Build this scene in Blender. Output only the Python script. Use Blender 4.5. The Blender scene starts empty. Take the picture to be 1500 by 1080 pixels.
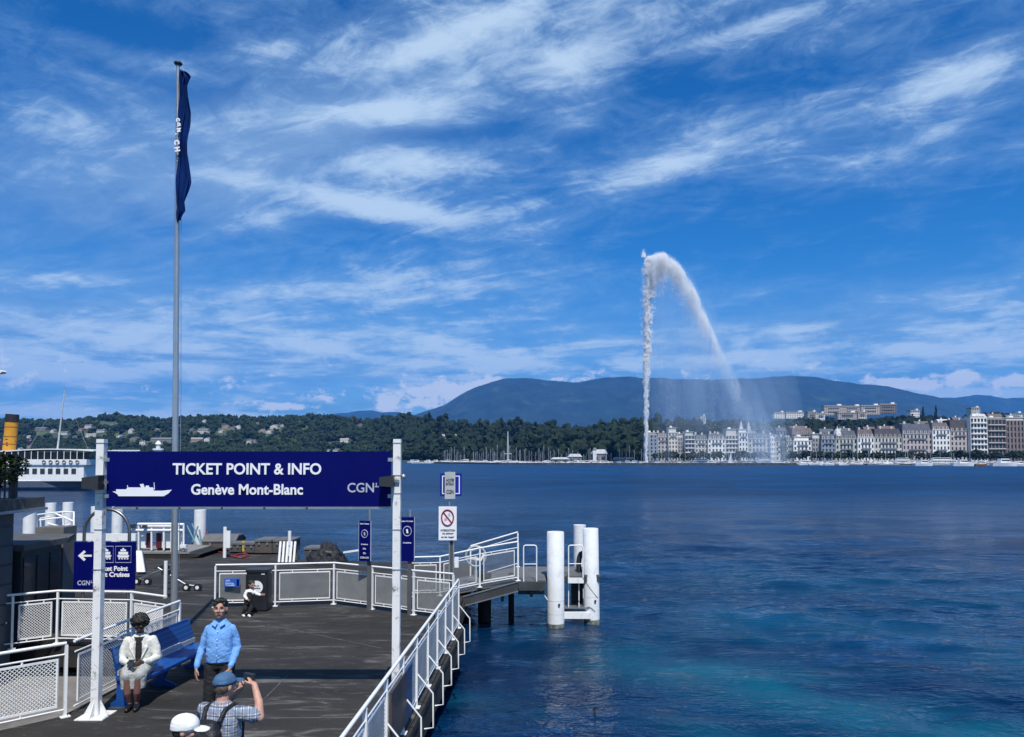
import bpy, bmesh, math, random
import numpy as np
from mathutils import Vector, Matrix, noise as mnoise
random.seed(7); RNG = np.random.default_rng(7)
S = bpy.context.scene
COL = S.collection
PI = math.pi
# ------------------------------------------------------------------ camera
F, PX, PY = 1083.0, 750.0, 627.0
CAMH = 4.46
PITCH = math.atan(44 / F)
cam_d = bpy.data.cameras.new('camera'); cam = bpy.data.objects.new('camera', cam_d); COL.objects.link(cam)
cam.location = (0, 0, CAMH); cam.rotation_euler = (PI / 2 + PITCH, 0, 0)
cam_d.sensor_width = 36; cam_d.sensor_fit = 'HORIZONTAL'; cam_d.lens = 36 * F / 1500
cam_d.shift_y = (PY - 540) / 1500; cam_d.clip_start = 0.1; cam_d.clip_end = 60000
S.camera = cam
# ------------------------------------------------------------------ exposure
S.view_settings.view_transform = 'Standard'; S.view_settings.look = 'None'
S.view_settings.exposure = 0.0; S.view_settings.gamma = 1.0
S.view_settings.use_curve_mapping = False
S.cycles.use_denoising = True
try: S.cycles.denoiser = 'OPENIMAGEDENOISE'
except Exception: pass
S.cycles.max_bounces = 6; S.cycles.volume_bounces = 2; S.cycles.transparent_max_bounces = 12
S.cycles.sample_clamp_indirect = 4.0
# ------------------------------------------------------------------ sun
sun_to = Vector((0.12, -0.61, 1.0)).normalized()
sun_d = bpy.data.lights.new('sun', 'SUN'); sun = bpy.data.objects.new('sun', sun_d); COL.objects.link(sun)
sun_d.energy = 5.0; sun_d.angle = math.radians(0.53); sun_d.color = (1.0, 0.955, 0.88)
sun.location = (-20, -60, 100)
sun.rotation_euler = (-sun_to).to_track_quat('-Z', 'Y').to_euler()
# ------------------------------------------------------------------ world
class E:
    """tiny expression wrapper round node sockets"""
    def __init__(s, nt, sock): s.nt = nt; s.s = sock
    def _m(s, op, *a, clamp=False):
        n = s.nt.nodes.new('ShaderNodeMath'); n.operation = op; n.use_clamp = clamp
        for i, v in enumerate((s,) + a):
            if isinstance(v, E): s.nt.links.new(v.s, n.inputs[i])
            else: n.inputs[i].default_value = v
        return E(s.nt, n.outputs[0])
    def __add__(s, o): return s._m('ADD', o)
    def __sub__(s, o): return s._m('SUBTRACT', o)
    def __mul__(s, o): return s._m('MULTIPLY', o)
    def __truediv__(s, o): return s._m('DIVIDE', o)
    def pow(s, o): return s._m('POWER', o)
    def clamp(s): return s._m('ADD', 0.0, clamp=True)
def node(nt, typ, props=None, ins=None):
    n = nt.nodes.new(typ)
    for k, v in (props or {}).items(): setattr(n, k, v)
    for k, v in (ins or {}).items():
        if isinstance(v, E): nt.links.new(v.s, n.inputs[k])
        elif isinstance(v, bpy.types.NodeSocket): nt.links.new(v, n.inputs[k])
        else: n.inputs[k].default_value = v
    return n
def smooth(e, a, b, lo=0.0, hi=1.0):
    n = node(e.nt, 'ShaderNodeMapRange', dict(interpolation_type='SMOOTHSTEP'), {'Value': e, 'From Min': a, 'From Max': b, 'To Min': lo, 'To Max': hi})
    return E(e.nt, n.outputs[0])
def noise_f(nt, vec, scale, detail=5, rough=0.55, dist=0.0, lac=2.0):
    n = node(nt, 'ShaderNodeTexNoise', None, {'Vector': vec, 'Scale': scale, 'Detail': detail, 'Roughness': rough, 'Distortion': dist, 'Lacunarity': lac})
    return E(nt, n.outputs[0])
def mixc(nt, fac, a, b, mode='MIX'):
    n = nt.nodes.new('ShaderNodeMix'); n.data_type = 'RGBA'; n.blend_type = mode
    for i, v in ((0, fac), (6, a), (7, b)):
        if isinstance(v, E): nt.links.new(v.s, n.inputs[i])
        elif isinstance(v, bpy.types.NodeSocket): nt.links.new(v, n.inputs[i])
        else: n.inputs[i].default_value = v if i == 0 else (tuple(v) + (1,))[:4]
    return n.outputs[2]
W = bpy.data.worlds.new('World'); S.world = W; W.use_nodes = True
nt = W.node_tree; nt.nodes.clear()
sky = node(nt, 'ShaderNodeTexSky', dict(sky_type='NISHITA', sun_disc=False))
sky.sun_elevation = math.asin(sun_to.z); sky.sun_rotation = math.atan2(sun_to.x, sun_to.y)
sky.altitude = 370; sky.air_density = 1.0; sky.dust_density = 0.35; sky.ozone_density = 3.0
tc = node(nt, 'ShaderNodeTexCoord')
sep = node(nt, 'ShaderNodeSeparateXYZ', None, {0: tc.outputs['Generated']})
dx, dy, dz = (E(nt, sep.outputs[i]) for i in range(3))
az = dx._m('ARCTAN2', dy); el = dz._m('ARCSINE')
elp = el._m('MAXIMUM', 0.0)
# cloud plane seen in perspective; the streets of cloud run towards a vanishing point far left
den = dz._m('MAXIMUM', 0.0) + 0.10
qx = dx / den; qy = dy / den
va = math.radians(-62)
qa = qx * math.sin(va) + qy * math.cos(va)      # along the streets
qb = qx * math.cos(va) - qy * math.sin(va)      # across
cmb = node(nt, 'ShaderNodeCombineXYZ', None, {0: qa * 0.42, 1: qb * 1.0, 2: 0.0})
warp = node(nt, 'ShaderNodeTexNoise', None, {'Vector': cmb.outputs[0], 'Scale': 1.1, 'Detail': 5.0, 'Roughness': 0.6})
wv = node(nt, 'ShaderNodeVectorMath', dict(operation='MULTIPLY_ADD'), {0: warp.outputs['Color'], 1: (0.9, 1.1, 0.3), 2: cmb.outputs[0]})
n1 = noise_f(nt, wv.outputs[0], 1.7, 12, 0.66, 0.15)            # torn cirrus
n2 = noise_f(nt, wv.outputs[0], 6.0, 9, 0.68, 0.2)              # fibres
cmb2 = node(nt, 'ShaderNodeCombineXYZ', None, {0: az * 6.0, 1: el * 34.0, 2: 3.0})
n3 = noise_f(nt, cmb2.outputs[0], 1.0, 10, 0.64, 0.4)           # flat strata near the horizon
cmb3 = node(nt, 'ShaderNodeCombineXYZ', None, {0: az * 26.0, 1: el * 40.0, 2: 9.0})
n4 = noise_f(nt, cmb3.outputs[0], 1.0, 9, 0.66, 0.2)            # heaps
cmb4 = node(nt, 'ShaderNodeCombineXYZ', None, {0: az * 11.0 + el * 7.0, 1: el * 27.0 - az * 3.5, 2: 5.0})
n6 = noise_f(nt, cmb4.outputs[0], 1.0, 11, 0.68, 0.5)           # mottled flakes
uv = node(nt, 'ShaderNodeCombineXYZ', None, {0: az, 1: el, 2: 0.0})
def blob(px, py, a, b, ang):
    u = math.atan((px - 750) / F); v = math.atan((671 - py) / F * math.cos(u)); th = math.radians(ang)
    c = math.cos(u)
    sx, sy = c * c * a / F, c * b / F
    du = az - u; dv = el - v
    p = (du * math.cos(th) + dv * math.sin(th)) / sx
    q = (dv * math.cos(th) - du * math.sin(th)) / sy
    return (p * p + q * q)._m('MULTIPLY', -1.0)._m('EXPONENT')
CL = [(630, 50, 210, 20, 19, .27), (370, 62, 110, 16, 15, .17), (200, 78, 170, 16, -3, .10), (560, 156, 120, 18, 8, .22), (480, 105, 90, 16, 22, -.10),
      (590, 232, 105, 18, 3, .24), (560, 300, 200, 18, -6, .26), (370, 322, 100, 18, 18, .16), (45, 175, 60, 22, 18, .14), (850, 85, 60, 34, 0, .15),
      (850, 165, 60, 15, 0, .13), (1000, 225, 150, 26, 19, .22), (1180, 170, 130, 22, 10, .13), (1420, 105, 110, 30, 6, .24),
      (1330, 210, 120, 16, 12, .12), (1110, 28, 130, 10, 8, .14), (110, 405, 80, 9, 4, .16), (100, 500, 260, 55, 0, .12), (640, 400, 200, 30, 6, .10), (1200, 520, 260, 24, 0, .12), (420, 430, 160, 22, 4, .08),
      (500, 510, 330, 34, 0, .13), (1180, 485, 90, 11, 0, .14), (790, 420, 120, 40, 10, .06),
      (170, 25, 150, 24, 0, -.16), (980, 110, 110, 26, 0, -.12), (1200, 95, 120, 40, 0, -.08), (1400, 320, 260, 34, 4, -.17),
      (1060, 345, 280, 20, 4, -.15), (320, 128, 130, 20, 10, -.16), (640, 190, 130, 10, 4, -.14), (170, 355, 130, 20, 0, -.07), (1300, 400, 240, 30, 6, -.10), (30, 290, 60, 50, 0, -.05)]
bias = None
for (px, py, a, b, ang, w) in CL:
    t = blob(px, py, a, b, ang) * w
    bias = t if bias is None else bias + t
fade = smooth(elp, 0.06, 0.26)                    # far clouds merge into strata
fld = (n1 * 0.50 + n2 * 0.14 + n6 * 0.36) * fade + ((n3 - 0.5) * 1.25 + 0.60 + (n6 - 0.5) * 0.45) * (fade * -1.0 + 1.0)
tot = fld + bias * 0.72
thin = smooth(tot, 0.41, 0.64)
thick = smooth(tot + (n2 - 0.5) * 0.20, 0.53, 0.73)
haze_v = smooth(elp, 0.0, 0.27, 1.0, 0.0)
lav = (blob(300, 250, 360, 90, 22) * 0.60 + blob(140, 480, 330, 80, 0) * 0.55 + blob(620, 120, 230, 40, 24) * 0.30 + blob(1240, 470, 260, 40, 0) * 0.30 + blob(560, 545, 260, 14, 0) * 0.25).clamp()
HP = [(625, 578, 60, 17, 12, .42), (412, 595, 50, 7, 0, .35), (700, 566, 40, 9, 25, .35), (812, 556, 30, 5, 0, .3), (1320, 562, 60, 8, -8, .45), (1412, 556, 26, 14, 0, .45), (1490, 560, 40, 10, 0, .4), (560, 598, 30, 8, 0, .25)]
hb = None
for (px, py, a, b, ang, w) in HP:
    t = blob(px, py, a, b, ang) * w
    hb = t if hb is None else hb + t
heap = smooth((n4 - 0.5) * 1.9 + 0.5 + hb * 1.15, 0.62, 0.84) * smooth(elp, 0.10, 0.16, 1.0, 0.0)
hs = node(nt, 'ShaderNodeHueSaturation', None, {'Hue': 0.5, 'Saturation': 1.38, 'Value': 1.02, 'Color': sky.outputs[0]})
hs = node(nt, 'ShaderNodeMix', dict(data_type='RGBA', blend_type='MULTIPLY'), {0: 1.0, 6: hs.outputs[0], 7: (0.46, 0.90, 1.13, 1)})
SKYK = 0.105
c0 = mixc(nt, lav * smooth(n1, 0.25, 0.6), hs.outputs[2], (2.5, 4.0, 6.4))
c0 = mixc(nt, (haze_v * 0.58).clamp(), c0, (2.2, 3.9, 6.9))
c1 = mixc(nt, thin * 0.46, c0, (3.0, 5.0, 7.7))
c1 = mixc(nt, smooth(n3 * 0.7 + n1 * 0.3, 0.50, 0.36) * haze_v * 0.55, c1, (1.35, 2.55, 5.1))
c1 = mixc(nt, thick * 0.84, c1, (5.9, 7.5, 9.1))
c2 = mixc(nt, heap * 0.90, c1, (8.2, 8.7, 9.3))
bg = node(nt, 'ShaderNodeBackground', None, {'Color': c2, 'Strength': SKYK})
wo = node(nt, 'ShaderNodeOutputWorld', None, {0: bg.outputs[0]})
W.cycles.sampling_method = 'MANUAL'; W.cycles.sample_map_resolution = 512
# ------------------------------------------------------------------ helpers
def ray(px, py):
    u = (px - PX) / F; v = (PY - py) / F
    return Vector((u, math.cos(PITCH) - v * math.sin(PITCH), math.sin(PITCH) + v * math.cos(PITCH)))
def onz(px, py, z):
    r = ray(px, py); t = (z - CAMH) / r.z
    return Vector((r.x * t, r.y * t, z))
def aty(px, py, Y):
    r = ray(px, py); t = Y / r.y
    return Vector((r.x * t, Y, CAMH + r.z * t))
DK = 0.91                                     # deck level above the lake
def link(name, data, parent=None):
    o = bpy.data.objects.new(name, data); COL.objects.link(o)
    if parent is not None: o.parent = parent
    return o
def tag(o, label=None, cat=None, group=None, kind=None):
    if label: o['label'] = label
    if cat: o['category'] = cat
    if group: o['group'] = group
    if kind: o['kind'] = kind
    return o
def thing(name, label, cat, loc=(0, 0, 0), rz=0.0, group=None):
    o = link(name, None); o.location = loc; o.rotation_euler = (0, 0, rz); o.empty_display_size = .1
    return tag(o, label, cat, group)
def copy_tree(o, loc=None, rz=None, label=None, scale=None, parent=None):
    c = o.copy(); COL.objects.link(c); c.parent = parent
    if parent is not None: c.matrix_parent_inverse = o.matrix_parent_inverse
    for ch in list(o.children): copy_tree(ch, parent=c)
    if loc is not None: c.location = loc
    if rz is not None: c.rotation_euler = (0, 0, rz)
    if label: c['label'] = label
    if scale is not None: c.scale = scale if hasattr(scale, '__len__') else (scale,) * 3
    return c
MATS = {}
def mat(name, col, rough=0.6, metal=0.0, var=0.12, vscale=3.0, bump=0.0, bscale=20.0, spec=0.5, trans=0.0, dirt=0.0, dirtcol=(.05, .045, .04), dscale=1.2, coat=0.0, subsurface=0.0):
    if name in MATS: return MATS[name]
    m = bpy.data.materials.new(name); m.use_nodes = True; nt = m.node_tree
    b = nt.nodes['Principled BSDF']
    b.inputs['Roughness'].default_value = rough; b.inputs['Metallic'].default_value = metal
    b.inputs['Specular IOR Level'].default_value = spec; b.inputs['Transmission Weight'].default_value = trans
    b.inputs['Coat Weight'].default_value = coat; b.inputs['Subsurface Weight'].default_value = subsurface
    tc = nt.nodes.new('ShaderNodeTexCoord')
    n = noise_f(nt, tc.outputs['Object'], vscale, 6, 0.6)
    f = smooth(n, 0.3, 0.7)
    lo = tuple(c * (1 - var) for c in col); hi = tuple(min(1, c * (1 + var)) for c in col)
    out = mixc(nt, f, lo, hi)
    if dirt > 0:
        d = smooth(noise_f(nt, tc.outputs['Object'], dscale, 8, 0.68, 0.3), 0.52, 0.70) * dirt
        out = mixc(nt, d, out, dirtcol)
    nt.links.new(out, b.inputs['Base Color'])
    rr = noise_f(nt, tc.outputs['Object'], vscale * 2.3, 4, 0.6) * 0.25 + (rough - 0.125)
    nt.links.new(rr.clamp().s, b.inputs['Roughness'])
    if bump > 0:
        bn = node(nt, 'ShaderNodeBump', None, {'Height': noise_f(nt, tc.outputs['Object'], bscale, 5, 0.6), 'Strength': bump, 'Distance': 0.02})
        nt.links.new(bn.outputs[0], b.inputs['Normal'])
    MATS[name] = m
    return m
class MB:
    def __init__(s): s.v = []; s.f = []; s.m = []; s.sm = []
    def add(s, vs, fs, mi=0, smooth=False):
        k = len(s.v); s.v.extend([tuple(v) for v in vs])
        for f in fs: s.f.append(tuple(i + k for i in f)); s.m.append(mi); s.sm.append(smooth)
        return s
    def box(s, c, d, rz=0.0, mi=0, R=None):
        hx, hy, hz = d[0] / 2, d[1] / 2, d[2] / 2
        vs = [Vector((x, y, z)) for z in (-hz, hz) for y in (-hy, hy) for x in (-hx, hx)]
        if R is None: R = Matrix.Rotation(rz, 3, 'Z')
        c = Vector(c)
        return s.add([R @ v + c for v in vs], [(0, 2, 3, 1), (4, 5, 7, 6), (0, 1, 5, 4), (2, 6, 7, 3), (0, 4, 6, 2), (1, 3, 7, 5)], mi)
    def bbox(s, a, b, mi=0):
        return s.box([(a[i] + b[i]) / 2 for i in range(3)], [abs(b[i] - a[i]) for i in range(3)], mi=mi)
    def bar(s, p0, p1, w, h, mi=0):
        """rectangular bar, w sideways, h upwards"""
        p0, p1 = Vector(p0), Vector(p1); d = p1 - p0; L = d.length
        if L < 1e-6: return s
        x = d / L; up = Vector((0, 0, 1))
        y = up.cross(x)
        if y.length < 1e-4: y = Vector((0, 1, 0))
        y.normalize(); z = x.cross(y)
        R = Matrix((x, y, z)).transposed()
        return s.box((p0 + p1) / 2, (L, w, h), mi=mi, R=R)
    def tube(s, pts, r, n=8, mi=0, cap=True, closed=False):
        pts = [Vector(p) for p in pts]; N = len(pts); rs = r if hasattr(r, '__len__') else [r] * N
        prev = None; rings = []
        for i in range(N):
            if closed: t = pts[(i + 1) % N] - pts[i - 1]
            else: t = pts[min(i + 1, N - 1)] - pts[max(i - 1, 0)]
            t.normalize()
            if prev is None:
                a = Vector((0, 0, 1)) if abs(t.z) < .9 else Vector((1, 0, 0))
                u = t.cross(a).normalized()
            else:
                u = (prev - t * prev.dot(t)).normalized()
            prev = u; w = t.cross(u)
            rings.append([pts[i] + (u * math.cos(2 * PI * k / n) + w * math.sin(2 * PI * k / n)) * rs[i] for k in range(n)])
        vs = [v for R in rings for v in R]; fs = []
        M = N if closed else N - 1
        for i in range(M):
            j = (i + 1) % N
            for k in range(n):
                fs.append((i * n + k, i * n + (k + 1) % n, j * n + (k + 1) % n, j * n + k))
        s.add(vs, fs, mi, True)
        if cap and not closed:
            s.add(rings[0], [tuple(range(n - 1, -1, -1))], mi); s.add(rings[-1], [tuple(range(n))], mi)
        return s
    def lathe(s, prof, c=(0, 0, 0), n=20, mi=0, cap=True):
        c = Vector(c); vs = []
        for (r, z) in prof:
            for k in range(n): vs.append(c + Vector((r * math.cos(2 * PI * k / n), r * math.sin(2 * PI * k / n), z)))
        fs = [(i * n + k, i * n + (k + 1) % n, (i + 1) * n + (k + 1) % n, (i + 1) * n + k) for i in range(len(prof) - 1) for k in range(n)]
        s.add(vs, fs, mi, True)
        if cap:
            s.add(vs[:n], [tuple(range(n - 1, -1, -1))], mi); s.add(vs[-n:], [tuple(range(n))], mi)
        return s
    def prism(s, poly, z0, z1, mi=0, axis='z', off=(0, 0, 0)):
        """extruded polygon; axis z: poly in xy; axis y: poly in xz extruded along y"""
        n = len(poly); o = Vector(off)
        if axis == 'z': P = lambda p, z: Vector((p[0], p[1], z)) + o
        elif axis == 'y': P = lambda p, z: Vector((p[0], z, p[1])) + o
        else: P = lambda p, z: Vector((z, p[0], p[1])) + o
        vs = [P(p, z0) for p in poly] + [P(p, z1) for p in poly]
        fs = [tuple(range(n - 1, -1, -1)), tuple(range(n, 2 * n))] + [(i, (i + 1) % n, n + (i + 1) % n, n + i) for i in range(n)]
        return s.add(vs, fs, mi)
    def mesh(s, name, mats, origin=None):
        me = bpy.data.meshes.new(name)
        V = [tuple(Vector(v) - Vector(origin)) for v in s.v] if origin is not None else s.v
        me.from_pydata(V, [], s.f)
        for m in (mats if isinstance(mats, (list, tuple)) else [mats]): me.materials.append(m)
        me.polygons.foreach_set('material_index', s.m); me.polygons.foreach_set('use_smooth', s.sm)
        bm = bmesh.new(); bm.from_mesh(me); bmesh.ops.recalc_face_normals(bm, faces=bm.faces); bm.to_mesh(me); bm.free()
        me.update()
        return me
    def build(s, name, mats, parent=None, origin=None, kind=None, label=None):
        o = link(name, s.mesh(name, mats, origin), parent)
        if kind: o['kind'] = kind
        if label: o['label'] = label
        return o
def npmesh(name, V, Fc, mats, smooth=False, midx=None, attr=None):
    me = bpy.data.meshes.new(name)
    V = np.asarray(V, np.float32); Fc = np.asarray(Fc, np.int32)
    me.vertices.add(len(V)); me.vertices.foreach_set('co', V.ravel())
    k = Fc.shape[1]; me.loops.add(len(Fc) * k); me.loops.foreach_set('vertex_index', Fc.ravel())
    me.polygons.add(len(Fc)); me.polygons.foreach_set('loop_start', np.arange(0, len(Fc) * k, k, dtype=np.int32))
    me.polygons.foreach_set('loop_total', np.full(len(Fc), k, np.int32))
    me.polygons.foreach_set('use_smooth', np.full(len(Fc), smooth))
    for m in (mats if isinstance(mats, (list, tuple)) else [mats]): me.materials.append(m)
    if midx is not None: me.polygons.foreach_set('material_index', np.asarray(midx, np.int32))
    if attr is not None:
        a = me.attributes.new('tint', 'FLOAT', 'POINT'); a.data.foreach_set('value', np.asarray(attr, np.float32))
    me.update(calc_edges=True); me.validate()
    return me
def text(name, s, size, loc, m, parent=None, bold=0.0, align='LEFT', ext=0.004, R=None, sx=1.0, space=1.0):
    """flat lettering standing in the xz plane, facing -y"""
    cu = bpy.data.curves.new(name, 'FONT'); cu.body = s; cu.size = size; cu.extrude = ext; cu.offset = bold
    cu.align_x = align; cu.align_y = 'CENTER'; cu.resolution_u = 3; cu.space_character = space
    tmp = bpy.data.objects.new('tmp', cu); COL.objects.link(tmp)
    me = bpy.data.meshes.new_from_object(tmp.evaluated_get(bpy.context.evaluated_depsgraph_get()))
    bpy.data.objects.remove(tmp); me.materials.clear(); me.materials.append(m)
    M = (R or Matrix.Identity(4)) @ Matrix.Rotation(PI / 2, 4, 'X') @ Matrix.Diagonal((sx, 1, 1, 1))
    me.transform(Matrix.Translation(loc) @ M)
    return link(name, me, parent)
# ------------------------------------------------------------------ materials
white = mat('white_paint', (.80, .80, .78), .38, var=.04, dirt=.35, dirtcol=(.35, .33, .29), dscale=6)
white_chip = mat('chipped_white_paint', (.78, .78, .76), .35, var=.04, dirt=.9, dirtcol=(.10, .085, .07), dscale=9)
pile_white = mat('pile_white', (.74, .75, .74), .5, var=.06, dirt=.35, dirtcol=(.42, .42, .40), dscale=3.5, bump=.2, bscale=9)
grey_metal = mat('grey_metal', (.30, .31, .31), .42, .6, var=.1)
galv = mat('galvanised_steel', (.42, .44, .45), .40, .75, var=.12, vscale=7)
dark_metal = mat('dark_metal', (.035, .037, .04), .45, .2)
black = mat('black_rubber', (.012, .012, .013), .6)
navy = mat('navy_sign_enamel', (.0008, .0025, .098), .5, spec=.12, var=.05, vscale=1.5)
sign_white = mat('sign_white', (.82, .83, .85), .4, var=.02)
bench_blue = mat('bench_blue', (.008, .066, .27), .34, var=.12, vscale=5)
concrete = mat('quay_concrete', (.20, .19, .175), .85, var=.25, vscale=1.5, dirt=.6, dirtcol=(.08, .08, .075), bump=.5, bscale=8)
# ------------------------------------------------------------------ haze
FARY = 12500.0
def make_haze():
    mb = MB(); mb.bbox((-9900, -300, -6), (9900, FARY + 600, 1330))
    m = bpy.data.materials.new('pale_air'); m.use_nodes = True; n = m.node_tree; n.nodes.clear()
    v = node(n, 'ShaderNodeVolumePrincipled', None, {'Color': (0.075, 0.39, 1.0, 1), 'Density': HAZE, 'Anisotropy': 0.0})
    node(n, 'ShaderNodeOutputMaterial', None, {'Volume': v.outputs[0]})
    o = mb.build('haze', m, kind='stuff')
HAZE = 6.0e-5
# ------------------------------------------------------------------ water
def wmat():
    m = bpy.data.materials.new('lake_water'); m.use_nodes = True; nt = m.node_tree; b = nt.nodes['Principled BSDF']
    geo = node(nt, 'ShaderNodeNewGeometry'); P = geo.outputs['Position']
    sp = node(nt, 'ShaderNodeSeparateXYZ', None, {0: P}); x, y = E(nt, sp.outputs[0]), E(nt, sp.outputs[1])
    # pale lake bed showing turquoise in a long tongue near the quay
    def tongue(ax, ay, bx, by, w, amp):
        L = math.hypot(bx - ax, by - ay); ux, uy = (bx - ax) / L, (by - ay) / L
        s = (x - ax) * ux + (y - ay) * uy; t = ((x - ax) * -uy + (y - ay) * ux) / w
        e = s / L; win = smooth(e, -0.15, 0.25) * smooth(e, 0.9, 1.3, 1.0, 0.0)
        return (t * t * -1.0)._m('EXPONENT') * win * amp
    sc = node(nt, 'ShaderNodeMapping', None, {'Vector': P}); sc.inputs['Scale'].default_value = (.35, .8, 1)
    nn = noise_f(nt, sc.outputs[0], 0.55, 5, .6, .4)
    tq = tongue(1.8, 17.4, 9.0, 11.0, 1.5, 1.0) + tongue(4, 30, 26, 19, 5, .28) + tongue(3.5, 22, 14, 14.5, 2.6, .40) + tongue(-1.6, 14.2, 0.6, 12.9, .45, .55) + tongue(0.2, 18.0, 0.9, 27, .8, .4) + tongue(2, 12.6, 7, 9.8, .7, .5)
    tq = (tq * smooth(nn, .25, .62)).clamp()
    big = smooth(noise_f(nt, sc.outputs[0], 0.05, 4, .6), .35, .65)
    c = mixc(nt, big, (.0006, .011, .043), (.0011, .017, .058))
    gm = node(nt, 'ShaderNodeMapping', None, {'Vector': P}); gm.inputs['Scale'].default_value = (.045, .15, 1); gn = noise_f(nt, gm.outputs[0], 1.0, 9, .66, .5)
    c = mixc(nt, smooth(gn, .40, .60), c, (.0020, .024, .074))  # gust streaks: lighter ripple tone painted into the base colour
    c = mixc(nt, smooth(nn, .45, .75) * 0.35, c, (.0016, .022, .068))
    c = mixc(nt, smooth(y, 25, 260) * .7, c, (.002, .058, .180))  # brighter look of the far water painted in, lighter blue with distance
    c = mixc(nt, smooth(gn, .42, .60) * smooth(y, 30, 90) * .35, c, (.001, .018, .07))  # darker gust streaks offshore, ripple shading painted in likewise
    fm = node(nt, 'ShaderNodeMapping', None, {'Vector': P}); fm.inputs['Scale'].default_value = (.45, 1.0, 1); fm.inputs['Rotation'].default_value = (0, 0, .12)
    fr = noise_f(nt, fm.outputs[0], .06, 10, .84, .3, 2.1)
    c = mixc(nt, smooth(fr, .40, .60, .78, 0.0), c, (.0004, .010, .042)); c = mixc(nt, smooth(fr, .50, .66) * .6, c, (.003, .062, .185))  # ripple light and shade painted in: dark troughs, bright crests
    c = mixc(nt, tq * .78, c, (.005, .100, .155))
    nt.links.new(c, b.inputs['Base Color'])
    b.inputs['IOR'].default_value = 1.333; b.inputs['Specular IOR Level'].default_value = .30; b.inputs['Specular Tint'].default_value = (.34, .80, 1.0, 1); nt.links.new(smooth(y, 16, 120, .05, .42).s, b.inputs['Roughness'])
    # ripples: wind from the left, crests drawn out sideways
    def rip(scale, sx, sy, rot, detail=3):
        mp = node(nt, 'ShaderNodeMapping', None, {'Vector': P}); mp.inputs['Scale'].default_value = (sx, sy, 1); mp.inputs['Rotation'].default_value = (0, 0, math.radians(rot))
        return noise_f(nt, mp.outputs[0], scale, detail, .55, .6)
    h = rip(1.5, .6, 1.0, 12) * 0.60 + rip(4.2, .65, 1.0, -14) * 0.24 + rip(.34, .6, 1.0, 6, 4) * 1.3 + rip(.09, .5, 1.0, -4, 4) * 2.6 + rip(11, .7, 1, 8, 2) * 0.06
    gust = smooth(gn, .38, .62, .86, 1.06)
    bn = node(nt, 'ShaderNodeBump', None, {'Height': h * gust, 'Strength': .44, 'Distance': .40})
    nt.links.new(bn.outputs[0], b.inputs['Normal'])
    return m
def axis(lo, a, b, hi, st, g):
    mid = list(np.arange(a, b, st)); r = [b]; d = st
    while r[-1] < hi: d *= g; r.append(min(hi, r[-1] + d))
    l = [a - st]; d = st
    while l[-1] > lo: d *= g; l.append(max(lo, l[-1] - d))
    return np.array(l[::-1] + mid + r)
def make_water():
    xs = axis(-2200, -3, 16, 2200, .11, 1.16); ys = axis(-280, 6, 34, 1400, .11, 1.06)
    X, Y = np.meshgrid(xs, ys)
    gx = np.gradient(xs)[None, :] * np.ones_like(X); gy = np.gradient(ys)[:, None] * np.ones_like(X)
    Z = np.zeros_like(X); r = np.random.default_rng(3)
    for i in range(34):
        L = .45 * 1.11 ** i * (0.85 + .3 * r.random()); a = math.radians(90 + r.normal(0, 34)); A = .0085 * L ** .75
        if L > 9: A *= .5
        k = 2 * PI / L
        fade = np.clip((L / np.maximum(gx, gy) - 3) / 3, 0, 1)
        ph = k * (X * math.cos(a) + Y * math.sin(a)) + r.random() * 6.28 + .8 * np.sin(X * .31 / L + Y * .23 + i)
        Z += fade * A * (np.sin(ph) + .25 * np.sin(2 * ph + 1))
    V = np.stack([X, Y, Z * .62], -1).reshape(-1, 3); nx = len(xs); ny = len(ys)
    idx = np.arange(nx * ny).reshape(ny, nx)
    Fc = np.stack([idx[:-1, :-1], idx[:-1, 1:], idx[1:, 1:], idx[1:, :-1]], -1).reshape(-1, 4)
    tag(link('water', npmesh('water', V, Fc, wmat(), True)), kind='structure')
    print('water verts', len(V))
# ------------------------------------------------------------------ land and hills
HP_ = np.array([[-700, 930, 1700, 622], [-100, 930, 1700, 617], [0, 930, 1700, 619], [60, 930, 1700, 619], [100, 930, 1700, 616], [150, 930, 1700, 612], [220, 930, 1700, 614], [300, 930, 1650, 614],
    [400, 930, 1600, 612], [500, 930, 1600, 613], [560, 900, 1600, 616], [640, 820, 1250, 624], [720, 730, 1150, 627], [800, 690, 1100, 633], [900, 640, 1050, 630], [945, 615, 1050, 629],
    [985, 600, 1200, 618], [1050, 600, 1250, 622], [1120, 600, 1300, 614], [1200, 600, 1300, 609], [1310, 600, 1300, 609], [1400, 600, 1300, 612], [1500, 600, 1300, 611], [2300, 600, 1300, 611]], float)
def hill_h(px, d):
    ds = np.interp(px, HP_[:, 0], HP_[:, 1]); dr = np.interp(px, HP_[:, 0], HP_[:, 2]); yr = np.interp(px, HP_[:, 0], HP_[:, 3])
    zr = (671 - yr) * dr / F + CAMH - np.where(px < 620, 9, 12)
    t = np.clip((d - ds - 50) / (dr - ds - 50), 0, 1); t = t * t * (3 - 2 * t)
    t = np.where(d > dr, 1 - .5 * np.clip((d - dr) / 900, 0, 1), t)
    return 1.6 + (zr - 1.6) * t + t * 3.0 * np.sin(px * .045 + d * .004)
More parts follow.
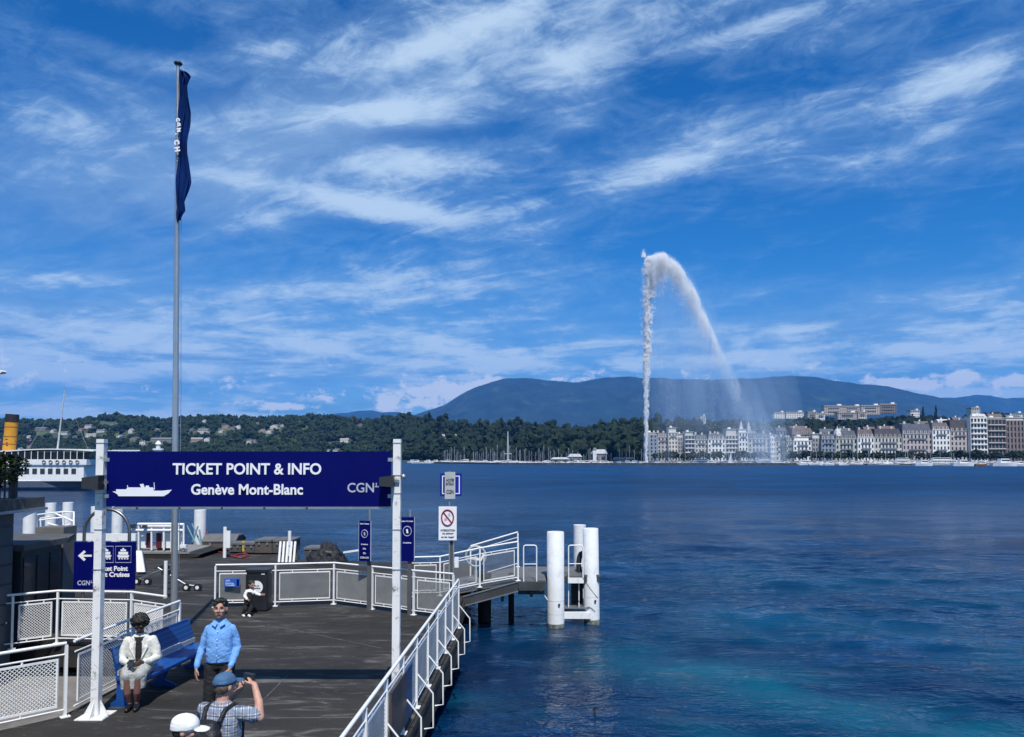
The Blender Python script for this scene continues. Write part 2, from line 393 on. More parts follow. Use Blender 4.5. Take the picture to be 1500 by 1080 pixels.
def make_land():
    px = np.linspace(-700, 2300, 300); tt = np.concatenate([[0, .0005], np.linspace(.004, 1, 110)])
    ds = np.interp(px, HP_[:, 0], HP_[:, 1])
    D = ds[None, :] + (2900 - ds[None, :]) * tt[:, None]
    PXX = np.broadcast_to(px, D.shape)
    Z = hill_h(PXX, D); Z[0, :] = -1.5
    D2 = D.copy(); D2[0, :] = D[1, :] - .2
    V = np.stack([(PXX - 750) / F * D2, D2, Z], -1).reshape(-1, 3)
    n = len(px); m = len(tt); idx = np.arange(n * m).reshape(m, n)
    Fc = np.stack([idx[:-1, :-1], idx[:-1, 1:], idx[1:, 1:], idx[1:, :-1]], -1).reshape(-1, 4)
    g = mat('hill_meadow', (.055, .075, .028), .9, var=.5, vscale=.012, dirt=.7, dirtcol=(.14, .12, .065), dscale=.008)
    tag(link('hillside', npmesh('hillside', V, Fc, g, True)), kind='structure')
    mb = MB(); mb.add([(-9500, 2700, 1), (9500, 2700, 1), (9500, FARY + 500, 1), (-9500, FARY + 500, 1)], [(0, 1, 2, 3)])
    tag(mb.build('ground', mat('plain', (.05, .07, .03), .9, var=.3, vscale=.003)), kind='structure')
SAL = [(480, 640), (540, 618), (585, 611), (600, 608), (620, 602), (650, 593), (665, 585), (680, 576), (700, 567), (720, 560), (740, 554), (765, 552), (790, 553), (815, 557), (840, 560), (870, 556), (900, 553), (920, 552), (960, 554), (1000, 556),
       (1060, 555), (1110, 554), (1135, 551), (1160, 549), (1190, 552), (1220, 557), (1250, 560), (1280, 563), (1310, 568), (1350, 575), (1375, 580), (1400, 585), (1430, 593), (1470, 604), (1540, 618), (1700, 640)]
BACK = [(300, 640), (420, 614), (470, 607), (500, 604), (520, 602), (545, 601), (560, 604), (580, 602), (600, 606), (640, 612), (760, 612), (1200, 608), (1300, 596), (1350, 586), (1385, 582), (1410, 580), (1432, 577), (1450, 580), (1475, 583), (1500, 581), (1540, 584), (1600, 580), (1750, 588), (2100, 600)]
def make_mount(name, prof, d0, dr, d1, x0, x1, seed, col):
    pr = np.array(prof, float); px = np.linspace(x0, x1, 420); tt = np.linspace(0, 1, 120)
    D = d0 + (d1 - d0) * tt[:, None] * np.ones((1, len(px)))
    yr = np.interp(px, pr[:, 0], pr[:, 1]); zr = (671 - yr) * dr / F + CAMH
    r = (dr - d0) / (d1 - d0)
    t = np.where(tt < r, tt / r, 1 - (tt - r) / (1 - r))[:, None]
    prof_t = np.where(t < .45, t * .75, .3375 + (t - .45) / .55 * .6625)
    Z = zr[None, :] * prof_t
    V = []
    for j in range(len(tt)):
        for i in range(len(px)):
            X = (px[i] - 750) / F * D[j, i]; k = prof_t[j, 0]
            nz = mnoise.fractal(Vector((X / 520, D[j, i] / 900, seed)), .9, 2.1, 7)
            rd = 1 - abs(mnoise.fractal(Vector((X / 700, D[j, i] / 1700, seed + 9)), .8, 2, 5))
            z = Z[j, i] + k * (1 - k * .93) * (230 * nz + 210 * (rd - .7)) * min(1, zr[i] / 400) + k * 3.0 * nz * min(1, zr[i] / 400)
            V.append((X, D[j, i], z if j not in (0, len(tt) - 1) else -1))
    n = len(px); m = len(tt); idx = np.arange(n * m).reshape(m, n)
    Fc = np.stack([idx[:-1, :-1], idx[:-1, 1:], idx[1:, 1:], idx[1:, :-1]], -1).reshape(-1, 4)
    mt = mat(name + '_forest', col, .95, var=.6, vscale=.006, dirt=.8, dirtcol=(.040, .058, .035), dscale=.0045)
    tag(link(name, npmesh(name, V, Fc, mt, True)), kind='structure')
make_haze(); make_water(); make_land()
make_mount('mountain', SAL, 5600, 8400, 9600, 430, 1750, 1.3, (.007, .018, .013))
make_mount('mountain', BACK, 9700, 11600, 12400, 150, 2100, 5.7, (.008, .02, .018))
# ------------------------------------------------------------------ landing stage deck
def deckmat():
    m = bpy.data.materials.new('deck_asphalt'); m.use_nodes = True; nt = m.node_tree; b = nt.nodes['Principled BSDF']
    P = node(nt, 'ShaderNodeNewGeometry').outputs['Position']
    def mp(sx, sy, rot=0):
        n = node(nt, 'ShaderNodeMapping', None, {'Vector': P}); n.inputs['Scale'].default_value = (sx, sy, 1); n.inputs['Rotation'].default_value = (0, 0, math.radians(rot)); return n.outputs[0]
    big = smooth(noise_f(nt, mp(.55, 1.1, 8), .55, 6, .62, .5), .3, .72)
    streak = smooth(noise_f(nt, mp(.42, 1.9, -6), 2.0, 9, .70, 1.0), .52, .68)
    streak2 = smooth(noise_f(nt, mp(.5, 1.5, 14), 3.4, 8, .72, 1.3), .56, .70)
    grit = noise_f(nt, mp(1, 1), 70, 3, .6)
    wetdark = smooth(noise_f(nt, mp(.6, 1.0, 20), .8, 5, .6, .6), .52, .72)
    c = mixc(nt, big, (.0185, .0170, .0150), (.040, .0372, .0335))
    c = mixc(nt, wetdark * .7, c, (.0135, .0128, .012))
    c = mixc(nt, (streak * .95 + streak2 * .8).clamp() * smooth(big, 0, 1, .35, 1), c, (.16, .153, .142))
    c = mixc(nt, smooth(grit, .45, .75) * .28, c, (.09, .088, .084))
    nt.links.new(c, b.inputs['Base Color'])
    nt.links.new((streak * .1 + .8).s, b.inputs['Roughness']); b.inputs['Specular IOR Level'].default_value = .25
    bn = node(nt, 'ShaderNodeBump', None, {'Height': grit * .4 + streak * .5, 'Strength': .35, 'Distance': .01}); nt.links.new(bn.outputs[0], b.inputs['Normal'])
    return m
deck_m = deckmat()
def railx(Y): return -1.56 + (Y - 6.75) * .0493
deck_poly = [(railx(1.5) + .05, 1.5), (railx(15.6) + .05, 15.6), (-1.25, 16.4), (-1.25, 25.0), (-4.0, 25.4), (-7.5, 26.0), (-8.1, 28.2), (-12.4, 29.2), (-21, 31.2), (-27, 31.2), (-27, 14.6),
             (-9.3, 14.6), (-8.8, 14.42), (-7.25, 14.28), (-6.42, 13.8), (-6.0, 13.35), (-6.2, 10.3), (-6.9, 9.55), (-11.8, 4.6), (-11.8, 1.5)]
mb = MB(); mb.prism(deck_poly, DK - .12, DK)
tag(mb.build('jetty_deck', deck_m), kind='structure')
under = mat('tarred_beam', (.018, .018, .017), .8, var=.4, dirt=.4, dirtcol=(.05, .045, .04))
mb = MB()
edge = [(x, y) for x, y in deck_poly]
for i in range(len(edge)):
    a, b = edge[i], edge[(i + 1) % len(edge)]
    mb.bar((a[0], a[1], DK - .29), (b[0], b[1], DK - .29), .10, .34)
mb.bar((railx(1.5) + .09, 1.5, DK - .04), (railx(15.6) + .09, 15.6, DK - .04), .05, .09)
tag(mb.build('deck_beam', under), kind='structure')
for (x, y) in [(-2.2, 9), (-2.1, 15), (-2.2, 22), (-6.7, 12.0)]:
    mb = MB(); mb.lathe([(.2, -3), (.2, .5)], (0, 0, 0), 14)
    tag(mb.build('jetty_pile', under), 'dark round support pile standing in shadow under the jetty deck', 'pile', 'support piles under the jetty deck').location = (x, y, 0)
mb = MB(); mb.bbox((-9.4, 10.9, -2), (-6.45, 14.2, .32)); tag(mb.build('lower_quay', concrete), kind='structure')
for pts_ in ([(392, 915), (484, 934), (560, 950)], [(421, 990), (374, 1037), (352, 1062)], [(395, 1052), (520, 1051)]):
    mb = MB(); w3 = [onz(*p_, DK + .003) for p_ in pts_]
    for i in range(len(w3) - 1): mb.bar(w3[i], w3[i + 1], .022, .004)
    tag(mb.build('deck_seam', mat('seam_sealant', (.085, .082, .075), .8, var=.4, vscale=6)), kind='structure')
# scattered scuffs: leaves and chalky marks flat on the deck are left to the material
# ------------------------------------------------------------------ railings
def mesh_panel(mb, p0, p1, z0a, z1a, z0b, z1b, pitch, w):
    """diagonal wire lattice between two uprights; (z0,z1) at each end"""
    p0 = Vector(p0); p1 = Vector(p1); L = (Vector((p1.x, p1.y)) - Vector((p0.x, p0.y))).length
    H = z1a - z0a
    def P(s, t, o):
        k = s / L; q = p0.lerp(p1, k); z = (z0a + (z0b - z0a) * k) + t
        return Vector((q.x, q.y, z)) + o
    nrm = Vector((-(p1 - p0).y, (p1 - p0).x, 0)).normalized()
    for sgn in (1, -1):
        o = nrm * (w * .5 * sgn)
        c = -H
        while c < L:
            a = max(c, 0); b = min(c + H, L)
            if b - a > .01:
                if sgn > 0: s0, t0, s1, t1 = a, a - c, b, b - c
                else: s0, t0, s1, t1 = a, H - (a - c), b, H - (b - c)
                mb.bar(P(s0, t0, o), P(s1, t1, o), w, w)
            c += pitch
RAIL_H = 1.0
def railing(label, pts, panels=True, pitch=.05, wire=.009, group=None, posts=None, ends=True, m=None, h=RAIL_H, name='railing', bottom=.10, wm=None):
    m = m or white; o = thing(name, label, 'railing', pts[0], group=group); O = Vector(pts[0])
    L = lambda p, z: Vector((p[0] - O.x, p[1] - O.y, p[2] - O.z + z))
    mb = MB(); mb.tube([L(p, h) for p in pts], .022, 8); mb.build('top_rail', m, o)
    for i, p in enumerate(pts):
        if posts is None or i in posts:
            mb = MB(); q = pts[min(i + 1, len(pts) - 1)]; r = pts[max(i - 1, 0)]
            a = math.atan2(q[1] - r[1], q[0] - r[0])
            mb.box(L(p, h / 2 - .01), (.038, .048, h - .03), a); mb.box(L(p, .006), (.12, .12, .012), a)
            mb.build('post', m, o)
    for i in range(len(pts) - 1):
        a, b = Vector(pts[i]), Vector(pts[i + 1]); d = (b - a); n = d.length
        e0 = a + d * (.02 / n); e1 = b - d * (.02 / n)
        for z, nm in ((h - .15, 'mid_rail'), (bottom, 'bottom_rail')):
            mb = MB(); mb.tube([L(e0, z), L(e1, z)], .0125, 6); mb.build(nm, m, o)
        if panels:
            u0 = a + d * (.10 / n); u1 = b - d * (.10 / n); z0, z1 = bottom + .06, h - .21
            mb = MB()
            for (q0, q1) in ((L(u0, z0), L(u1, z0)), (L(u0, z1), L(u1, z1))): mb.bar(q0, q1, .02, .028)
            for u in (u0, u1): mb.bar(L(u, z0 - .013), L(u, z1 + .013), .026, .02)
            for k in (.25, .75):
                c = u0.lerp(u1, k); mb.bar(L(c, bottom), L(c, z0), .02, .02); mb.bar(L(c, z1), L(c, h - .15), .02, .02)
            f = mb.build('panel_frame', m, o)
            mb = MB(); a0 = L(u0, 0); b0 = L(u1, 0)
            mesh_panel(mb, a0, b0, a0.z + z0, a0.z + z1, b0.z + z0, b0.z + z1, pitch, wire)
            mb.build('wire_mesh', wm or m, f, kind='stuff')
    return o
wire_grey = mat('wire_grey', (.30, .31, .30), .5, .2)
V3 = lambda x, y, z=DK: (x, y, z)
rl = railing('white railing with diamond wire mesh along the near left edge of the deck', [V3(-10.3, 6.15), V3(-8.6, 7.85), V3(-7.45, 8.97), V3(-6.14, 10.30)][::1], pitch=.052, wire=.0085)
railing('white mesh railing behind the blue benches running away from the tall sign post', [V3(-6.10, 10.42), V3(-6.03, 11.9), V3(-5.93, 13.30)], pitch=.05, wire=.006, posts=[1, 2])
railing('white mesh railing with a bend round the gap beside the grey kiosk', [V3(-10.9, 13.1), V3(-9.30, 13.9), V3(-8.72, 14.32), V3(-7.24, 14.2), V3(-6.36, 13.72)], pitch=.05, wire=.008, posts=[1, 2, 3])
far_pts = [onz(315, 889.7, DK), onz(403, 888.2, DK), onz(489, 885.2, DK), onz(545, 892.7, DK), onz(606, 901, DK), onz(664, 908, DK)]
railing('white fine mesh railing closing the far side of the deck, behind the litter bin', [tuple(p) for p in far_pts], pitch=.036, wire=.0075, wm=wire_grey)
# right-hand railing above the water with outboard brackets
ys = [15.6 - .985 * i for i in range(14)]
rp = [V3(railx(y), y) for y in ys]
rr = railing('long white railing on brackets along the waterside edge of the deck, right of the sign', rp, pitch=.046, wire=.0095, wm=mat('wire_pale', (.70, .71, .70), .5, .1))
for y in ys:
    mb = MB(); x = railx(y)
    O = Vector(rp[0]); q = lambda dx, z: Vector((x + dx, y, z)) - Vector((O.x, O.y, 0)) - Vector((0, 0, O.z))
    mb.tube([q(.02, DK + .47), q(.24, DK + .20), q(.25, DK - .28), q(.12, DK - .30)], .0125, 6)
    mb.build('bracket', white, rr)
# printed banner hung on the railing
mb = MB(); O = Vector(rp[0]); ya, yb = 8.75, 10.05
pn = bpy.data.materials.new('banner_print'); pn.use_nodes = True; n_ = pn.node_tree
tcx = node(n_, 'ShaderNodeTexCoord'); spx = node(n_, 'ShaderNodeSeparateXYZ', None, {0: tcx.outputs['Object']})
cc = mixc(n_, smooth(E(n_, spx.outputs[1]), -6.02, -5.9), (.075, .050, .040), (.012, .07, .22))
cc = mixc(n_, smooth(noise_f(n_, tcx.outputs['Object'], 3.2, 6, .7, .6), .45, .62) * .7, cc, (.02, .018, .02))
n_.links.new(cc, n_.nodes['Principled BSDF'].inputs['Base Color']); n_.nodes['Principled BSDF'].inputs['Roughness'].default_value = .4
mb.bar((railx(ya) + .05 - O.x, ya - O.y, .48), (railx(yb) + .05 - O.x, yb - O.y, .48), .02, .66)
mb.build('banner', pn, rr, label='brown and blue printed banner on the railing')
# ------------------------------------------------------------------ gangway, platform and white piles
RY = 19.1
R0 = (-2.6, RY, DK); R1 = tuple(aty(644.5, 873, RY)); R2 = tuple(aty(703, 860.5, RY)); R3 = tuple(aty(759, 851, RY))
PZ = R3[2]
g = thing('gangway', 'grey sloping gangway rising from the deck towards the white mooring piles', 'gangway', (R1[0], RY, DK))
O = Vector((R1[0], RY, DK)); mb = MB()
ramp_m = mat('gangway_grating', (.13, .13, .125), .7, .1, var=.2, vscale=6, dirt=.4)
beam_m = mat('gangway_beam', (.065, .07, .072), .55, .3, var=.2, dirt=.5)
x0, x1 = -1.9, 2.05
mb.add([(x0 - O.x, 0.06, .006), (R3[0] - O.x, .06, PZ - DK), (R3[0] - O.x, 2.5, PZ - DK), (x0 - O.x, 2.5, .006), (x0 - O.x, .06, -.04), (R3[0] - O.x, .06, PZ - DK - .05), (R3[0] - O.x, 2.5, PZ - DK - .05), (x0 - O.x, 2.5, -.04)],
       [(0, 1, 2, 3), (4, 7, 6, 5), (0, 4, 5, 1), (3, 2, 6, 7), (0, 3, 7, 4), (1, 5, 6, 2)])
mb.bbox((R3[0] - O.x, .06, PZ - DK - .05), (.88 - O.x, 2.5, PZ - DK)); mb.bbox((.88 - O.x, .98, PZ - DK - .05), (2.38 - O.x, 2.5, PZ - DK)); mb.build('walkway', ramp_m, g)
mb = MB()
for yy in (0, 2.55):
    mb.bar((-1.25 - O.x, yy, -.11), (R3[0] - O.x, yy, PZ - DK - .13), .10, .24); mb.bar((R3[0] - O.x, yy, PZ - DK - .13), ((.86 if yy == 0 else 2.0) - O.x, yy, PZ - DK - .13), .10, .22)
for k in range(5): mb.bar((-1.0 + k * .75 - O.x, 0.06 if k < 3 else 1.1, -.16 + min(k, 2) * .1), (-1.0 + k * .75 - O.x, 2.5, -.16 + min(k, 2) * .1), .08, .16)
mb.bbox((R3[0] - O.x, .3, PZ - DK - .40), (.86 - O.x, 2.3, PZ - DK - .06)); mb.bar((.88 - O.x, 1.03, PZ - DK - .12), (2.36 - O.x, 1.03, PZ - DK - .12), .08, .13); mb.build('side_beam', beam_m, g)
mb = MB(); mb.bar((-1.25 - O.x, -.055, -.235), (R3[0] - O.x, -.055, PZ - DK - .255), .03, .025); mb.bar((-1.25 - O.x, -.055, .01), (R3[0] - O.x, -.055, PZ - DK - .01), .03, .03); mb.build('edge_strip', grey_metal, g)
for (xx, w) in ((-.75, .36), (-.02, .16)):
    mb = MB(); mb.lathe([(w / 2, -3.5), (w / 2, .4)], (xx - O.x, 1.3, 0), 14); mb.build('support', under, g)
railing('white mesh railing on the near side of the sloping gangway', [R0, R1, R2, R3], pitch=.045, wire=.0055, bottom=.09, wm=wire_grey)
railing('plain white railing on the far side of the gangway', [(-1.2, 21.55, DK), (.17, 21.55, PZ)], panels=False)
def pile(px, yw, ytop, r, label, lean=0):
    b = onz(px, yw, 0); zt = aty(px, ytop, b.y).z; mb = MB()
    mb.lathe([(r, -3.0), (r, 0), (r * 1.0, zt - .015), (r - .012, zt)], (0, 0, 0), 26)
    o = mb.build('mooring_pile', pile_white); o.location = (b.x, b.y, 0); o.rotation_euler = (0, math.radians(lean), 0)
    tag(o, label, 'pile', 'white mooring piles at the gangway'); 
    for zz in (zt * .28, .35):
        m2 = MB(); m2.lathe([(r + .004, zz), (r + .004, zz + .012)], (0, 0, 0), 26, cap=False); m2.build('collar', pile_white, o)
    m2 = MB(); m2.lathe([(r + .002, -.05), (r + .002, .10)], (0, 0, 0), 26, cap=False); m2.build('waterline_stain', mat('algae', (.16, .17, .13), .7, var=.5, vscale=8), o)
    m3 = MB(); m3.lathe([(.0, 0), (.03, .0), (.03, .03), (0, .035)], (0, 0, 0), 8, cap=False)
    k = m3.build('bolt', dark_metal, o); k.location = (.08, -r, .62); k.rotation_euler = (PI / 2, 0, 0)
    return o
pile(814, 918, 779, .228, 'white round mooring pile nearest the gangway, left of the landing step')
pile(867, 912, 774, .212, 'white round mooring pile on the right of the landing step', -.6)
b3 = aty(850, 769, 22.4)
mb = MB(); mb.lathe([(.19, -3), (.19, b3.z)], (0, 0, 0), 24); o = mb.build('mooring_pile', pile_white); o.location = (b3.x - .02, 22.4, 0)
tag(o, 'white round mooring pile at the back, behind the right-hand pile', 'pile', 'white mooring piles at the gangway')
def gate(pxa, pxb, ytop, ybot, Y, label, plate=False):
    a = aty(pxa, ybot, Y); b = aty(pxb, ybot, Y); zt = aty(pxa, ytop, Y).z - a.z; w = b.x - a.x
    o = thing('gate_frame', label, 'gate', tuple(a)); mb = MB(); r = .05
    mb.tube([(0, 0, 0), (0, 0, zt - r), (r * .3, 0, zt - r * .3), (r, 0, zt), (w - r, 0, zt), (w - r * .3, 0, zt - r * .3), (w, 0, zt - r), (w, 0, 0)], .017, 8)
    mb.build('frame', white, o); mb = MB(); mb.tube([(0, 0, zt * .48), (w, 0, zt * .48)], .013, 6); mb.build('crossbar', white, o)
    if plate:
        mb = MB(); mb.bbox((-.02, -.03, -.06), (w + .02, .03, .08)); mb.build('toe_plate', white, o)
gate(767, 786, 799, 852, RY, 'white tubular gate frame left of the nearest mooring pile')
gate(833, 854, 799, 851, 20.03, 'white tubular gate frame between the two front mooring piles', True)
st = thing('landing_step', 'white and grey boarding step low over the water between the mooring piles', 'step', (1.3, 19.95, 0))
mb = MB(); xa = aty(823, 900, 19.9).x - 1.3; xb = aty(866, 900, 19.9).x - 1.3
zb0 = aty(830, 908, 19.9).z; zb1 = aty(830, 898.5, 19.9).z
mb.bbox((xa, .06, zb0), (xb, .16, zb1)); mb.bbox((xa, 1.0, zb0), (xb, 1.1, zb1)); mb.build('crossbeam', white, st)
mb = MB()
for k in range(11): mb.bar((xa, .14 + k * .09, zb1 + .10), (xb, .14 + k * .09, zb1 + .10), .06, .03)
mb.build('grating', grey_metal, st); 
for xx in (xa + .2, xa + .48, xb - .1):
    mb = MB(); mb.tube([(xx, .2, zb1 + .1), (xx, .2, PZ - .02)], .016, 6); mb.build('upright', white, st)
mb = MB(); mb.bbox((xb - .46, .75, zb1 + .1), (xb - .14, .9, PZ - .1)); mb.build('fender', black, st)
mb = MB(); mb.tube([(aty(786, 857, 19.2).x - 1.3, -.6, aty(786, 857, 19.2).z), (aty(802, 881, 19.3).x - 1.3, -.45, aty(802, 881, 19.3).z)], .02, 6); mb.build('brace', white, st)
ch = [aty(853, 846, 19.72), aty(858, 853, 19.74), aty(864, 862, 19.76), aty(871, 871, 19.78), aty(875, 876, 19.8)]
mb = MB(); 
for i in range(26):
    t = i / 25 * 4; k = min(3, int(t)); p = Vector(ch[k]).lerp(Vector(ch[k + 1]), t - k)
    mb.tube([p + Vector((-.012, 0, .010)), p + Vector((.012, 0, -.010))], .010, 5)
o = mb.build('chain', dark_metal); tag(o, 'thin dark chain hanging across the right-hand mooring pile', 'chain')
o = thing('tyre_fender', 'black tyre fender hanging behind the right gate frame', 'fender', tuple(aty(853, 829, 20.6)))
mb = MB(); mb.tube([(.10 * math.cos(a) , .05 * math.sin(a), .34 * math.sin(a)) for a in np.linspace(0, 2 * PI, 20, endpoint=False)], .07, 8, closed=True); mb.build('tyre', black, o)
# ------------------------------------------------------------------ kiosk at the left
kw = mat('kiosk_cladding', (.055, .07, .085), .5, var=.12, vscale=2); ks = mat('kiosk_roof', (.085, .083, .08), .8, var=.2, dirt=.5)
glass_d = mat('dark_glazing', (.010, .022, .035), .12, var=.2)
k = thing('quay_building', 'dark clad quay building with a flat concrete roof slab at the left edge', 'building', (-9.4, 14, DK))
mb = MB(); mb.bbox((-6, -12, -.9), (0, 0, 2.55)); mb.build('wall', kw, k)
for i in range(7):
    mb = MB(); mb.bbox((.0, -12, .15 + i * .36), (.025, -.03, .47 + i * .36)); mb.build('cladding_panel', kw, k)
mb = MB(); mb.bbox((-6, -12, 2.553), (.36, .35, 2.80)); mb.build('roof_slab', ks, k)
mb = MB(); mb.bbox((.36, -12, 2.55), (.40, .39, 2.60)); mb.build('drip_edge', galv, k)
k = thing('ticket_kiosk', 'low dark glazed kiosk with a grey flat roof behind the railing', 'kiosk', (-9.3, 14.1, DK))
mb = MB(); mb.bbox((-4, 0, 0), (0, 1.25, 1.78)); mb.build('wall', mat('kiosk_frame', (.02, .025, .03), .5), k)
for i in range(3):
    mb = MB(); mb.bbox((.0, .06 + i * .4, .25), (.02, .36 + i * .4, 1.65)); mb.build('window', glass_d, k)
mb = MB(); mb.bbox((-4.2, -.02, 1.783), (.06, 1.35, 1.90)); mb.prism([(-4.2, 1.352), (.06, 1.352), (-.35, 2.3), (-4.2, 2.3)], 1.78, 1.88); mb.build('roof', ks, k)
mb = MB(); mb.bbox((-1.35, 2.5, -.0), (-.72, 3.0, 2.0)); mb.build('service_box', mat('service_box', (.13, .125, .12), .8), k)
f = thing('balustrade', 'black iron balustrade on top of the quay building roof', 'balustrade', (-9.3, 13.85, DK + 2.8))
for i in range(34):
    mb = MB(); mb.bbox((-.012, -.012 - i * .13, 0), (.012, .012 - i * .13, .78)); mb.build('baluster', dark_metal, f)
mb = MB(); mb.bbox((-.04, -.04, 0), (.04, .04, .8)); mb.build('post', dark_metal, f)
mb = MB(); mb.bbox((-.03, -4.4, .78), (.03, .04, .82)); mb.build('rail', dark_metal, f)
# ------------------------------------------------------------------ posts and big sign
SY = 10.33
def aw(px, py): return aty(px, py, SY)
def signpost(px, label, base):
    b = onz(base, 1043, DK); b.y = SY; b.x = aw(px, 850).x; zt = aw(px, 643.5).z - DK
    o = thing('sign_post', label, 'post', (b.x, SY, DK)); mb = MB(); mb.bbox((-.052, -.052, .014), (.052, .052, zt)); 
    p = mb.build('shaft', white_chip, o); mb = MB(); mb.bbox((-.19, -.19, 0), (.19, .19, .014)); mb.build('base_plate', white_chip, o)
    for a in range(4):
        mb = MB(); mb.prism([(.058, .014), (.17, .014), (.058, .22)], -.006, .006, axis='y'); q = mb.build('gusset', white_chip, o); q.rotation_euler = (0, 0, a * PI / 2 + PI / 4 * 0)
    for zz in (2.0, 2.55, 3.05, 3.3, 3.75):
        mb = MB(); mb.bbox((-.057, -.057, zz), (.057, .057, zz + .014)); mb.build('band', galv, o)
    return o
signpost(145, 'chipped white square post carrying the left end of the blue ticket sign', 140)
signpost(581, 'chipped white square post carrying the right end of the blue ticket sign', 581)
a = aw(157, 742); b = aw(573, 661.5)
W_, H_ = b.x - a.x, b.z - a.z
sg = thing('ticket_sign', 'long blue sign reading TICKET POINT & INFO between two white posts', 'sign', (a.x, SY, a.z))
mb = MB(); mb.bbox((0, -.03, 0), (W_, .03, H_)); mb.build('board', navy, sg)
mb = MB(); mb.bbox((.1, -.036, -.034), (W_ - .02, .03, -.004)); mb.build('bottom_trim', galv, sg)
for xx in (-.012, W_ + .012):
    for zz in (.12, H_ - .14):
        mb = MB(); mb.bbox((xx - .05, -.04, zz), (xx + .05, .04, zz + .05)); mb.build('clamp', galv, sg)
def fit_text(name, s, x0, x1, y0, y1, m, parent, org, Y, bold=.0, ext=.003, fn=aty):
    """lettering whose capitals span the rectangle x0..x1, y0..y1 of the board at depth Y"""
    A = fn(x0, y1, Y); B = fn(x1, y0, Y)
    o = text(name, s, 1.0, (0, 0, 0), m, parent, bold=bold); me = o.data
    co = np.array([v.co[:] for v in me.vertices]); mn = co.min(0); mx = co.max(0)
    k = np.array([(B.x - A.x) / (mx[0] - mn[0]), 1.0, (B.z - A.z) / (mx[2] - mn[2])])
    co = (co - mn) * k; co[:, 1] *= (.006 / max(1e-6, (mx[1] - mn[1])))
    co += np.array([A.x - org[0], -.008 + Y - org[1], A.z - org[2]])
    me.vertices.foreach_set('co', co.ravel()); me.update(); return o
OS = (a.x, SY, a.z); TY = SY - .031
fit_text('lettering', 'TICKET POINT & INFO', 253, 471, 678.5, 695.5, sign_white, sg, OS, TY, bold=.022)
fit_text('lettering', 'Genève Mont-Blanc', 280, 444, 709.0, 725.0, sign_white, sg, OS, TY, bold=.024)
lg = mat('logo_grey', (.42, .45, .55), .4)
fit_text('logo', 'CGN', 509, 548, 707.5, 721.5, lg, sg, OS, TY, bold=.012)
mb = MB()
for (u0, v0, u1, v1) in ((549, 712.5, 555, 713.8), (550.6, 707.5, 552, 712.5)):
    A = aty(u0, v1, TY); B = aty(u1, v0, TY); mb.bbox((A.x - OS[0], -.037, A.z - OS[2]), (B.x - OS[0], -.031, B.z - OS[2]))
mb.build('logo', lg, sg)
hull = [(165, 720), (172, 724), (174, 727), (240, 727), (247, 723), (252, 717.5), (238, 719), (226, 719), (224, 717), (170, 717), (171, 720)]
sup = [[(187, 714.2), (224, 714.2), (226, 717), (185, 717)], [(205, 709.5), (210, 708.8), (212, 714.2), (207, 714.2)], [(186.4, 711), (187.2, 711), (188, 714.5), (187, 714.5)], [(225.5, 707), (226.2, 707), (227, 717), (226, 717)], [(214, 711.5), (218, 711.5), (219, 714.2), (213, 714.2)]]
mb = MB()
for poly in [hull] + sup:
    mb.prism([(aty(u, v, TY).x - OS[0], aty(u, v, TY).z - OS[2]) for u, v in poly][::-1], -.037, -.031, axis='y')
mb.build('ship_emblem', sign_white, sg)
mb = MB()
for i in range(5):
    xx = aw(173 + (i * 62 + 28), 742).x - OS[0]; mb.bbox((xx, -.04, -.036), (xx + .03, -.0365, -.008))
mb.build('trim_joint', dark_metal, sg)
def device(px, py, w, h, label, side):
    p = aty(px, py, SY - .14); o = thing('floodlight', label, 'floodlight', tuple(p)); s = (SY - .14) / F
    mb = MB(); mb.prism([(-w * s / 2, -h * s * .4), (w * s / 2, -h * s / 2), (w * s / 2, h * s / 2), (-w * s / 2, h * s * .35)], -.09, .06, axis='y'); mb.build('housing', dark_metal, o)
    mb = MB(); mb.bbox((-.02 * side, .05, -.02), (.16 * side, .09, .02)); mb.build('bracket', galv, o)
device(567, 705, 20, 17, 'small black floodlight clamped over the right end of the ticket sign', 1)
device(137, 707, 24, 21, 'small black floodlight clamped to the left sign post', 1)
mb = MB(); p = aty(591, 698, SY); mb.lathe([(.0, -.04), (.03, -.03), (.035, .0), (.02, .03), (0, .035)], (0, 0, 0), 10, cap=False); mb.tube([(-.07, 0, -.01), (0, 0, -.01)], .012, 6)
o = mb.build('camera_dome', galv); o.location = p; tag(o, 'little metal dome fitting on the right side of the right sign post', 'fitting')
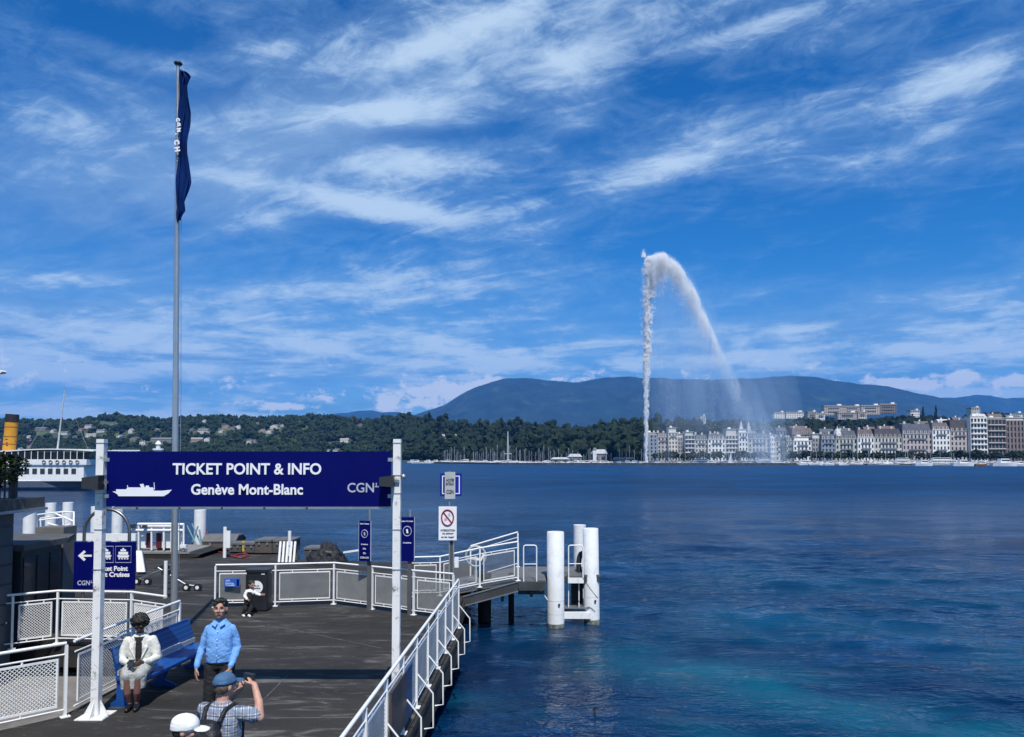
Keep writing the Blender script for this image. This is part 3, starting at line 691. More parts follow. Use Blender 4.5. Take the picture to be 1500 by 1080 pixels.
# ------------------------------------------------------------------ woods
def ico(sub):
    bm = bmesh.new(); bmesh.ops.create_icosphere(bm, subdivisions=sub, radius=1.0)
    V = np.array([v.co[:] for v in bm.verts]); Fc = np.array([[v.index for v in f.verts] for f in bm.faces]); bm.free(); return V, Fc
I1, I2 = ico(1), ico(2)
def crown_template(kind, seed, hi=False):
    """unit crown: radius about 1, standing on z=0; many small leaf clumps through the volume"""
    r = np.random.default_rng(seed); Vs = []; Fs = []; k = 0
    n = {'round': 15, 'tall': 16, 'cone': 14}[kind] * (2 if hi else 1)
    for i in range(n):
        if kind == 'cone':
            z = (i + .5) / n; rad = (1 - z) * .55 * (.8 + .4 * r.random()); a = r.random() * 6.28
            c = np.array([math.cos(a) * rad * .5, math.sin(a) * rad * .5, z * 3.2 + .2]); s = rad * .8 + .16
            sc = np.array([s, s, s * 1.2])
        else:
            d = r.normal(size=3); d /= np.linalg.norm(d); q = r.random() ** .4
            hh = 1.0 if kind == 'round' else 1.55
            c = np.array([d[0] * .68 * q, d[1] * .68 * q, hh * .95 + d[2] * .72 * q * hh]); s = (.30 + .22 * r.random()) * (.78 if hi else 1)
            sc = np.array([s, s, s * .85])
        V, Fc = I1; W = V * (1 + .30 * r.normal(size=(len(V), 1))) * sc
        a = r.random() * 6.28; ca, sa = math.cos(a), math.sin(a)
        W = np.stack([W[:, 0] * ca - W[:, 1] * sa, W[:, 0] * sa + W[:, 1] * ca, W[:, 2]], 1)
        Vs.append(W + c); Fs.append(Fc + k); k += len(V)
    return np.concatenate(Vs), np.concatenate(Fs)
TPL = {k: [crown_template(k, s + 1) for s in range(5)] for k in ('round', 'tall', 'cone')}
def leafmat(name, a, b, c, s=.09):
    m = bpy.data.materials.new(name); m.use_nodes = True; nt = m.node_tree; bs = nt.nodes['Principled BSDF']
    at = node(nt, 'ShaderNodeAttribute', dict(attribute_name='tint')); t = E(nt, at.outputs['Fac'])
    P = node(nt, 'ShaderNodeNewGeometry').outputs['Position']
    n = noise_f(nt, P, s, 6, .7)
    f = (t * .65 + smooth(n, .3, .7) * .35).clamp()
    rmp = mixc(nt, smooth(f, .0, .6), a, b); rmp = mixc(nt, smooth(f, .62, 1.0), rmp, c)
    nt.links.new(rmp, bs.inputs['Base Color']); bs.inputs['Roughness'].default_value = .8; bs.inputs['Specular IOR Level'].default_value = .15
    return m
wood_m = leafmat('woodland_leaves', (.010, .020, .012), (.022, .038, .016), (.055, .070, .024))
park_m = leafmat('park_leaves', (.008, .016, .010), (.018, .031, .014), (.045, .060, .022), .15)
def scatter(name, items, m, label, cat):
    Vs, Fs, T = [], [], []; k = 0
    for (x, y, z, rad, hs, kind, tint) in items:
        V, Fc = TPL[kind][int(RNG.integers(5))]; a = RNG.random() * 6.28; ca, sa = math.cos(a), math.sin(a)
        W = np.stack([(V[:, 0] * ca - V[:, 1] * sa) * rad + x, (V[:, 0] * sa + V[:, 1] * ca) * rad + y, V[:, 2] * rad * hs + z], 1)
        Vs.append(W); Fs.append(Fc + k); k += len(V); T.append(np.full(len(V), tint))
    print(name, len(items), 'trees', sum(len(f) for f in Fs))
    o = link(name, npmesh(name, np.concatenate(Vs), np.concatenate(Fs), m, False, attr=np.concatenate(T)))
    tag(o, label, cat, kind='stuff')
# houses on the hill: (px, py of the base, width px, height px, colour)
HOUSES = [(87, 623, 9, 4, 'w', 'small white house just under the hilltop trees, above the ship funnel'), (61, 631, 18, 5, 'g', 'long grey house on the meadow high above the ship'), (78, 634, 6, 5, 'w', 'tiny white house beside the long grey one above the ship'),
    (94, 637, 14, 5, 'w', 'white house on the slope above the middle of the ship'), (42, 643, 6, 5, 'w', 'small white house low on the slope near the funnel'), (130, 627, 10, 5, 'w', 'white house high on the slope left of the sign post'), (120, 631, 7, 4, 'p', 'pinkish house left of the pair of white villas'),
    (134, 640, 14, 5, 'w', 'wide white villa lowest of the cluster left of the post'), (149, 633, 12, 4, 'w', 'low white villa right of the cluster above the ship stern'), (164, 624, 5, 5, 'g', 'small grey house high on the slope over the sign'), (192, 635, 6, 7, 'w', 'tall white house alone in the trees above the sign'),
    (229, 632, 4, 4, 'g', 'tiny grey house between the lone house and the flagpole'), (198, 646, 11, 6, 'g', 'grey roofed house low over the sign'), (238, 648, 34, 7, 'g', 'long grey terraced building on the slope beside the flagpole'), (289, 647, 16, 6, 'p', 'pink roofed house just right of the flagpole'),
    (304, 647, 8, 6, 'w', 'small white house beside the pink roofed one'), (299, 620, 5, 5, 'w', 'little white tower house near the ridge right of the flagpole'), (299, 635, 16, 7, 'w', 'big white villa right of the flagpole'), (281, 632, 8, 4, 'g', 'grey house touching the flagpole halyard line'),
    (324, 634, 6, 4, 'w', 'small white house left in the middle village'), (331, 628, 9, 5, 'p', 'pinkish house at the top left of the middle village'), (341, 630, 8, 5, 'g', 'grey house in the heart of the middle village'), (349, 628, 7, 5, 'w', 'white house in the heart of the middle village'),
    (363, 619, 8, 4, 'w', 'white house near the ridge above the middle village'), (377, 622, 6, 4, 'g', 'grey house near the ridge right of the white one'), (385, 634, 9, 6, 'p', 'pink brown house low in the right of the village'), (395, 635, 8, 5, 'w', 'white house low in the right of the village'),
    (403, 628, 11, 6, 'w', 'bright white house highest at the right of the village'), (413, 625, 5, 3, 'w', 'tiny white annex at the right end of the village'), (365, 650, 9, 5, 'w', 'white house low over the lettering of the sign'), (373, 648, 6, 4, 'p', 'pale pink house low over the lettering of the sign'),
    (505, 649, 12, 7, 'w', 'white house alone in dark woods above the right part of the sign'), (528, 624, 6, 3, 'g', 'grey house high in the woods near the right sign post'), (488, 661, 18, 3, 'w', 'long low white building peeping over the sign'), (658, 645, 21, 9, 'w', 'large white mansion standing out of the dark park woods'),
    (646, 646, 9, 4, 'w', 'white wing left of the large mansion'), (706, 637, 12, 4, 'w', 'pair of white roofs in the woods above the marina'), (778, 639, 4, 3, 'w', 'tiny white house in the woods above the marina'), (30, 661, 7, 5, 'w', 'white house near the shore behind the funnel'), (43, 657, 8, 5, 'g', 'grey house near the shore behind the ship'),
    (110, 641, 6, 3, 'g', 'small grey house under the white villa'), (176, 641, 7, 4, 'w', 'small white house above the left end of the sign'), (210, 651, 8, 5, 'w', 'white house tucked behind the top edge of the sign')]
def on_hill(px, py):
    for d in np.arange(900, 2400, 6):
        z = CAMH + (671 - py) / F * d
        if float(hill_h(np.array(px), np.array(d))) >= z: return d, z
    return None
placed = []
for h in HOUSES:
    r = on_hill(h[0], h[1]); placed.append(None if r is None else (h, r[0], r[1]))
hm = {'w': mat('house_render_white', (.60, .58, .54), .8), 'g': mat('house_render_grey', (.20, .20, .19), .8), 'p': mat('house_render_pink', (.32, .25, .22), .8)}
roof_m = [mat('roof_brown', (.14, .10, .085), .8, var=.3), mat('roof_grey', (.17, .165, .16), .8, var=.3), mat('roof_pale', (.34, .30, .27), .8)]
winm = mat('far_window', (.03, .04, .055), .2)
def house(w, h, dp, wm, rm, label, loc, rz, group='houses on the wooded hillside', name='hillside_house'):
    o = thing(name, label, 'house', loc, rz, group); eh = h * .66
    mb = MB(); mb.bbox((-w / 2, -dp / 2, -3), (w / 2, dp / 2, eh)); mb.prism([(-w / 2, eh), (w / 2, eh), (w / 2 - dp * .0, eh + .01), (0, h - .3)], -dp / 2 + .02, dp / 2 - .02, axis='y') if w < dp * 1.2 else None
    mb.build('wall', wm, o)
    mb = MB()
    if w < dp * 1.2: mb.prism([(-w / 2 - .5, eh - .3), (0, h), (w / 2 + .5, eh - .3), (w / 2 + .5, eh), (0, h + .4), (-w / 2 - .5, eh)], -dp / 2 - .4, dp / 2 + .4, axis='y')
    else: mb.prism([(-dp / 2 - .5, eh - .1), (dp / 2 + .5, eh - .1), (dp * .05, h), (-dp * .05, h)], -w / 2 - .4, w / 2 + .4, axis='x')
    mb.build('roof', rm, o)
    n = max(2, int(w / 3.2))
    for j in range(max(1, int(eh / 2.8))):
        for i in range(n):
            x = -w / 2 + w * (i + .5) / n; mb = MB(); mb.bbox((x - .55, -dp / 2 - .04, .8 + j * 2.8), (x + .55, -dp / 2 + .1, 2.2 + j * 2.8)); mb.build('window', winm, o)
    mb = MB(); mb.bbox((w * .2, -.4, eh), (w * .2 + .8, .4, h + .9)); mb.build('chimney', wm, o)
for i, p in enumerate(placed):
    if not p: print('house off hill', HOUSES[i]); continue
    (px, py, w, h, c, lab), d, z = p; s = d / F
    house(w * s, h * s, min(w * s, 9 + 3 * random.random()), hm[c], roof_m[i % 3] if c != 'w' else roof_m[(1, 2, 1)[i % 3]], lab, ((px - 750) / F * d, d, z - .2), random.uniform(-.25, .25))
def blocked(px, d, z_top, rad):
    rp = rad / d * F
    for p in placed:
        if p and abs(p[0][0] - px) < p[0][2] / 2 + rp * .85 and d < p[1] + 8 and d > p[1] - 420:
            yt = 671 - (z_top - CAMH) / d * F
            if yt < p[0][1] - p[0][3] * .45: return True
    return False
MEAD = [(70, 642, 24, 5), (150, 620, 22, 3), (120, 616, 20, 2), (250, 655, 20, 2), (700, 640, 10, 3), (220, 626, 10, 2), (345, 645, 12, 2)]
items = []
for i in range(6200):
    px = RNG.uniform(-330, 640); ds = np.interp(px, HP_[:, 0], HP_[:, 1]); d = ds + 25 + (1820 - ds) * RNG.random() ** 1.0
    z = float(hill_h(px, d)); py = 671 - (z - CAMH) / d * F
    if any(((px - a) / w) ** 2 + ((py - b) / h) ** 2 < 1 for a, b, w, h in MEAD) and RNG.random() < .85: continue
    tall = RNG.random() < .05; rad = RNG.uniform(4.0, 8.5) * (.6 if tall else 1); hs = RNG.uniform(.85, 1.25)
    if blocked(px, d, z + rad * hs * 1.9, rad): continue
    cl = .5 + .5 * mnoise.noise(Vector((px * .02, d * .006, 0)))
    items.append(((px - 750) / F * d, d, z - .5, rad, hs, 'cone' if tall else 'round', float(np.clip(cl * .5 + RNG.normal(.25, .2), 0, 1))))
scatter('hillside_woodland', items, wood_m, 'dark green woodland covering the hillside among the houses on the left', 'woodland')
items = []
for i in range(2300):
    px = RNG.uniform(560, 965); ds = np.interp(px, HP_[:, 0], HP_[:, 1]); dr = np.interp(px, HP_[:, 0], HP_[:, 2]); d = ds + 22 + (dr + 120 - ds) * RNG.random() ** 1.15
    if px > 945 and d < 760: continue
    z = float(hill_h(px, d)); tall = RNG.random() < .05; rad = RNG.uniform(5.0, 9.5) * (.6 if tall else 1); hs = RNG.uniform(.9, 1.35)
    if blocked(px, d, z + rad * hs * 1.9, rad): continue
    cl = .5 + .5 * mnoise.noise(Vector((px * .03, d * .006, 4)))
    items.append(((px - 750) / F * d, d, z - .5, rad, hs, 'cone' if tall else ('tall' if RNG.random() < .2 else 'round'), float(np.clip(cl * .45 + RNG.normal(.2, .2), 0, 1))))
scatter('park_woodland', items, park_m, 'dense dark park woods behind the marina in the middle of the far shore', 'woodland')
items = []
for i in range(1900):
    px = RNG.uniform(950, 1820); d = RNG.uniform(760, 1340)
    z = float(hill_h(px, d)); tall = RNG.random() < .05; rad = RNG.uniform(4.5, 8.5) * (.6 if tall else 1); hs = RNG.uniform(.9, 1.2)
    if 1120 < px < 1330 and d > 1080: rad *= .55
    items.append(((px - 750) / F * d, d, z - .5, rad, hs, 'cone' if tall else 'round', float(np.clip(RNG.normal(.35, .25), 0, 1))))
for (px, d, rad, hs, kind, n) in [(996, 820, 11, 1.5, 'round', 5), (1010, 830, 11, 1.4, 'round', 5), (1400, 840, 10, 1.55, 'round', 9), (1372, 830, 6, 2.0, 'cone', 1), (1353, 830, 5.5, 2.1, 'cone', 1), (1466, 830, 6, 2.2, 'round', 2), (1492, 820, 7, 2.0, 'round', 3), (1310, 850, 10, 1.5, 'round', 8)]:
    for q in range(n):
        p2 = px + RNG.normal(0, 9 if n > 1 else 0); z = float(hill_h(p2, d)); items.append(((p2 - 750) / F * d, d, z + (rad * .6 if kind == 'round' else 8), rad, hs, kind, .15))
scatter('town_woodland', items, park_m, 'green trees on the rise behind the waterfront buildings on the right', 'woodland')
# ------------------------------------------------------------------ waterfront buildings
BW = {'cream': (.62, .57, .48), 'white': (.78, .77, .73), 'grey': (.32, .33, .34), 'pinkish': (.47, .41, .38), 'stone': (.55, .53, .47), 'brown': (.22, .17, .15), 'blue': (.24, .28, .34), 'green': (.46, .48, .42)}
BR = {'dark': (.055, .050, .055), 'brown': (.13, .10, .095), 'slate': (.085, .095, .115), 'pale': (.5, .5, .5)}
# px0, px1, y eaves, y roof top, style, wall, roof, floors, dist, label
BL = [(946, 963, 637, 634, 'flat', 'blue', 'pale', 7, 600, 'grey blue flat roofed block just right of the fountain foot'),
 (963, 979, 641, 634, 'mansard', 'pinkish', 'brown', 6, 602, 'pinkish brown house with a dark roof, second from the fountain foot'),
 (979, 993, 634, 627, 'flat2', 'cream', 'pale', 7, 598, 'tall cream block with a white penthouse slab right of the fountain'),
 (993, 1003, 641, 636, 'flat', 'grey', 'pale', 6, 604, 'narrow grey block beside the cream penthouse block'),
 (1003, 1018, 638, 633, 'balcony', 'grey', 'pale', 6, 599, 'grey block with white balcony bands near the fountain'),
 (1018, 1037, 645, 637, 'mansard', 'stone', 'slate', 5, 603, 'stone house with slate mansard left of the bright cream house'),
 (1037, 1063, 644, 636, 'mansard', 'white', 'slate', 5, 600, 'bright cream house with a row of white dormers under the falling spray'),
 (1063, 1082, 638, 629, 'balcony', 'stone', 'pale', 6, 601, 'grey stone block with attic terrace left of the bright corner house'),
 (1082, 1096, 634, 629, 'flat2', 'white', 'pale', 6, 598, 'bright white corner house seen through the spray'),
 (1096, 1128, 643, 635, 'mansard', 'stone', 'slate', 5, 602, 'long stone house with slate mansard veiled by the spray'),
 (1128, 1136, 641, 637, 'flat', 'white', 'pale', 5, 599, 'narrow white corner house in the thick of the spray'),
 (1136, 1152, 648, 640, 'mansard', 'stone', 'slate', 4, 640, 'low pale house set back in the spray'),
 (1152, 1162, 646, 641, 'mansard', 'green', 'slate', 4, 602, 'pale green narrow house at the right edge of the spray'),
 (1162, 1189, 646, 640, 'flat2', 'white', 'brown', 4, 599, 'low bright white palace with a cornice in front of a brown roof'),
 (1160, 1192, 637, 627, 'mansard', 'brown', 'brown', 7, 660, 'brown roofed building rising behind the white palace'),
 (1190, 1203, 642, 636, 'flat', 'grey', 'pale', 5, 604, 'plain grey block right of the white palace'),
 (1203, 1224, 644, 636, 'mansard', 'blue', 'slate', 5, 600, 'blue grey house with small white dormers'),
 (1224, 1256, 643, 631, 'dome', 'green', 'slate', 4, 602, 'pale green corner building with a domed roof edge'),
 (1256, 1281, 641, 629, 'mansard', 'white', 'brown', 4, 600, 'bright white hotel front with grey brown mansard'),
 (1281, 1322, 641, 628, 'mansard', 'stone', 'dark', 4, 601, 'long stone hotel with a dark brown dormered roof'),
 (1322, 1366, 636, 621, 'mansard', 'pinkish', 'slate', 5, 600, 'pinkish grey long house with a high slate roof'),
 (1366, 1392, 630, 619, 'mansard', 'white', 'brown', 6, 598, 'bright white building left of the dark roofed house'),
 (1392, 1421, 632, 615, 'mansard', 'pinkish', 'dark', 6, 600, 'tall house with a steep dark roof left of the balcony block'),
 (1422, 1447, 612, 610, 'balcony', 'white', 'pale', 8, 596, 'modern block with curved white balconies'),
 (1447, 1474, 614, 612, 'balcony', 'brown', 'pale', 7, 598, 'modern brown block with thin pale floor bands'),
 (1474, 1506, 616, 612, 'ribs', 'brown', 'pale', 7, 600, 'brown block with white vertical ribs at the right edge'),
 (1506, 1545, 622, 614, 'mansard', 'stone', 'dark', 6, 600, 'stone house beyond the right edge of the picture'),
 (1545, 1600, 625, 616, 'mansard', 'cream', 'slate', 6, 600, 'cream house furthest right beyond the picture edge')]
def facade(o, x0, x1, yf, z0, z1, floors, wm, style, depth=14):
    w = x1 - x0; fh = (z1 - z0) / floors; n = max(3, int(round(w / 2.9)))
    mb = MB(); mb.bbox((x0 + .35, yf + .4, z0), (x1 - .35, yf + depth - .35, z1 - .1)); mb.build('window', winm, o, kind='stuff')
    mb = MB(); mb.bbox((x0, yf + .05, z0), (x0 + .4, yf + depth, z1)); mb.bbox((x1 - .4, yf + .05, z0), (x1, yf + depth, z1)); mb.bbox((x0 + .4, yf + depth - .35, z0), (x1 - .4, yf + depth, z1))
    bay = w / n; ww = min(1.35, bay * .46) if style not in ('balcony',) else bay * .72
    for i in range(n + 1):
        a = x0 + i * bay - (bay - ww) / 2; b = x0 + i * bay + (bay - ww) / 2
        mb.bbox((max(x0, a), yf + (.0 if style != 'ribs' else -.25), z0), (min(x1, b), yf + .4, z1))
    for j in range(floors + 1):
        zz = z0 + j * fh; hh = fh * (.40 if style not in ('balcony', 'ribs') else .30)
        mb.bbox((x0 + .05, yf + .08, max(z0, zz - hh / 2)), (x1 - .05, yf + .38, min(z1, zz + hh / 2 + (.2 if j == floors else 0))))
    mb.build('wall', wm, o)
    if style in ('balcony',):
        for j in range(1, floors):
            zz = z0 + j * fh; mb = MB()
            if floors == 8: mb.prism([(x0 + .4, yf), (x0 + 1.0, yf - 1.2), (x0 + w * .35, yf - 1.7), (x0 + w * .7, yf - 1.6), (x1 - 1, yf - 1.1), (x1 - .4, yf)], zz - .25, zz + .85)
            else: mb.bbox((x0 + .4, yf - 1.0, zz - .2), (x1 - .4, yf + .0, zz + .45))
            mb.build('balcony', bmats['white'] if floors != 7 else bmats['stone'], o)
    elif style not in ('ribs', 'flat'):
        mb = MB(); mb.bbox((x0 - .2, yf - .35, z1), (x1 + .2, yf + .5, z1 + .4)); mb.build('cornice', bmats['white'] if style == 'flat2' else wm, o)
        for j in (2, floors - 1):
            if j < floors and floors > 3:
                mb = MB(); mb.bbox((x0 + w * .2, yf - .8, z0 + j * fh - .1), (x1 - w * .2, yf - .02, z0 + j * fh + .08)); mb.bbox((x0 + w * .2, yf - .8, z0 + j * fh + .08), (x1 - w * .2, yf - .74, z0 + j * fh + .9)); mb.build('balcony', grey_metal, o)
bmats = {k: mat('facade_' + k, v, .8, var=.10, vscale=.3) for k, v in BW.items()}
rmats = {k: mat('townroof_' + k, v, .75, var=.2, vscale=.4) for k, v in BR.items()}
for (pa_, pb_, ye, yt, sty, wc, rc, fl, D, lab) in BL:
    X0, X1 = (pa_ - 750) / F * D + .12, (pb_ - 750) / F * D - .12; w = X1 - X0
    z1 = CAMH + (671 - ye) / F * D; zt = CAMH + (671 - yt) / F * D; base = 2.0
    o = thing('waterfront_building', lab, 'building', ((X0 + X1) / 2, D, base), 0, 'buildings along the far waterfront'); x0, x1 = -w / 2, w / 2; h = z1 - base; ht = zt - base
    facade(o, x0, x1, 0, 0, h, fl, bmats[wc], sty)
    if sty in ('mansard', 'dome'):
        i_ = min(2.2, (ht - h) * .45); mb = MB()
        v = [(x0, .3, h + .3), (x1, .3, h + .3), (x1, 13.8, h + .3), (x0, 13.8, h + .3), (x0 + i_ * .6, i_ + .3, ht), (x1 - i_ * .6, i_ + .3, ht), (x1 - i_ * .6, 12.5, ht), (x0 + i_ * .6, 12.5, ht)]
        mb.add(v, [(0, 1, 5, 4), (1, 2, 6, 5), (2, 3, 7, 6), (3, 0, 4, 7), (4, 5, 6, 7), (3, 2, 1, 0)]); rf = mb.build('roof', rmats[rc], o)
        n = max(3, int(w / 3.4)); dh = min(2.2, (ht - h) * .5)
        for i in range(n):
            xx = x0 + w * (i + .5) / n; mb = MB(); mb.bbox((xx - .75, .35, h + .45), (xx + .75, 2.6, h + .45 + dh)); mb.bbox((xx - .4, .28, h + .6), (xx + .4, .34, h + .3 + dh), mi=1)
            mb.build('dormer', [bmats['white' if wc in ('white', 'pinkish', 'blue') else 'stone'], winm], rf)
        for i in range(max(2, int(w / 9))):
            xx = x0 + w * (i + .3 + .4 * random.random()) / max(2, int(w / 9)); mb = MB(); mb.bbox((xx - .7, 5, ht - .2), (xx + .7, 6.2, ht + 1.6 + random.random())); mb.build('chimney', bmats['stone'], rf)
        if sty == 'dome':
            mb = MB(); mb.lathe([(3.4, ht - 4.5), (3.3, ht - 2.5), (2.6, ht - .6), (1.5, ht + 1.1), (.5, ht + 2), (.15, ht + 4)], (x0 + 3.3, 4, 0), 14); mb.build('dome', rmats['pale'], o)
    else:
        mb = MB(); mb.bbox((x0 + w * .08, 1.6, h + .4), (x1 - w * .12, 10, ht)); mb.build('penthouse', bmats['stone' if wc != 'white' else 'white'], o)
        mb = MB(); mb.bbox((x0 + w * .02, .9, ht), (x1 - w * .05, 10.8, ht + .35)); mb.bbox((x0, .1, h), (x1, 13.9, h + .3)); mb.build('roof', bmats['stone'], o)
        mb = MB(); mb.bbox((x0 + w * .3, 4, ht + .35), (x0 + w * .5, 6.5, ht + 1.8)); mb.build('plant_room', bmats['white'], o)
# second rows behind: roofs stepping up the slope
k = 0
TL = ['blue grey second row house rising behind the low houses in the spray', 'grey slate roofed house behind the small dormered house right of the palace', 'white slate roofed house rising just behind the domed corner', 'white house with brown roof behind the bright hotel front', 'wide stone house behind the dark roofed hotel', 'tall stone house behind the left half of the pinkish long house',
      'tall grey house with brown roof behind the right half of the pinkish long house', 'tall white house rising behind the bright white building', 'grey house behind the veiled stone house in the spray', 'grey slate roofed house behind the bright cream house under the spray', 'wide brown house right behind the brown roofed building', 'stone house peeping over the steep dark roof',
      'grey second row house just right of the fountain foot', 'grey flat topped house behind the curved balcony block', 'stone house with brown roof behind the pale banded block', 'white house with brown roof behind the ribbed block at the right']
for (px, yt, w, h, c, rc) in [(1145, 626, 14, 8, 'blue', 'slate'), (1212, 628, 20, 9, 'grey', 'slate'), (1240, 627, 16, 8, 'white', 'slate'), (1275, 625, 16, 8, 'white', 'brown'), (1300, 624, 24, 9, 'stone', 'brown'), (1330, 620, 18, 10, 'stone', 'slate'), (1352, 617, 20, 10, 'grey', 'brown'), (1384, 614, 16, 9, 'white', 'pale'),
    (1108, 634, 14, 7, 'grey', 'slate'), (1050, 634, 12, 7, 'grey', 'slate'), (1170, 624, 22, 8, 'brown', 'brown'), (1405, 611, 14, 8, 'stone', 'brown'), (960, 633, 12, 7, 'grey', 'slate'), (1437, 606, 18, 9, 'grey', 'pale'), (1460, 606, 20, 9, 'stone', 'brown'), (1487, 608, 20, 9, 'white', 'brown')]:
    D = 700 + 20 * (k % 3); s = D / F; zt = CAMH + (671 - yt) * s; ww, hh = w * s, zt - 2.0
    o = thing('town_house', TL[k], 'building', ((px - 750) * s, D, 2.0), 0, 'second row roofs behind the waterfront'); k += 1
    facade(o, -ww / 2, ww / 2, 0, 0, hh - 4, 6, bmats[c], 'plain', 10)
    mb = MB(); mb.prism([(-.4, hh - 3.7), (10.4, hh - 3.7), (6.5, hh), (3.5, hh)], -ww / 2 - .3, ww / 2 + .3, axis='x'); rf = mb.build('roof', rmats[rc], o)
    mb = MB(); mb.bbox((-1.2, 4, hh - .3), (0, 5, hh + 1.5)); mb.build('chimney', bmats['white'], rf)
# long apartment block and houses on the crest
def crest(px0, px1, yb, yt, D, wm, rm, lab, fl=3):
    s = D / F; o = thing('crest_building', lab, 'building', (((px0 + px1) / 2 - 750) * s, D, CAMH + (671 - yb) * s - 6)); w = (px1 - px0) * s; h = (yb - yt) * s + 6
    facade(o, -w / 2, w / 2, 0, 0, h - 2, fl + 2, wm, 'plain', 12)
    mb = MB(); mb.bbox((-w / 2 - .4, -.6, h - 1.6), (w / 2 + .4, 12.4, h)); mb.build('roof', rm, o)
    mb = MB(); mb.bbox((w * .25, 3, h), (w * .45, 7, h + 2.5)); mb.build('roof_house', bmats['white'], o)
crest(1208, 1236, 603, 594, 1180, bmats['pinkish'], roof_m[2], 'pinkish left wing of the long apartment block on the crest', 3)
crest(1236, 1262, 602, 594.5, 1184, bmats['pinkish'], roof_m[2], 'second wing of the long apartment block on the crest', 3)
crest(1262, 1290, 602, 593.5, 1182, bmats['pinkish'], roof_m[2], 'third wing of the long apartment block on the crest', 3)
crest(1290, 1314, 600, 591.5, 1186, bmats['brown'], roof_m[2], 'brown right wing of the long apartment block on the crest', 3)
crest(1228, 1256, 609, 604, 1130, bmats['pinkish'], roof_m[2], 'lower pink terrace in front of the crest apartment block', 2)
crest(1258, 1270, 608, 603, 1132, bmats['cream'], roof_m[2], 'small cream house in front of the crest apartment block', 2)
crest(1184, 1197, 611, 603, 1150, bmats['pinkish'], roof_m[2], 'pink house left of the crest apartment block', 2)
crest(1197, 1209, 610, 605, 1152, bmats['white'], roof_m[2], 'white house touching the crest apartment block', 2)
crest(1134, 1150, 608, 604, 1230, bmats['white'], roof_m[2], 'low white house furthest left on the crest', 1)
crest(1152, 1178, 608, 603.5, 1232, bmats['white'], roof_m[2], 'long low white house on the crest', 1)
crest(1335, 1348, 606, 601, 1150, bmats['white'], roof_m[2], 'white house on the crest beside the pointed conifers', 1)
crest(1424, 1437, 603, 597, 1100, bmats['stone'], roof_m[2], 'pale house on the crest above the balcony block', 1)
crest(1480, 1500, 609, 605, 1100, bmats['white'], roof_m[1], 'white house on the crest at the right edge', 1)
crest(1026, 1034, 617, 609, 1150, bmats['white'], roof_m[2], 'single white house on the crest under the arch of spray', 2)
for (px, yt, D) in ((1086, 616, 680), (1097, 617, 684)):
    s = D / F; o = thing('church_tower', 'slender pale church spire, %s of the pair behind the spray' % ('left one' if px == 1086 else 'right one'), 'tower', ((px - 750) * s, D, 2.0)); h = CAMH + (671 - yt) * s - 2
    mb = MB(); mb.bbox((-1.6, -1.6, 0), (1.6, 1.6, h - 7)); mb.build('wall', bmats['stone'], o); mb = MB(); mb.lathe([(2.0, h - 7), (0.1, h)], (0, 0, 0), 4); mb.build('spire', rmats['pale'], o)
# ------------------------------------------------------------------ quay, breakwater, waterfront trees
stone_d = mat('breakwater_stone', (.06, .06, .058), .9, var=.5, vscale=.5, bump=.6, bscale=2)
def strip(name, pts, w, z0, z1, m, kind='structure'):
    mb = MB()
    for i in range(len(pts) - 1): mb.bar((pts[i][0], pts[i][1], (z0 + z1) / 2), (pts[i + 1][0], pts[i + 1][1], (z0 + z1) / 2), w, z1 - z0)
    return tag(mb.build(name, m), kind=kind)
def gx(px, D): return (px - 750) / F * D
strip('breakwater', [(gx(640, 600), 600), (gx(735, 505), 505), (gx(800, 490), 490), (gx(950, 480), 480), (gx(1165, 470), 470)], 5, -2, 1.25, stone_d)
strip('quay_wall', [(gx(925, 572), 572), (gx(1240, 560), 560), (gx(1900, 560), 560)], 24, -2, 1.5, concrete)
strip('promenade', [(gx(925, 586), 586), (gx(1900, 576), 576)], 16, .5, 1.7, concrete)
strip('jetty', [(gx(1165, 470), 470), (gx(1310, 430), 430), (gx(1420, 412), 412)], 3, -1, .55, concrete)
trunk_m = mat('tree_trunk', (.06, .045, .035), .9)
def tree_proto(seed, kind='round'):
    V, Fc = crown_template(kind, seed + 50, True); o = thing('waterfront_tree', '', 'tree')
    me = npmesh('crown', V * np.array([3.6, 3.6, 3.0]) + np.array([0, 0, 1.8]), Fc, park_m, False, attr=np.full(len(V), .2 + .12 * seed)); link('crown', me, o)
    mb = MB(); mb.tube([(0, 0, -.2), (.1, 0, 2.2), (-.05, .1, 4.8)], [.32, .24, .12], 6); mb.tube([(.08, 0, 2.4), (1.3, .3, 4.4)], [.14, .06], 5); mb.tube([(.08, 0, 2.6), (-1.2, -.4, 4.6)], [.14, .06], 5); mb.build('trunk', trunk_m, o)
    return o
protos = [tree_proto(s) for s in range(4)]; used = set()
n = 0
for px in np.arange(958, 1640, 8.2):
    if 1128 < px < 1150: continue
    p = protos[n % 4]; D = 578 + RNG.uniform(-3, 3); loc = (gx(px + RNG.uniform(-2, 2), D), D, 1.6); s = RNG.uniform(.9, 1.25) * (1.25 if 1445 > px > 1370 and RNG.random() < .4 else 1)
    lab = 'round green quayside tree in the row before the waterfront buildings'
    if n < 4: p.location = loc; p.scale = (s,) * 3; p['label'] = lab; p['group'] = 'row of trees along the far quay'
    else: copy_tree(p, loc, RNG.random() * 6, lab, s)
    n += 1
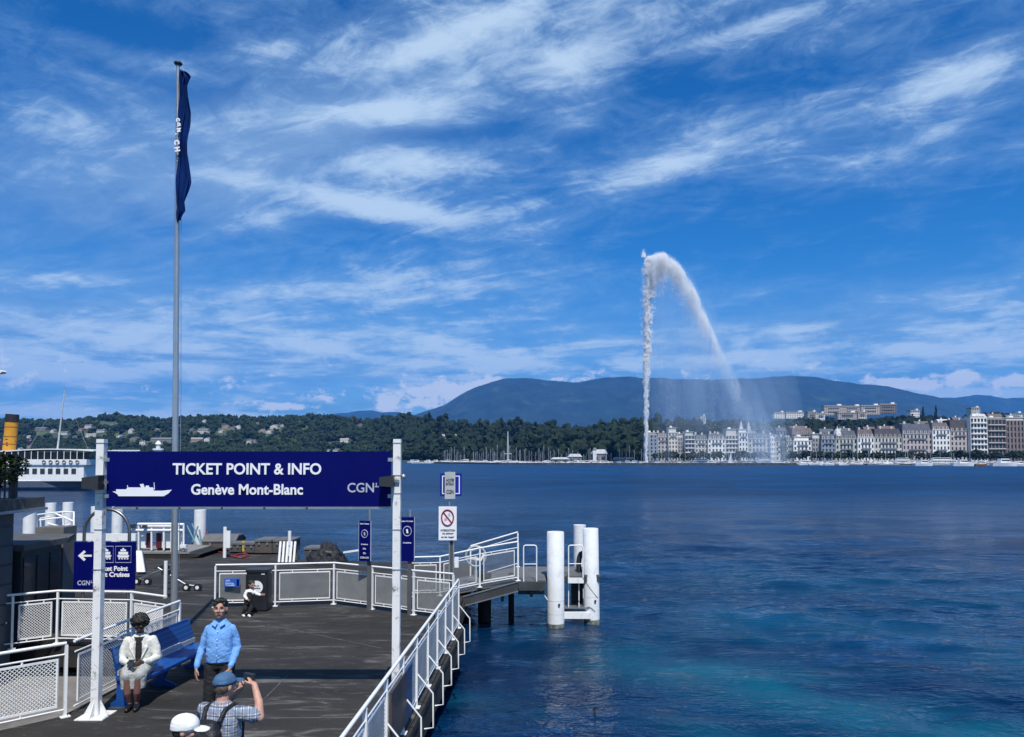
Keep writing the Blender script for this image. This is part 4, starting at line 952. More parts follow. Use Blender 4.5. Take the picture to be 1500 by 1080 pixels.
# ------------------------------------------------------------------ boats
bw = mat('boat_white', (.78, .78, .76), .35, coat=.3); bd = mat('boat_dark', (.03, .035, .05), .4); mastm = mat('mast_alloy', (.62, .62, .60), .4, .4); bblue = mat('boat_cover_blue', (.03, .07, .22), .7); bor = mat('boat_varnish', (.30, .13, .04), .4); bred = mat('boat_red', (.25, .03, .03), .5)
def hullmesh(L, B, H, mi=0, mb=None, z=0):
    mb = mb or MB(); n = 9; secs = []
    for i in range(n):
        t = i / (n - 1); x = (t - .5) * L; b = B / 2 * (math.sin(min(1, (1 - t) * 1.5 + .02) * PI / 2)) ** .8; b = b * (.82 + .18 * min(1, t * 4)); sh = H * (1 + .30 * t * t)
        secs.append([(x, -b, z + sh), (x - .02 * L * (t > .9), -b * .75, z + .0), (x - .03 * L * (t > .9), 0, z - .25), (x - .02 * L * (t > .9), b * .75, z + .0), (x, b, z + sh)])
    vs = [v for s_ in secs for v in s_]; fs = [(i * 5 + j, i * 5 + j + 1, (i + 1) * 5 + j + 1, (i + 1) * 5 + j) for i in range(n - 1) for j in range(4)]
    fs += [(i * 5, (i + 1) * 5, (i + 1) * 5 + 4, i * 5 + 4) for i in range(n - 1)] + [(0, 1, 2, 3, 4)]
    mb.add(vs, fs, mi); return mb
def sailboat(L, mh, cov, hm_=bw):
    o = thing('sailing_yacht', '', 'sailing boat'); hullmesh(L, L * .3, L * .11).build('hull', hm_, o)
    mb = MB(); mb.prism([(-L * .15, L * .10), (L * .22, L * .12), (L * .17, L * .19), (-L * .12, L * .18)], -L * .08, L * .08, axis='y'); mb.build('cabin', bw, o)
    mb = MB(); mb.tube([(L * .08, 0, L * .1), (L * .08, 0, mh)], .12, 6); mb.tube([(L * .08, -.9, mh * .62), (L * .08, .9, mh * .62)], .04, 4); mb.tube([(L * .48, 0, L * .14), (L * .08, 0, mh * .97)], .02, 4); mb.tube([(-L * .48, 0, L * .14), (L * .08, 0, mh)], .02, 4); mb.build('mast', mastm, o)
    mb = MB(); mb.tube([(L * .07, 0, L * .24), (-L * .36, 0, L * .23)], .16, 6); mb.build('boom', cov, o); return o
def motorboat(L, hm_=bw, cab=bw):
    o = thing('motor_boat', '', 'motor boat'); hullmesh(L, L * .32, L * .13).build('hull', hm_, o)
    mb = MB(); mb.prism([(-L * .2, L * .13), (L * .24, L * .15), (L * .12, L * .29), (-L * .18, L * .29)], -L * .11, L * .11, axis='y'); c = mb.build('cabin', cab, o)
    mb = MB(); mb.prism([(-L * .16, L * .20), (L * .20, L * .19), (L * .14, L * .25), (-L * .16, L * .25)], -L * .113, L * .113, axis='y'); mb.build('window', winm, c); return o
SB = [sailboat(9, 12.5, bblue), sailboat(8, 10.5, bw), sailboat(11, 15, bblue, bw), sailboat(7.5, 9.5, bor, bd)]
MBt = [motorboat(8), motorboat(10, bw, bw), motorboat(7, bblue, bw), motorboat(9, bor, bw)]
for o_ in SB: o_['group'] = 'sailing boats moored in the far marina'
for o_ in MBt: o_['group'] = 'motor boats moored along the far quays'
cnt = {}
def put(lst, i, px, D, rz, sc=1.0, lab=None):
    p = lst[i % len(lst)]; loc = (gx(px, D), D, .05)
    if id(p) not in used:
        used.add(id(p)); p.location = loc; p.rotation_euler = (0, 0, rz); p.scale = (sc,) * 3; p['label'] = lab; return p
    return copy_tree(p, loc, rz, lab, sc)
ls = 'small moored sailing boat with bare mast in the crowded marina'
r2 = np.random.default_rng(21); j = 0
for (a, b, n_, d0, d1) in [(648, 682, 15, 640, 700), (690, 742, 20, 590, 680), (742, 830, 22, 520, 620), (830, 945, 18, 505, 590), (950, 1130, 14, 495, 545), (1180, 1420, 20, 440, 540)]:
    for q in range(n_):
        px = a + (b - a) * (q + r2.random()) / n_; put(SB, int(r2.integers(4)), px, r2.uniform(d0, d1), r2.uniform(-.5, .5) + (PI if r2.random() < .4 else 0), r2.uniform(.7, 1.05), ls)
lm = 'small white motor boat moored in the crowded marina'
for (a, b, n_, d0, d1) in [(600, 735, 16, 590, 690), (735, 945, 40, 500, 560), (945, 1165, 34, 487, 545), (1165, 1500, 60, 436, 545), (1500, 1700, 14, 450, 545)]:
    for q in range(n_):
        px = a + (b - a) * (q + r2.random()) / n_; put(MBt, int(r2.choice([0, 0, 1, 1, 1, 2, 3])), px, r2.uniform(d0, d1), r2.uniform(-.5, .5) + (PI if r2.random() < .5 else 0), r2.uniform(.6, 1.05), lm)
def big(px, D, L, lab, rz=0.0, i=1):
    o = copy_tree(MBt[i], (gx(px, D), D, .05), rz, lab, L / 10); del o['group']; return o
big(682, 560, 12, 'white motor cruiser moving off the marina entrance', PI); big(1410, 400, 12, 'white motor cruiser with a long bow near the modern blocks', 0)
big(1470, 396, 14, 'largest white motor cruiser moored below the brown block', 0); big(1492, 400, 9, 'white motor boat at the right edge of the shore', .3); big(1436, 402, 9, 'varnished wooden boat moored below the balcony block', .2, 3); big(1352, 410, 11, 'white motor boat low on the water left of the modern blocks', .1)
def ferry(px, D, L, H, lab, rz=0, funnel=False):
    o = thing('lake_ferry', lab, 'ferry', (gx(px, D), D, 0), rz); hullmesh(L, L * .16, H * .28).build('hull', bw, o)
    mb = MB(); mb.bbox((-L * .42, -L * .065, H * .3), (L * .3, L * .065, H * .58)); mb.bbox((-L * .36, -L * .06, H * .61), (L * .2, L * .06, H * .66)); c = mb.build('saloon', bw, o)
    n = int(L / 1.6)
    for i in range(n):
        x = -L * .40 + L * .68 * (i + .5) / n; mb = MB(); mb.bbox((x - .45, -L * .065 - .05, H * .38), (x + .45, -L * .065 + .1, H * .52)); mb.build('window', winm, c)
    mb = MB(); mb.bbox((-L * .34, -L * .05, H * .66), (L * .15, L * .05, H * .9)); mb.build('upper_deck', bw, o); mb = MB(); mb.bbox((-L * .33, -L * .052, H * .72), (L * .14, L * .052, H * .84)); mb.build('upper_window', winm, o)
    return o
ferry(1383, 480, 24, 5.2, 'long white lake ferry moored before the quay trees on the right'); ferry(1325, 500, 16, 5, 'smaller white lake ferry left of the long one'); ferry(1030, 520, 18, 4.2, 'long low white tour boat moored behind the breakwater'); ferry(1120, 520, 16, 5, 'grey looking moored tour boat in the spray', .2)
def shed(px0, px1, yt, D, lab, rm=None):
    s = D / F; w = (px1 - px0) * s; h = CAMH + (671 - yt) * s; o = thing('boat_house', lab, 'boat house', (((px0 + px1) / 2 - 750) * s, D, 0)); mb = MB(); mb.bbox((-w / 2, 0, -.5), (w / 2, 9, h * .72)); mb.build('wall', hm['g'], o)
    mb = MB(); mb.prism([(-w / 2 - .5, h * .7), (w / 2 + .5, h * .7), (w / 2 - 1.5, h), (-w / 2 + 1.5, h)], -.6, 9.6, axis='y'); mb.build('roof', rm or bw, o)
    for i in range(max(2, int(w / 5))):
        x = -w / 2 + w * (i + .5) / max(2, int(w / 5)); mb = MB(); mb.bbox((x - 1.2, -.06, .2), (x + 1.2, .02, h * .5)); mb.build('door', winm, o)
shed(833, 852, 665, 560, 'white roofed boathouse in the middle of the marina'); shed(868, 889, 658.5, 566, 'tall white boathouse with a tower beside the fountain'); shed(808, 833, 670, 560, 'long low white shed left of the boathouse'); shed(900, 930, 670, 560, 'low pale shed left of the fountain foot', roof_m[2])
s = 560 / F; o = thing('harbour_tower', 'small white lookout tower on the boathouse', 'tower', (gx(871, 564), 564, 0)); mb = MB(); mb.bbox((-1.3, -1.3, 0), (1.3, 1.3, 10)); mb.build('wall', bw, o); mb = MB(); mb.lathe([(1.5, 10), (1.3, 11.5), (.1, 12.5)], (0, 0, 0), 10); mb.build('cap', roof_m[1], o)
o = thing('tall_ship_mast', 'very tall grey mast rising over the marina woods', 'mast', (gx(744, 600), 600, 0)); mb = MB(); zt = CAMH + (671 - 632) * 600 / F; mb.tube([(0, 0, 0), (0, 0, zt * .6), (0, 0, zt)], [.75, .7, .35], 8); mb.build('mast', mastm, o); mb = MB(); mb.tube([(-3, 0, zt * .3), (3, 0, zt * .3)], .2, 6); mb.build('yard', mastm, o); hullmesh(16, 4, 2).build('hull', bw, o)
# small sail on the water before the spray
o = thing('sailing_dinghy', 'little boat with its white sail up, in front of the waterfront houses', 'sailing boat', (gx(1070, 490), 490, 0)); hullmesh(5, 1.6, .6).build('hull', bw, o); mb = MB(); mb.add([(-1.8, .0, 1), (.6, 0, 1), (.5, .05, 9), (-1.8, .06, 1), (.6, .06, 1), (.5, .1, 9)], [(0, 1, 2), (3, 5, 4), (0, 2, 5, 3), (1, 4, 5, 2), (0, 3, 4, 1)]); mb.build('sail', bw, o)
# ------------------------------------------------------------------ the water jet
def jetmat(n_, em=0):
    m = bpy.data.materials.new(n_); m.use_nodes = True; nt = m.node_tree; b = nt.nodes['Principled BSDF']
    b.inputs['Base Color'].default_value = (.97, .98, .99, 1); b.inputs['Roughness'].default_value = .5; b.inputs['Subsurface Weight'].default_value = .0
    tr = node(nt, 'ShaderNodeBsdfTranslucent', None, {'Color': (.93, .95, .97, 1)}); mx = node(nt, 'ShaderNodeMixShader', None, {0: .08, 1: b.outputs[0], 2: tr.outputs[0]}); nt.links.new(mx.outputs[0], nt.nodes['Material Output'].inputs[0]); return m
jm = jetmat('spray_water')
JD = 483.0; js = JD / F
TET = np.array([[1, 1, 1], [-1, -1, 1], [-1, 1, -1], [1, -1, -1]]) * .62; TF = np.array([[0, 1, 2], [0, 3, 1], [0, 2, 3], [1, 3, 2]])
def drops(name, P, R, parent, org, stretch=1.0):
    n = len(P); r = np.random.default_rng(len(name)); q = r.normal(size=(n, 4)); q /= np.linalg.norm(q, axis=1)[:, None]; w, x, y, z = q.T
    Rm = np.stack([1 - 2 * (y * y + z * z), 2 * (x * y - z * w), 2 * (x * z + y * w), 2 * (x * y + z * w), 1 - 2 * (x * x + z * z), 2 * (y * z - x * w), 2 * (x * z - y * w), 2 * (y * z + x * w), 1 - 2 * (x * x + y * y)], 1).reshape(n, 3, 3)
    V = np.einsum('nij,kj->nki', Rm, TET) * R[:, None, None]; V[:, :, 2] *= stretch; V = V + (P - np.array(org))[:, None, :]
    Fc = (TF[None] + 4 * np.arange(n)[:, None, None]).reshape(-1, 3)
    o = link(name, npmesh(name, V.reshape(-1, 3), Fc, jm, False), parent); o['kind'] = 'stuff'; print(name, n); return o
jorg = (gx(946, JD), JD, .6)
jet = thing('water_jet', 'giant white fountain jet with spray falling away to the right', 'fountain', jorg)
mb = MB(); mb.lathe([(2.2, -1.5), (2.2, .2), (1.2, .4), (.4, .9)], (0, 0, 0), 12); mb.build('nozzle', concrete, jet)
r = np.random.default_rng(5)
def P3(px, py, dy=0): D = JD + dy; return np.stack([(px - 750) / F * D, D, CAMH + (671 - py) / F * D], -1)
# column: dense narrow core, ragged and wider upwards, right side frayed
n = 150000; t = r.random(n) ** .9; py = 681 - t * 308
wd = np.interp(t, [0, .3, .55, .75, .9, 1], [1.4, 2.3, 4.0, 5.8, 6.8, 4.5]); cx = np.interp(t, [0, .35, .6, .8, .92, 1], [946, 946.6, 947.8, 950.5, 953, 953])
lump = np.array([mnoise.fractal(Vector((0, 3, a * .10)), .8, 2, 4) for a in py]); off = r.normal(0, .42, n)
l2 = np.array([mnoise.fractal(Vector((a * .9, 3, b * .085)), .8, 2, 4) for a, b in zip(off, py)])
off = np.where(off > 0, off * (1.35 + 1.1 * l2), off * (1 + .5 * l2)); keep = r.random(n) < np.clip(.75 + 1.1 * l2, .15, 1)
P = P3(cx + off * wd + lump * wd * .30, py, r.normal(0, .8, n) * wd * js)[keep]
drops('jet_column', P, (r.uniform(.08, .20, n) * np.interp(t, [0, .3, 1], [.75, 1, 1.1]))[keep], jet, jorg, 2.2)
n = 500; P = P3(945 + r.normal(0, 1.6, n), 374 - np.abs(r.normal(0, 4, n)), r.normal(0, 2, n)); drops('top_wisp', P, r.uniform(.06, .16, n), jet, jorg, 2.5)
AX = np.array([(955, 392), (962, 376), (975, 372), (990, 382), (1005, 402), (1018, 425), (1030, 452), (1042, 482), (1054, 508), (1068, 535), (1080, 560), (1095, 595), (1108, 630), (1118, 672)], float)
seg = np.linspace(0, 1, len(AX))
n = 340000; t = r.random(n); t = np.where(r.random(n) < .66, t ** 1.7 * .62, t)
ax = np.interp(t, seg, AX[:, 0]); ay = np.interp(t, seg, AX[:, 1]); wd = np.interp(t, [0, .1, .3, .5, .7, 1], [6.0, 6.5, 6.8, 6, 9, 13])
gx_ = r.normal(0, 1, n); cl = np.array([mnoise.fractal(Vector((a * .10, b * .045, c * .4)), .8, 2, 5) for a, b, c in zip(ax, ay, gx_)])
ox = np.where(gx_ < 0, gx_ * 1.15, gx_ * .5)
keep = r.random(n) < np.clip(.50 + 1.7 * cl, .04, 1) * np.interp(t, [0, .25, .45, .6, 1], [1, .9, .7, .30, .20]); rr_ = (r.uniform(.06, .155, n) * np.interp(t, [0, .3, .6, 1], [1.15, .95, .7, .5]))
fall = np.abs(r.normal(0, 1, n)) ** 1.5 * np.interp(t, [0, .5, 1], [9, 13, 10])
P = P3(ax + ox * wd * .62, ay + fall + r.normal(0, 2.5, n), r.normal(0, 4, n))[keep]; drops('falling_spray', P, rr_[keep], jet, jorg, 2.0)
# falling curtains of fine mist: soft closed bodies of thin white vapour
mm = bpy.data.materials.new('mist_vapour'); mm.use_nodes = True; n_ = mm.node_tree; n_.nodes.clear()
node(n_, 'ShaderNodeOutputMaterial', None, {'Volume': node(n_, 'ShaderNodeVolumePrincipled', None, {'Color': (.66, .83, 1, 1), 'Density': .0060, 'Anisotropy': -.3}).outputs[0]})
V0, F0 = ico(4)
m2_ = mm.copy(); m2_.name = 'mist_dense'; [(setattr(q.inputs['Density'], 'default_value', .028), setattr(q.inputs['Color'], 'default_value', (.93, .97, 1, 1))) for q in m2_.node_tree.nodes if q.type == 'PRINCIPLED_VOLUME']
def mist(px, py0, py1, wpx, dens=1.0, lean=0.0, dy=0.0, th=1.0, m=None):
    D = JD + dy; s_ = D / F; cz = CAMH + (671 - (py0 + py1) / 2) * s_; hz = (py1 - py0) / 2 * s_; V = V0 * np.array([wpx * s_, 13 * th, hz]); V[:, 0] += lean * s_ * -V0[:, 2]
    V[:, 0] *= 1 + .25 * np.clip(-V0[:, 2], -1, 1); V = V + np.array([gx(px, D) - jorg[0], dy, cz - jorg[2]]); o = link('mist', npmesh('mist', V, F0, m or mm, True), jet); o['kind'] = 'stuff'
for a in [(1118, 520, 700, 30, 1, 14), (1112, 585, 700, 20, 1, 8), (1080, 470, 640, 26, 1, 24), (1140, 480, 690, 34, 1, 10), (1050, 430, 620, 20, 1, 20), (1020, 400, 640, 22, 1, 10), (1090, 540, 700, 38, 1, 6), (1000, 380, 660, 34, 1, 4), (975, 380, 690, 22, 1, 2), (1040, 470, 700, 46, 1, 4), (1016, 395, 470, 12, 1, 10), (1042, 450, 530, 10, 1, 10), (1066, 505, 590, 11, 1, 12), (1092, 560, 680, 13, 1, 12), (962, 370, 560, 14, 1, 2), (1122, 600, 690, 16, 1, 2), (1120, 655, 692, 40, 1, 0)]:
    mist(a[0], a[1], a[2], a[3], 1, a[5], r.normal(0, 3))
for (x_, a_, b_, w_, l_) in [(947, 560, 683, 3.5, 0), (948, 470, 600, 5.5, 0), (950, 400, 520, 8, 0), (952, 370, 440, 10, 0), (964, 366, 398, 13, 0), (983, 368, 408, 16, 6), (1002, 385, 438, 12, 12), (1018, 408, 470, 10, 12), (1034, 440, 510, 9, 12), (1050, 478, 548, 9, 13), (1066, 512, 590, 9, 14)]: mist(x_, a_, b_, w_, 1, l_, 0, .22, m2_)
n = 26000; px = r.uniform(950, 1150, n); topy = np.interp(px, [950, 975, 1000, 1020, 1045, 1075, 1110, 1150], [385, 388, 410, 440, 500, 560, 610, 640]); py = topy + (680 - topy) * r.random(n) ** .85
st_ = np.array([mnoise.fractal(Vector((a * .07, b * .006, 7)), .8, 2, 4) for a, b in zip(px, py)]); keep = r.random(n) < np.clip(.20 + .9 * st_, .02, .9)
P = P3(px, py, r.normal(0, 6, n))[keep]; drops('fine_drops', P, r.uniform(.05, .11, n)[keep], jet, jorg, 1.8)
# ------------------------------------------------------------------ flagpole and flag
FY = 14.6
fb = aty(254.5, 940, FY); ft = aty(261, 94, FY)
alu = mat('brushed_aluminium', (.50, .51, .51), .33, .75, var=.06)
fo = thing('flagpole', 'tall grey metal flagpole rising high above the ticket sign', 'flagpole', (fb.x, FY, DK)); fh = ft.z - DK; lean = (ft.x - fb.x)
PP = lambda t: Vector((lean * t, 0, fh * t))
mb = MB(); mb.tube([PP(0), PP(.25), PP(.6), PP(1)], [.064, .060, .052, .036], 16); mb.build('pole', alu, fo)
mb = MB(); mb.lathe([(.0, -.05), (.05, -.03), (.085, .01), (.075, .03), (.03, .05), (0, .065)], (lean, 0, fh), 16, cap=False); mb.build('finial', dark_metal, fo)
mb = MB(); mb.lathe([(.16, 0), (.16, .02), (.08, .03), (.08, .25)], (0, 0, 0), 16); mb.build('base', alu, fo)
mb = MB(); mb.tube([(lean * .12 + .10, -.02, fh * .12), (lean * .4 + .115, -.02, fh * .40), (lean * .74 + .09, -.02, fh * .74)], .006, 5); mb.tube([(lean * .12 + .02, -.05, fh * .12), (lean * .98, -.06, fh * .98)], .004, 4); mb.build('halyard', galv, fo)
fm = mat('flag_blue', (.0015, .022, .125), .85, spec=.1, var=.25, vscale=5)
# limp cloth: outline from the photograph, folded in depth
zz0, zz1 = aty(262, 325, FY).z, aty(266, 108, FY).z
prof = [(0, -.002, .045), (.02, -.03, .095), (.06, -.055, .20), (.12, -.055, .185), (.2, -.05, .235), (.26, -.048, .26), (.34, -.04, .23), (.45, -.03, .21), (.55, -.012, .225), (.62, .0, .24), (.72, .015, .235), (.82, .03, .19), (.90, .03, .165), (.955, .035, .22), (.985, .04, .16), (1, .04, .07)]
pa_ = np.array(prof); nz, nx = 90, 34; V = []
for j in range(nz):
    t = j / (nz - 1); l = np.interp(t, pa_[:, 0], pa_[:, 1]); r_ = np.interp(t, pa_[:, 0], pa_[:, 2])
    for i in range(nx):
        s = i / (nx - 1); ph = 2 * PI * (1.5 * s) + 1.2 * math.sin(t * 5) + s * 2
        x = l + (r_ - l) * (s + .10 * math.sin(ph * 2)) ; y = -.04 + .06 * math.sin(ph) + .03 * math.sin(t * 17 + s * 3)
        V.append((x, y, t * (zz1 - zz0) + .03 * math.sin(s * 9 + 2) * (1 - t)))
idx = np.arange(nz * nx).reshape(nz, nx); Fq = np.stack([idx[:-1, :-1], idx[:-1, 1:], idx[1:, 1:], idx[1:, :-1]], -1).reshape(-1, 4)
tb = (zz0 - DK) / fh
me = npmesh('flag', V, Fq, fm, True); fl = link('flag', me); fl.location = (fb.x + lean * tb + .045, FY - .06, zz0)
md = fl.modifiers.new('thickness', 'SOLIDIFY'); md.thickness = .004
tag(fl, 'dark blue flag hanging limp in folds at the top of the flagpole', 'flag')
for k_, (ch_, z_, s_) in enumerate([('C', 2.02, .09), ('G', 1.93, .10), ('N', 1.82, .10), ('.', 1.72, .11), ('C', 1.58, .13), ('H', 1.44, .13)]):
    t = text('lettering', ch_, s_, (.012 + .012 * (k_ % 3) - .03 * (k_ > 3), -.125, z_ - .0), sign_white, fl, bold=.008, R=Matrix.Rotation(math.radians(80), 4, 'Y'))
# ------------------------------------------------------------------ arrow sign
AY = 14.85
aa = aty(108.5, 863, AY); ab = aty(198.5, 794, AY); w, h = ab.x - aa.x, ab.z - aa.z
o = thing('direction_sign', 'dark blue direction sign with a white arrow and boat icons under a metal hoop', 'sign', (aa.x, AY, DK)); zb = aa.z - DK; OS = (aa.x, AY, DK)
mb = MB(); mb.bbox((0, -.03, zb), (w, .03, zb + h)); mb.build('board', navy, o)
hx0, hx1 = aty(120.5, 800, AY).x - aa.x, aty(187, 800, AY).x - aa.x; hz = aty(150, 746.5, AY).z - DK; rr_ = (hx1 - hx0) / 2; zc = hz - rr_
mb = MB(); mb.tube([(hx0, .06, 0), (hx0, .06, zc)] + [((hx0 + hx1) / 2 - rr_ * math.cos(a), .06, zc + rr_ * math.sin(a)) for a in np.linspace(.12, PI - .12, 18)] + [(hx1, .06, zc), (hx1, .06, 0)], .032, 10); mb.build('hoop', mat('hoop_steel', (.22, .23, .24), .35, .8), o)
AT = AY - .031
mb = MB()
def ap(px, py): p = aty(px, py, AT); return (p.x - OS[0], p.z - OS[2])
mb.prism([ap(*q) for q in [(114.5, 814.2), (123.2, 806.5), (125.8, 808.8), (121.5, 812.8), (134.5, 812.8), (134.5, 815.6), (121.5, 815.6), (125.8, 819.6), (123.2, 822)]][::-1], -.037, -.031, axis='y'); mb.build('arrow', sign_white, o)
def outline(x0, x1, y0, y1, t=.7):
    mb = MB()
    for a, b, c, d in ((x0, y0, x1, y0 + t), (x0, y1 - t, x1, y1), (x0, y0 + t, x0 + t, y1 - t), (x1 - t, y0 + t, x1, y1 - t)):
        p, q = ap(a, d), ap(c, b); mb.bbox((p[0], -.037, p[1]), (q[0], -.031, q[1]))
    mb.build('icon_frame', lg, o)
outline(143, 166.5, 800, 824.5); outline(169, 192.5, 800, 824.5)
def icon(cx, cy):
    mb = MB(); R_ = lambda a, b, c, d: mb.bbox((ap(cx + a, cy + d)[0], -.037, ap(cx + a, cy + d)[1]), (ap(cx + c, cy + b)[0], -.031, ap(cx + c, cy + b)[1]))
    mb.prism([ap(cx + a, cy + b) for a, b in [(-9, 1), (9, 1), (7, 4.6), (-7, 4.6)]][::-1], -.037, -.031, axis='y')
    R_(-7, -4, 7, .2); R_(-4, -7.5, 4, -4.8); R_(-1.2, -9.5, 1.2, -7.7)
    for k in range(4): R_(-7 + k * 4, 5.4, -4.6 + k * 4, 7)
    mb.build('boat_icon', sign_white, o)
icon(154.7, 812.5); icon(180.7, 812.5)
fit_text('lettering', 'Ticket Point', 139.5, 187.5, 829.3, 836.5, sign_white, o, OS, AT, bold=.03); fit_text('lettering', 'Boat Cruises', 139.5, 190, 838.0, 845.2, sign_white, o, OS, AT, bold=.03)
fit_text('logo', 'CGN', 113.5, 132, 850.5, 857.5, lg, o, OS, AT, bold=.02)
mb = MB()
for u0, v0, u1, v1 in ((132.5, 853.4, 136, 854.1), (133.6, 850.3, 134.3, 853.4)): p, q = ap(u0, v1), ap(u1, v0); mb.bbox((p[0], -.037, p[1]), (q[0], -.031, q[1]))
mb.build('logo', lg, o)
# ------------------------------------------------------------------ poles with signs at the far railing
def pole_sign(x, Y, top_py, sx0, sx1, sy0, sy1, label, rz, lines, disc):
    o = thing('banner_sign', label, 'sign', (x, Y, DK)); zt = aty(750, top_py, Y).z - DK
    mb = MB(); mb.tube([(0, 0, 0), (0, 0, zt)], .026, 10); mb.build('pole', galv, o)
    mb = MB(); mb.bbox((-.045, -.045, 0), (.045, .045, aty(750, sy1, Y).z - DK)); mb.build('lower_post', mat('post_grey', (.12, .125, .13), .5, .4), o)
    a = aty(sx0, sy1, Y - .05); b = aty(sx1, sy0, Y - .05); w, h = (b.x - a.x), b.z - a.z; cx = (a.x + b.x) / 2 - x; z0 = a.z - DK
    q = link('board', None, o); q.location = (cx, -.065, z0); q.rotation_euler = (0, 0, rz)
    mb = MB(); mb.bbox((-w / 2, -.02, 0), (w / 2, .02, h)); bm_ = mb.build('plate', navy, q)
    mb = MB(); mb.bbox((-w / 2 - .012, -.015, 0), (-w / 2 - .001, .015, h)); mb.bbox((w / 2 + .001, -.015, 0), (w / 2 + .012, .015, h)); mb.build('edge', lg, q)
    for (s, fy, fw, fh_) in lines:
        t = text('lettering', s, .1, (0, 0, 0), sign_white, q, bold=.002); co = np.array([v.co[:] for v in t.data.vertices]); mn, mx = co.min(0), co.max(0)
        co = (co - mn) * np.array([w * fw / (mx[0] - mn[0]), .4, h * fh_ / (mx[2] - mn[2])]); co += np.array([-w * fw / 2, -.026, h * (1 - fy) - h * fh_ / 2]); t.data.vertices.foreach_set('co', co.ravel()); t.data.update()
    mb = MB(); cz = h * (1 - disc[0]); R_ = w * disc[1]
    mb.tube([(R_ * math.cos(a), -.024, cz + R_ * 1.15 * math.sin(a)) for a in np.linspace(0, 2 * PI, 24, endpoint=False)], w * .03, 4, closed=True); mb.build('emblem_ring', lg, q)
    mb = MB(); mb.prism([(-R_ * .12, cz - R_ * .5), (R_ * .3, cz - R_ * .45), (R_ * .12, cz + R_ * .55), (-R_ * .3, cz + R_ * .45)], -.027, -.021, axis='y'); mb.build('emblem_leaf', sign_white if disc[2] else lg, q)
    return o
p5 = onz(542, 892, DK)
pole_sign(p5.x, p5.y - .12, 744, 525.5, 544, 763, 822, 'narrow navy banner sign with ring emblem, left of the right sign post', -.25, [('Lake Cruises', .07, .8, .035), ('Croisières', .58, .6, .035), ('1h', .69, .25, .04), ('2h', .80, .25, .04), ('CGN.CH', .91, .75, .045)], (.32, .27, False))
p6 = onz(601, 899, DK)
pole_sign(p6.x, p6.y - .12, 747, 586.5, 607, 757.5, 822, 'narrow navy banner sign with a ring emblem, right of the right sign post', .0, [('Lake Cruises', .09, .85, .035), ('Croisières', .58, .6, .035)], (.32, .30, True))
# no-anglers style prohibition sign with blue sign above
SPY = 16.6
sp = aty(661, 860, SPY); o = thing('traffic_sign', 'grey pole with a white prohibition sign and a blue framed sign on top', 'sign', (sp.x, SPY, DK))
mb = MB(); mb.bbox((-.055, -.02, 0), (-.03, .03, aty(661, 690, SPY).z - DK)); mb.bbox((.035, -.02, 0), (.06, .03, aty(661, 765, SPY).z - DK)); mb.build('pole', galv, o)
mb = MB(); mb.bbox((-.028, -.0, 0), (.033, .02, aty(661, 770, SPY).z - DK)); mb.build('pole_core', mat('pole_core_grey', (.07, .07, .072), .6), o)  # darker grey strip set between the two pole bars
def plate(px0, px1, py0, py1, dy, m, nm, par, th=.012):
    a = aty(px0, py1, SPY + dy); b = aty(px1, py0, SPY + dy); mb = MB(); mb.bbox((a.x - sp.x, dy - th / 2, a.z - DK), (b.x - sp.x, dy + th / 2, b.z - DK)); return mb.build(nm, m, par)
q = plate(644.5, 676.5, 693.5, 727, .045, mat('blue_plate', (.004, .02, .26), .4), 'blue_plate', o)
for a_, b_, c_, d_ in ((647.5, 673.5, 697, 698.3), (647.5, 673.5, 722.5, 723.8), (647.5, 648.9, 698.3, 722.5), (672.1, 673.5, 698.3, 722.5)): plate(a_, b_, c_, d_, .036, sign_white, 'white_border', q, .004)
q = plate(651.5, 667, 691.5, 731, -.05, mat('sign_back_grey', (.42, .44, .45), .5), 'grey_plate', o)
def plt_text(s, px0, px1, py0, py1, par, m, dy):
    Y = SPY + dy; fit_text('lettering', s, px0, px1, py0, py1, m, par, (sp.x, SPY, DK), Y, bold=.02)
ink = mat('sign_ink', (.04, .04, .05), .6)
plt_text('ACCÈS', 653.3, 665, 700.5, 705, q, ink, -.056); plt_text('BATEAUX', 653.3, 665, 706.5, 711, q, ink, -.056); plt_text('CGN', 654, 664.5, 717.5, 723.5, q, ink, -.056)
q = plate(642.5, 669, 742, 791.5, -.06, sign_white, 'white_plate', o)
red = mat('sign_red', (.28, .02, .04), .5); c_ = aty(655.5, 758.5, SPY - .07); mb = MB(); R_ = 8.6 * SPY / F
mb.tube([(c_.x - sp.x + R_ * math.cos(a), -.070, c_.z - DK + R_ * 1.32 * math.sin(a)) for a in np.linspace(0, 2 * PI, 28, endpoint=False)], .017, 5, closed=True); mb.bar((c_.x - sp.x - R_ * .72, -.070, c_.z - DK + R_ * .9), (c_.x - sp.x + R_ * .72, -.070, c_.z - DK - R_ * .9), .008, .03); mb.build('prohibition_ring', red, q)
mb = MB(); mb.prism([(c_.x - sp.x + a * R_, c_.z - DK + b * R_) for a, b in [(-.6, -.55), (-.1, -.5), (-.05, -.1), (-.3, .05), (-.55, -.2)]], -.069, -.0665, axis='y'); mb.prism([(c_.x - sp.x + a * R_, c_.z - DK + b * R_) for a, b in [(.1, .7), (.35, .75), (.5, .3), (.3, .1), (.15, .4)]], -.069, -.0665, axis='y'); mb.build('pictogram', mat('sign_pink', (.55, .40, .48), .5), q)
plt_text('INTERDICTION', 645.5, 666.5, 775.5, 778.3, q, ink, -.067); plt_text('de pêcher', 648, 664.5, 780.2, 783.2, q, ink, -.067); plt_text('et de nager', 646.5, 665.5, 785.3, 788.5, q, ink, -.067)
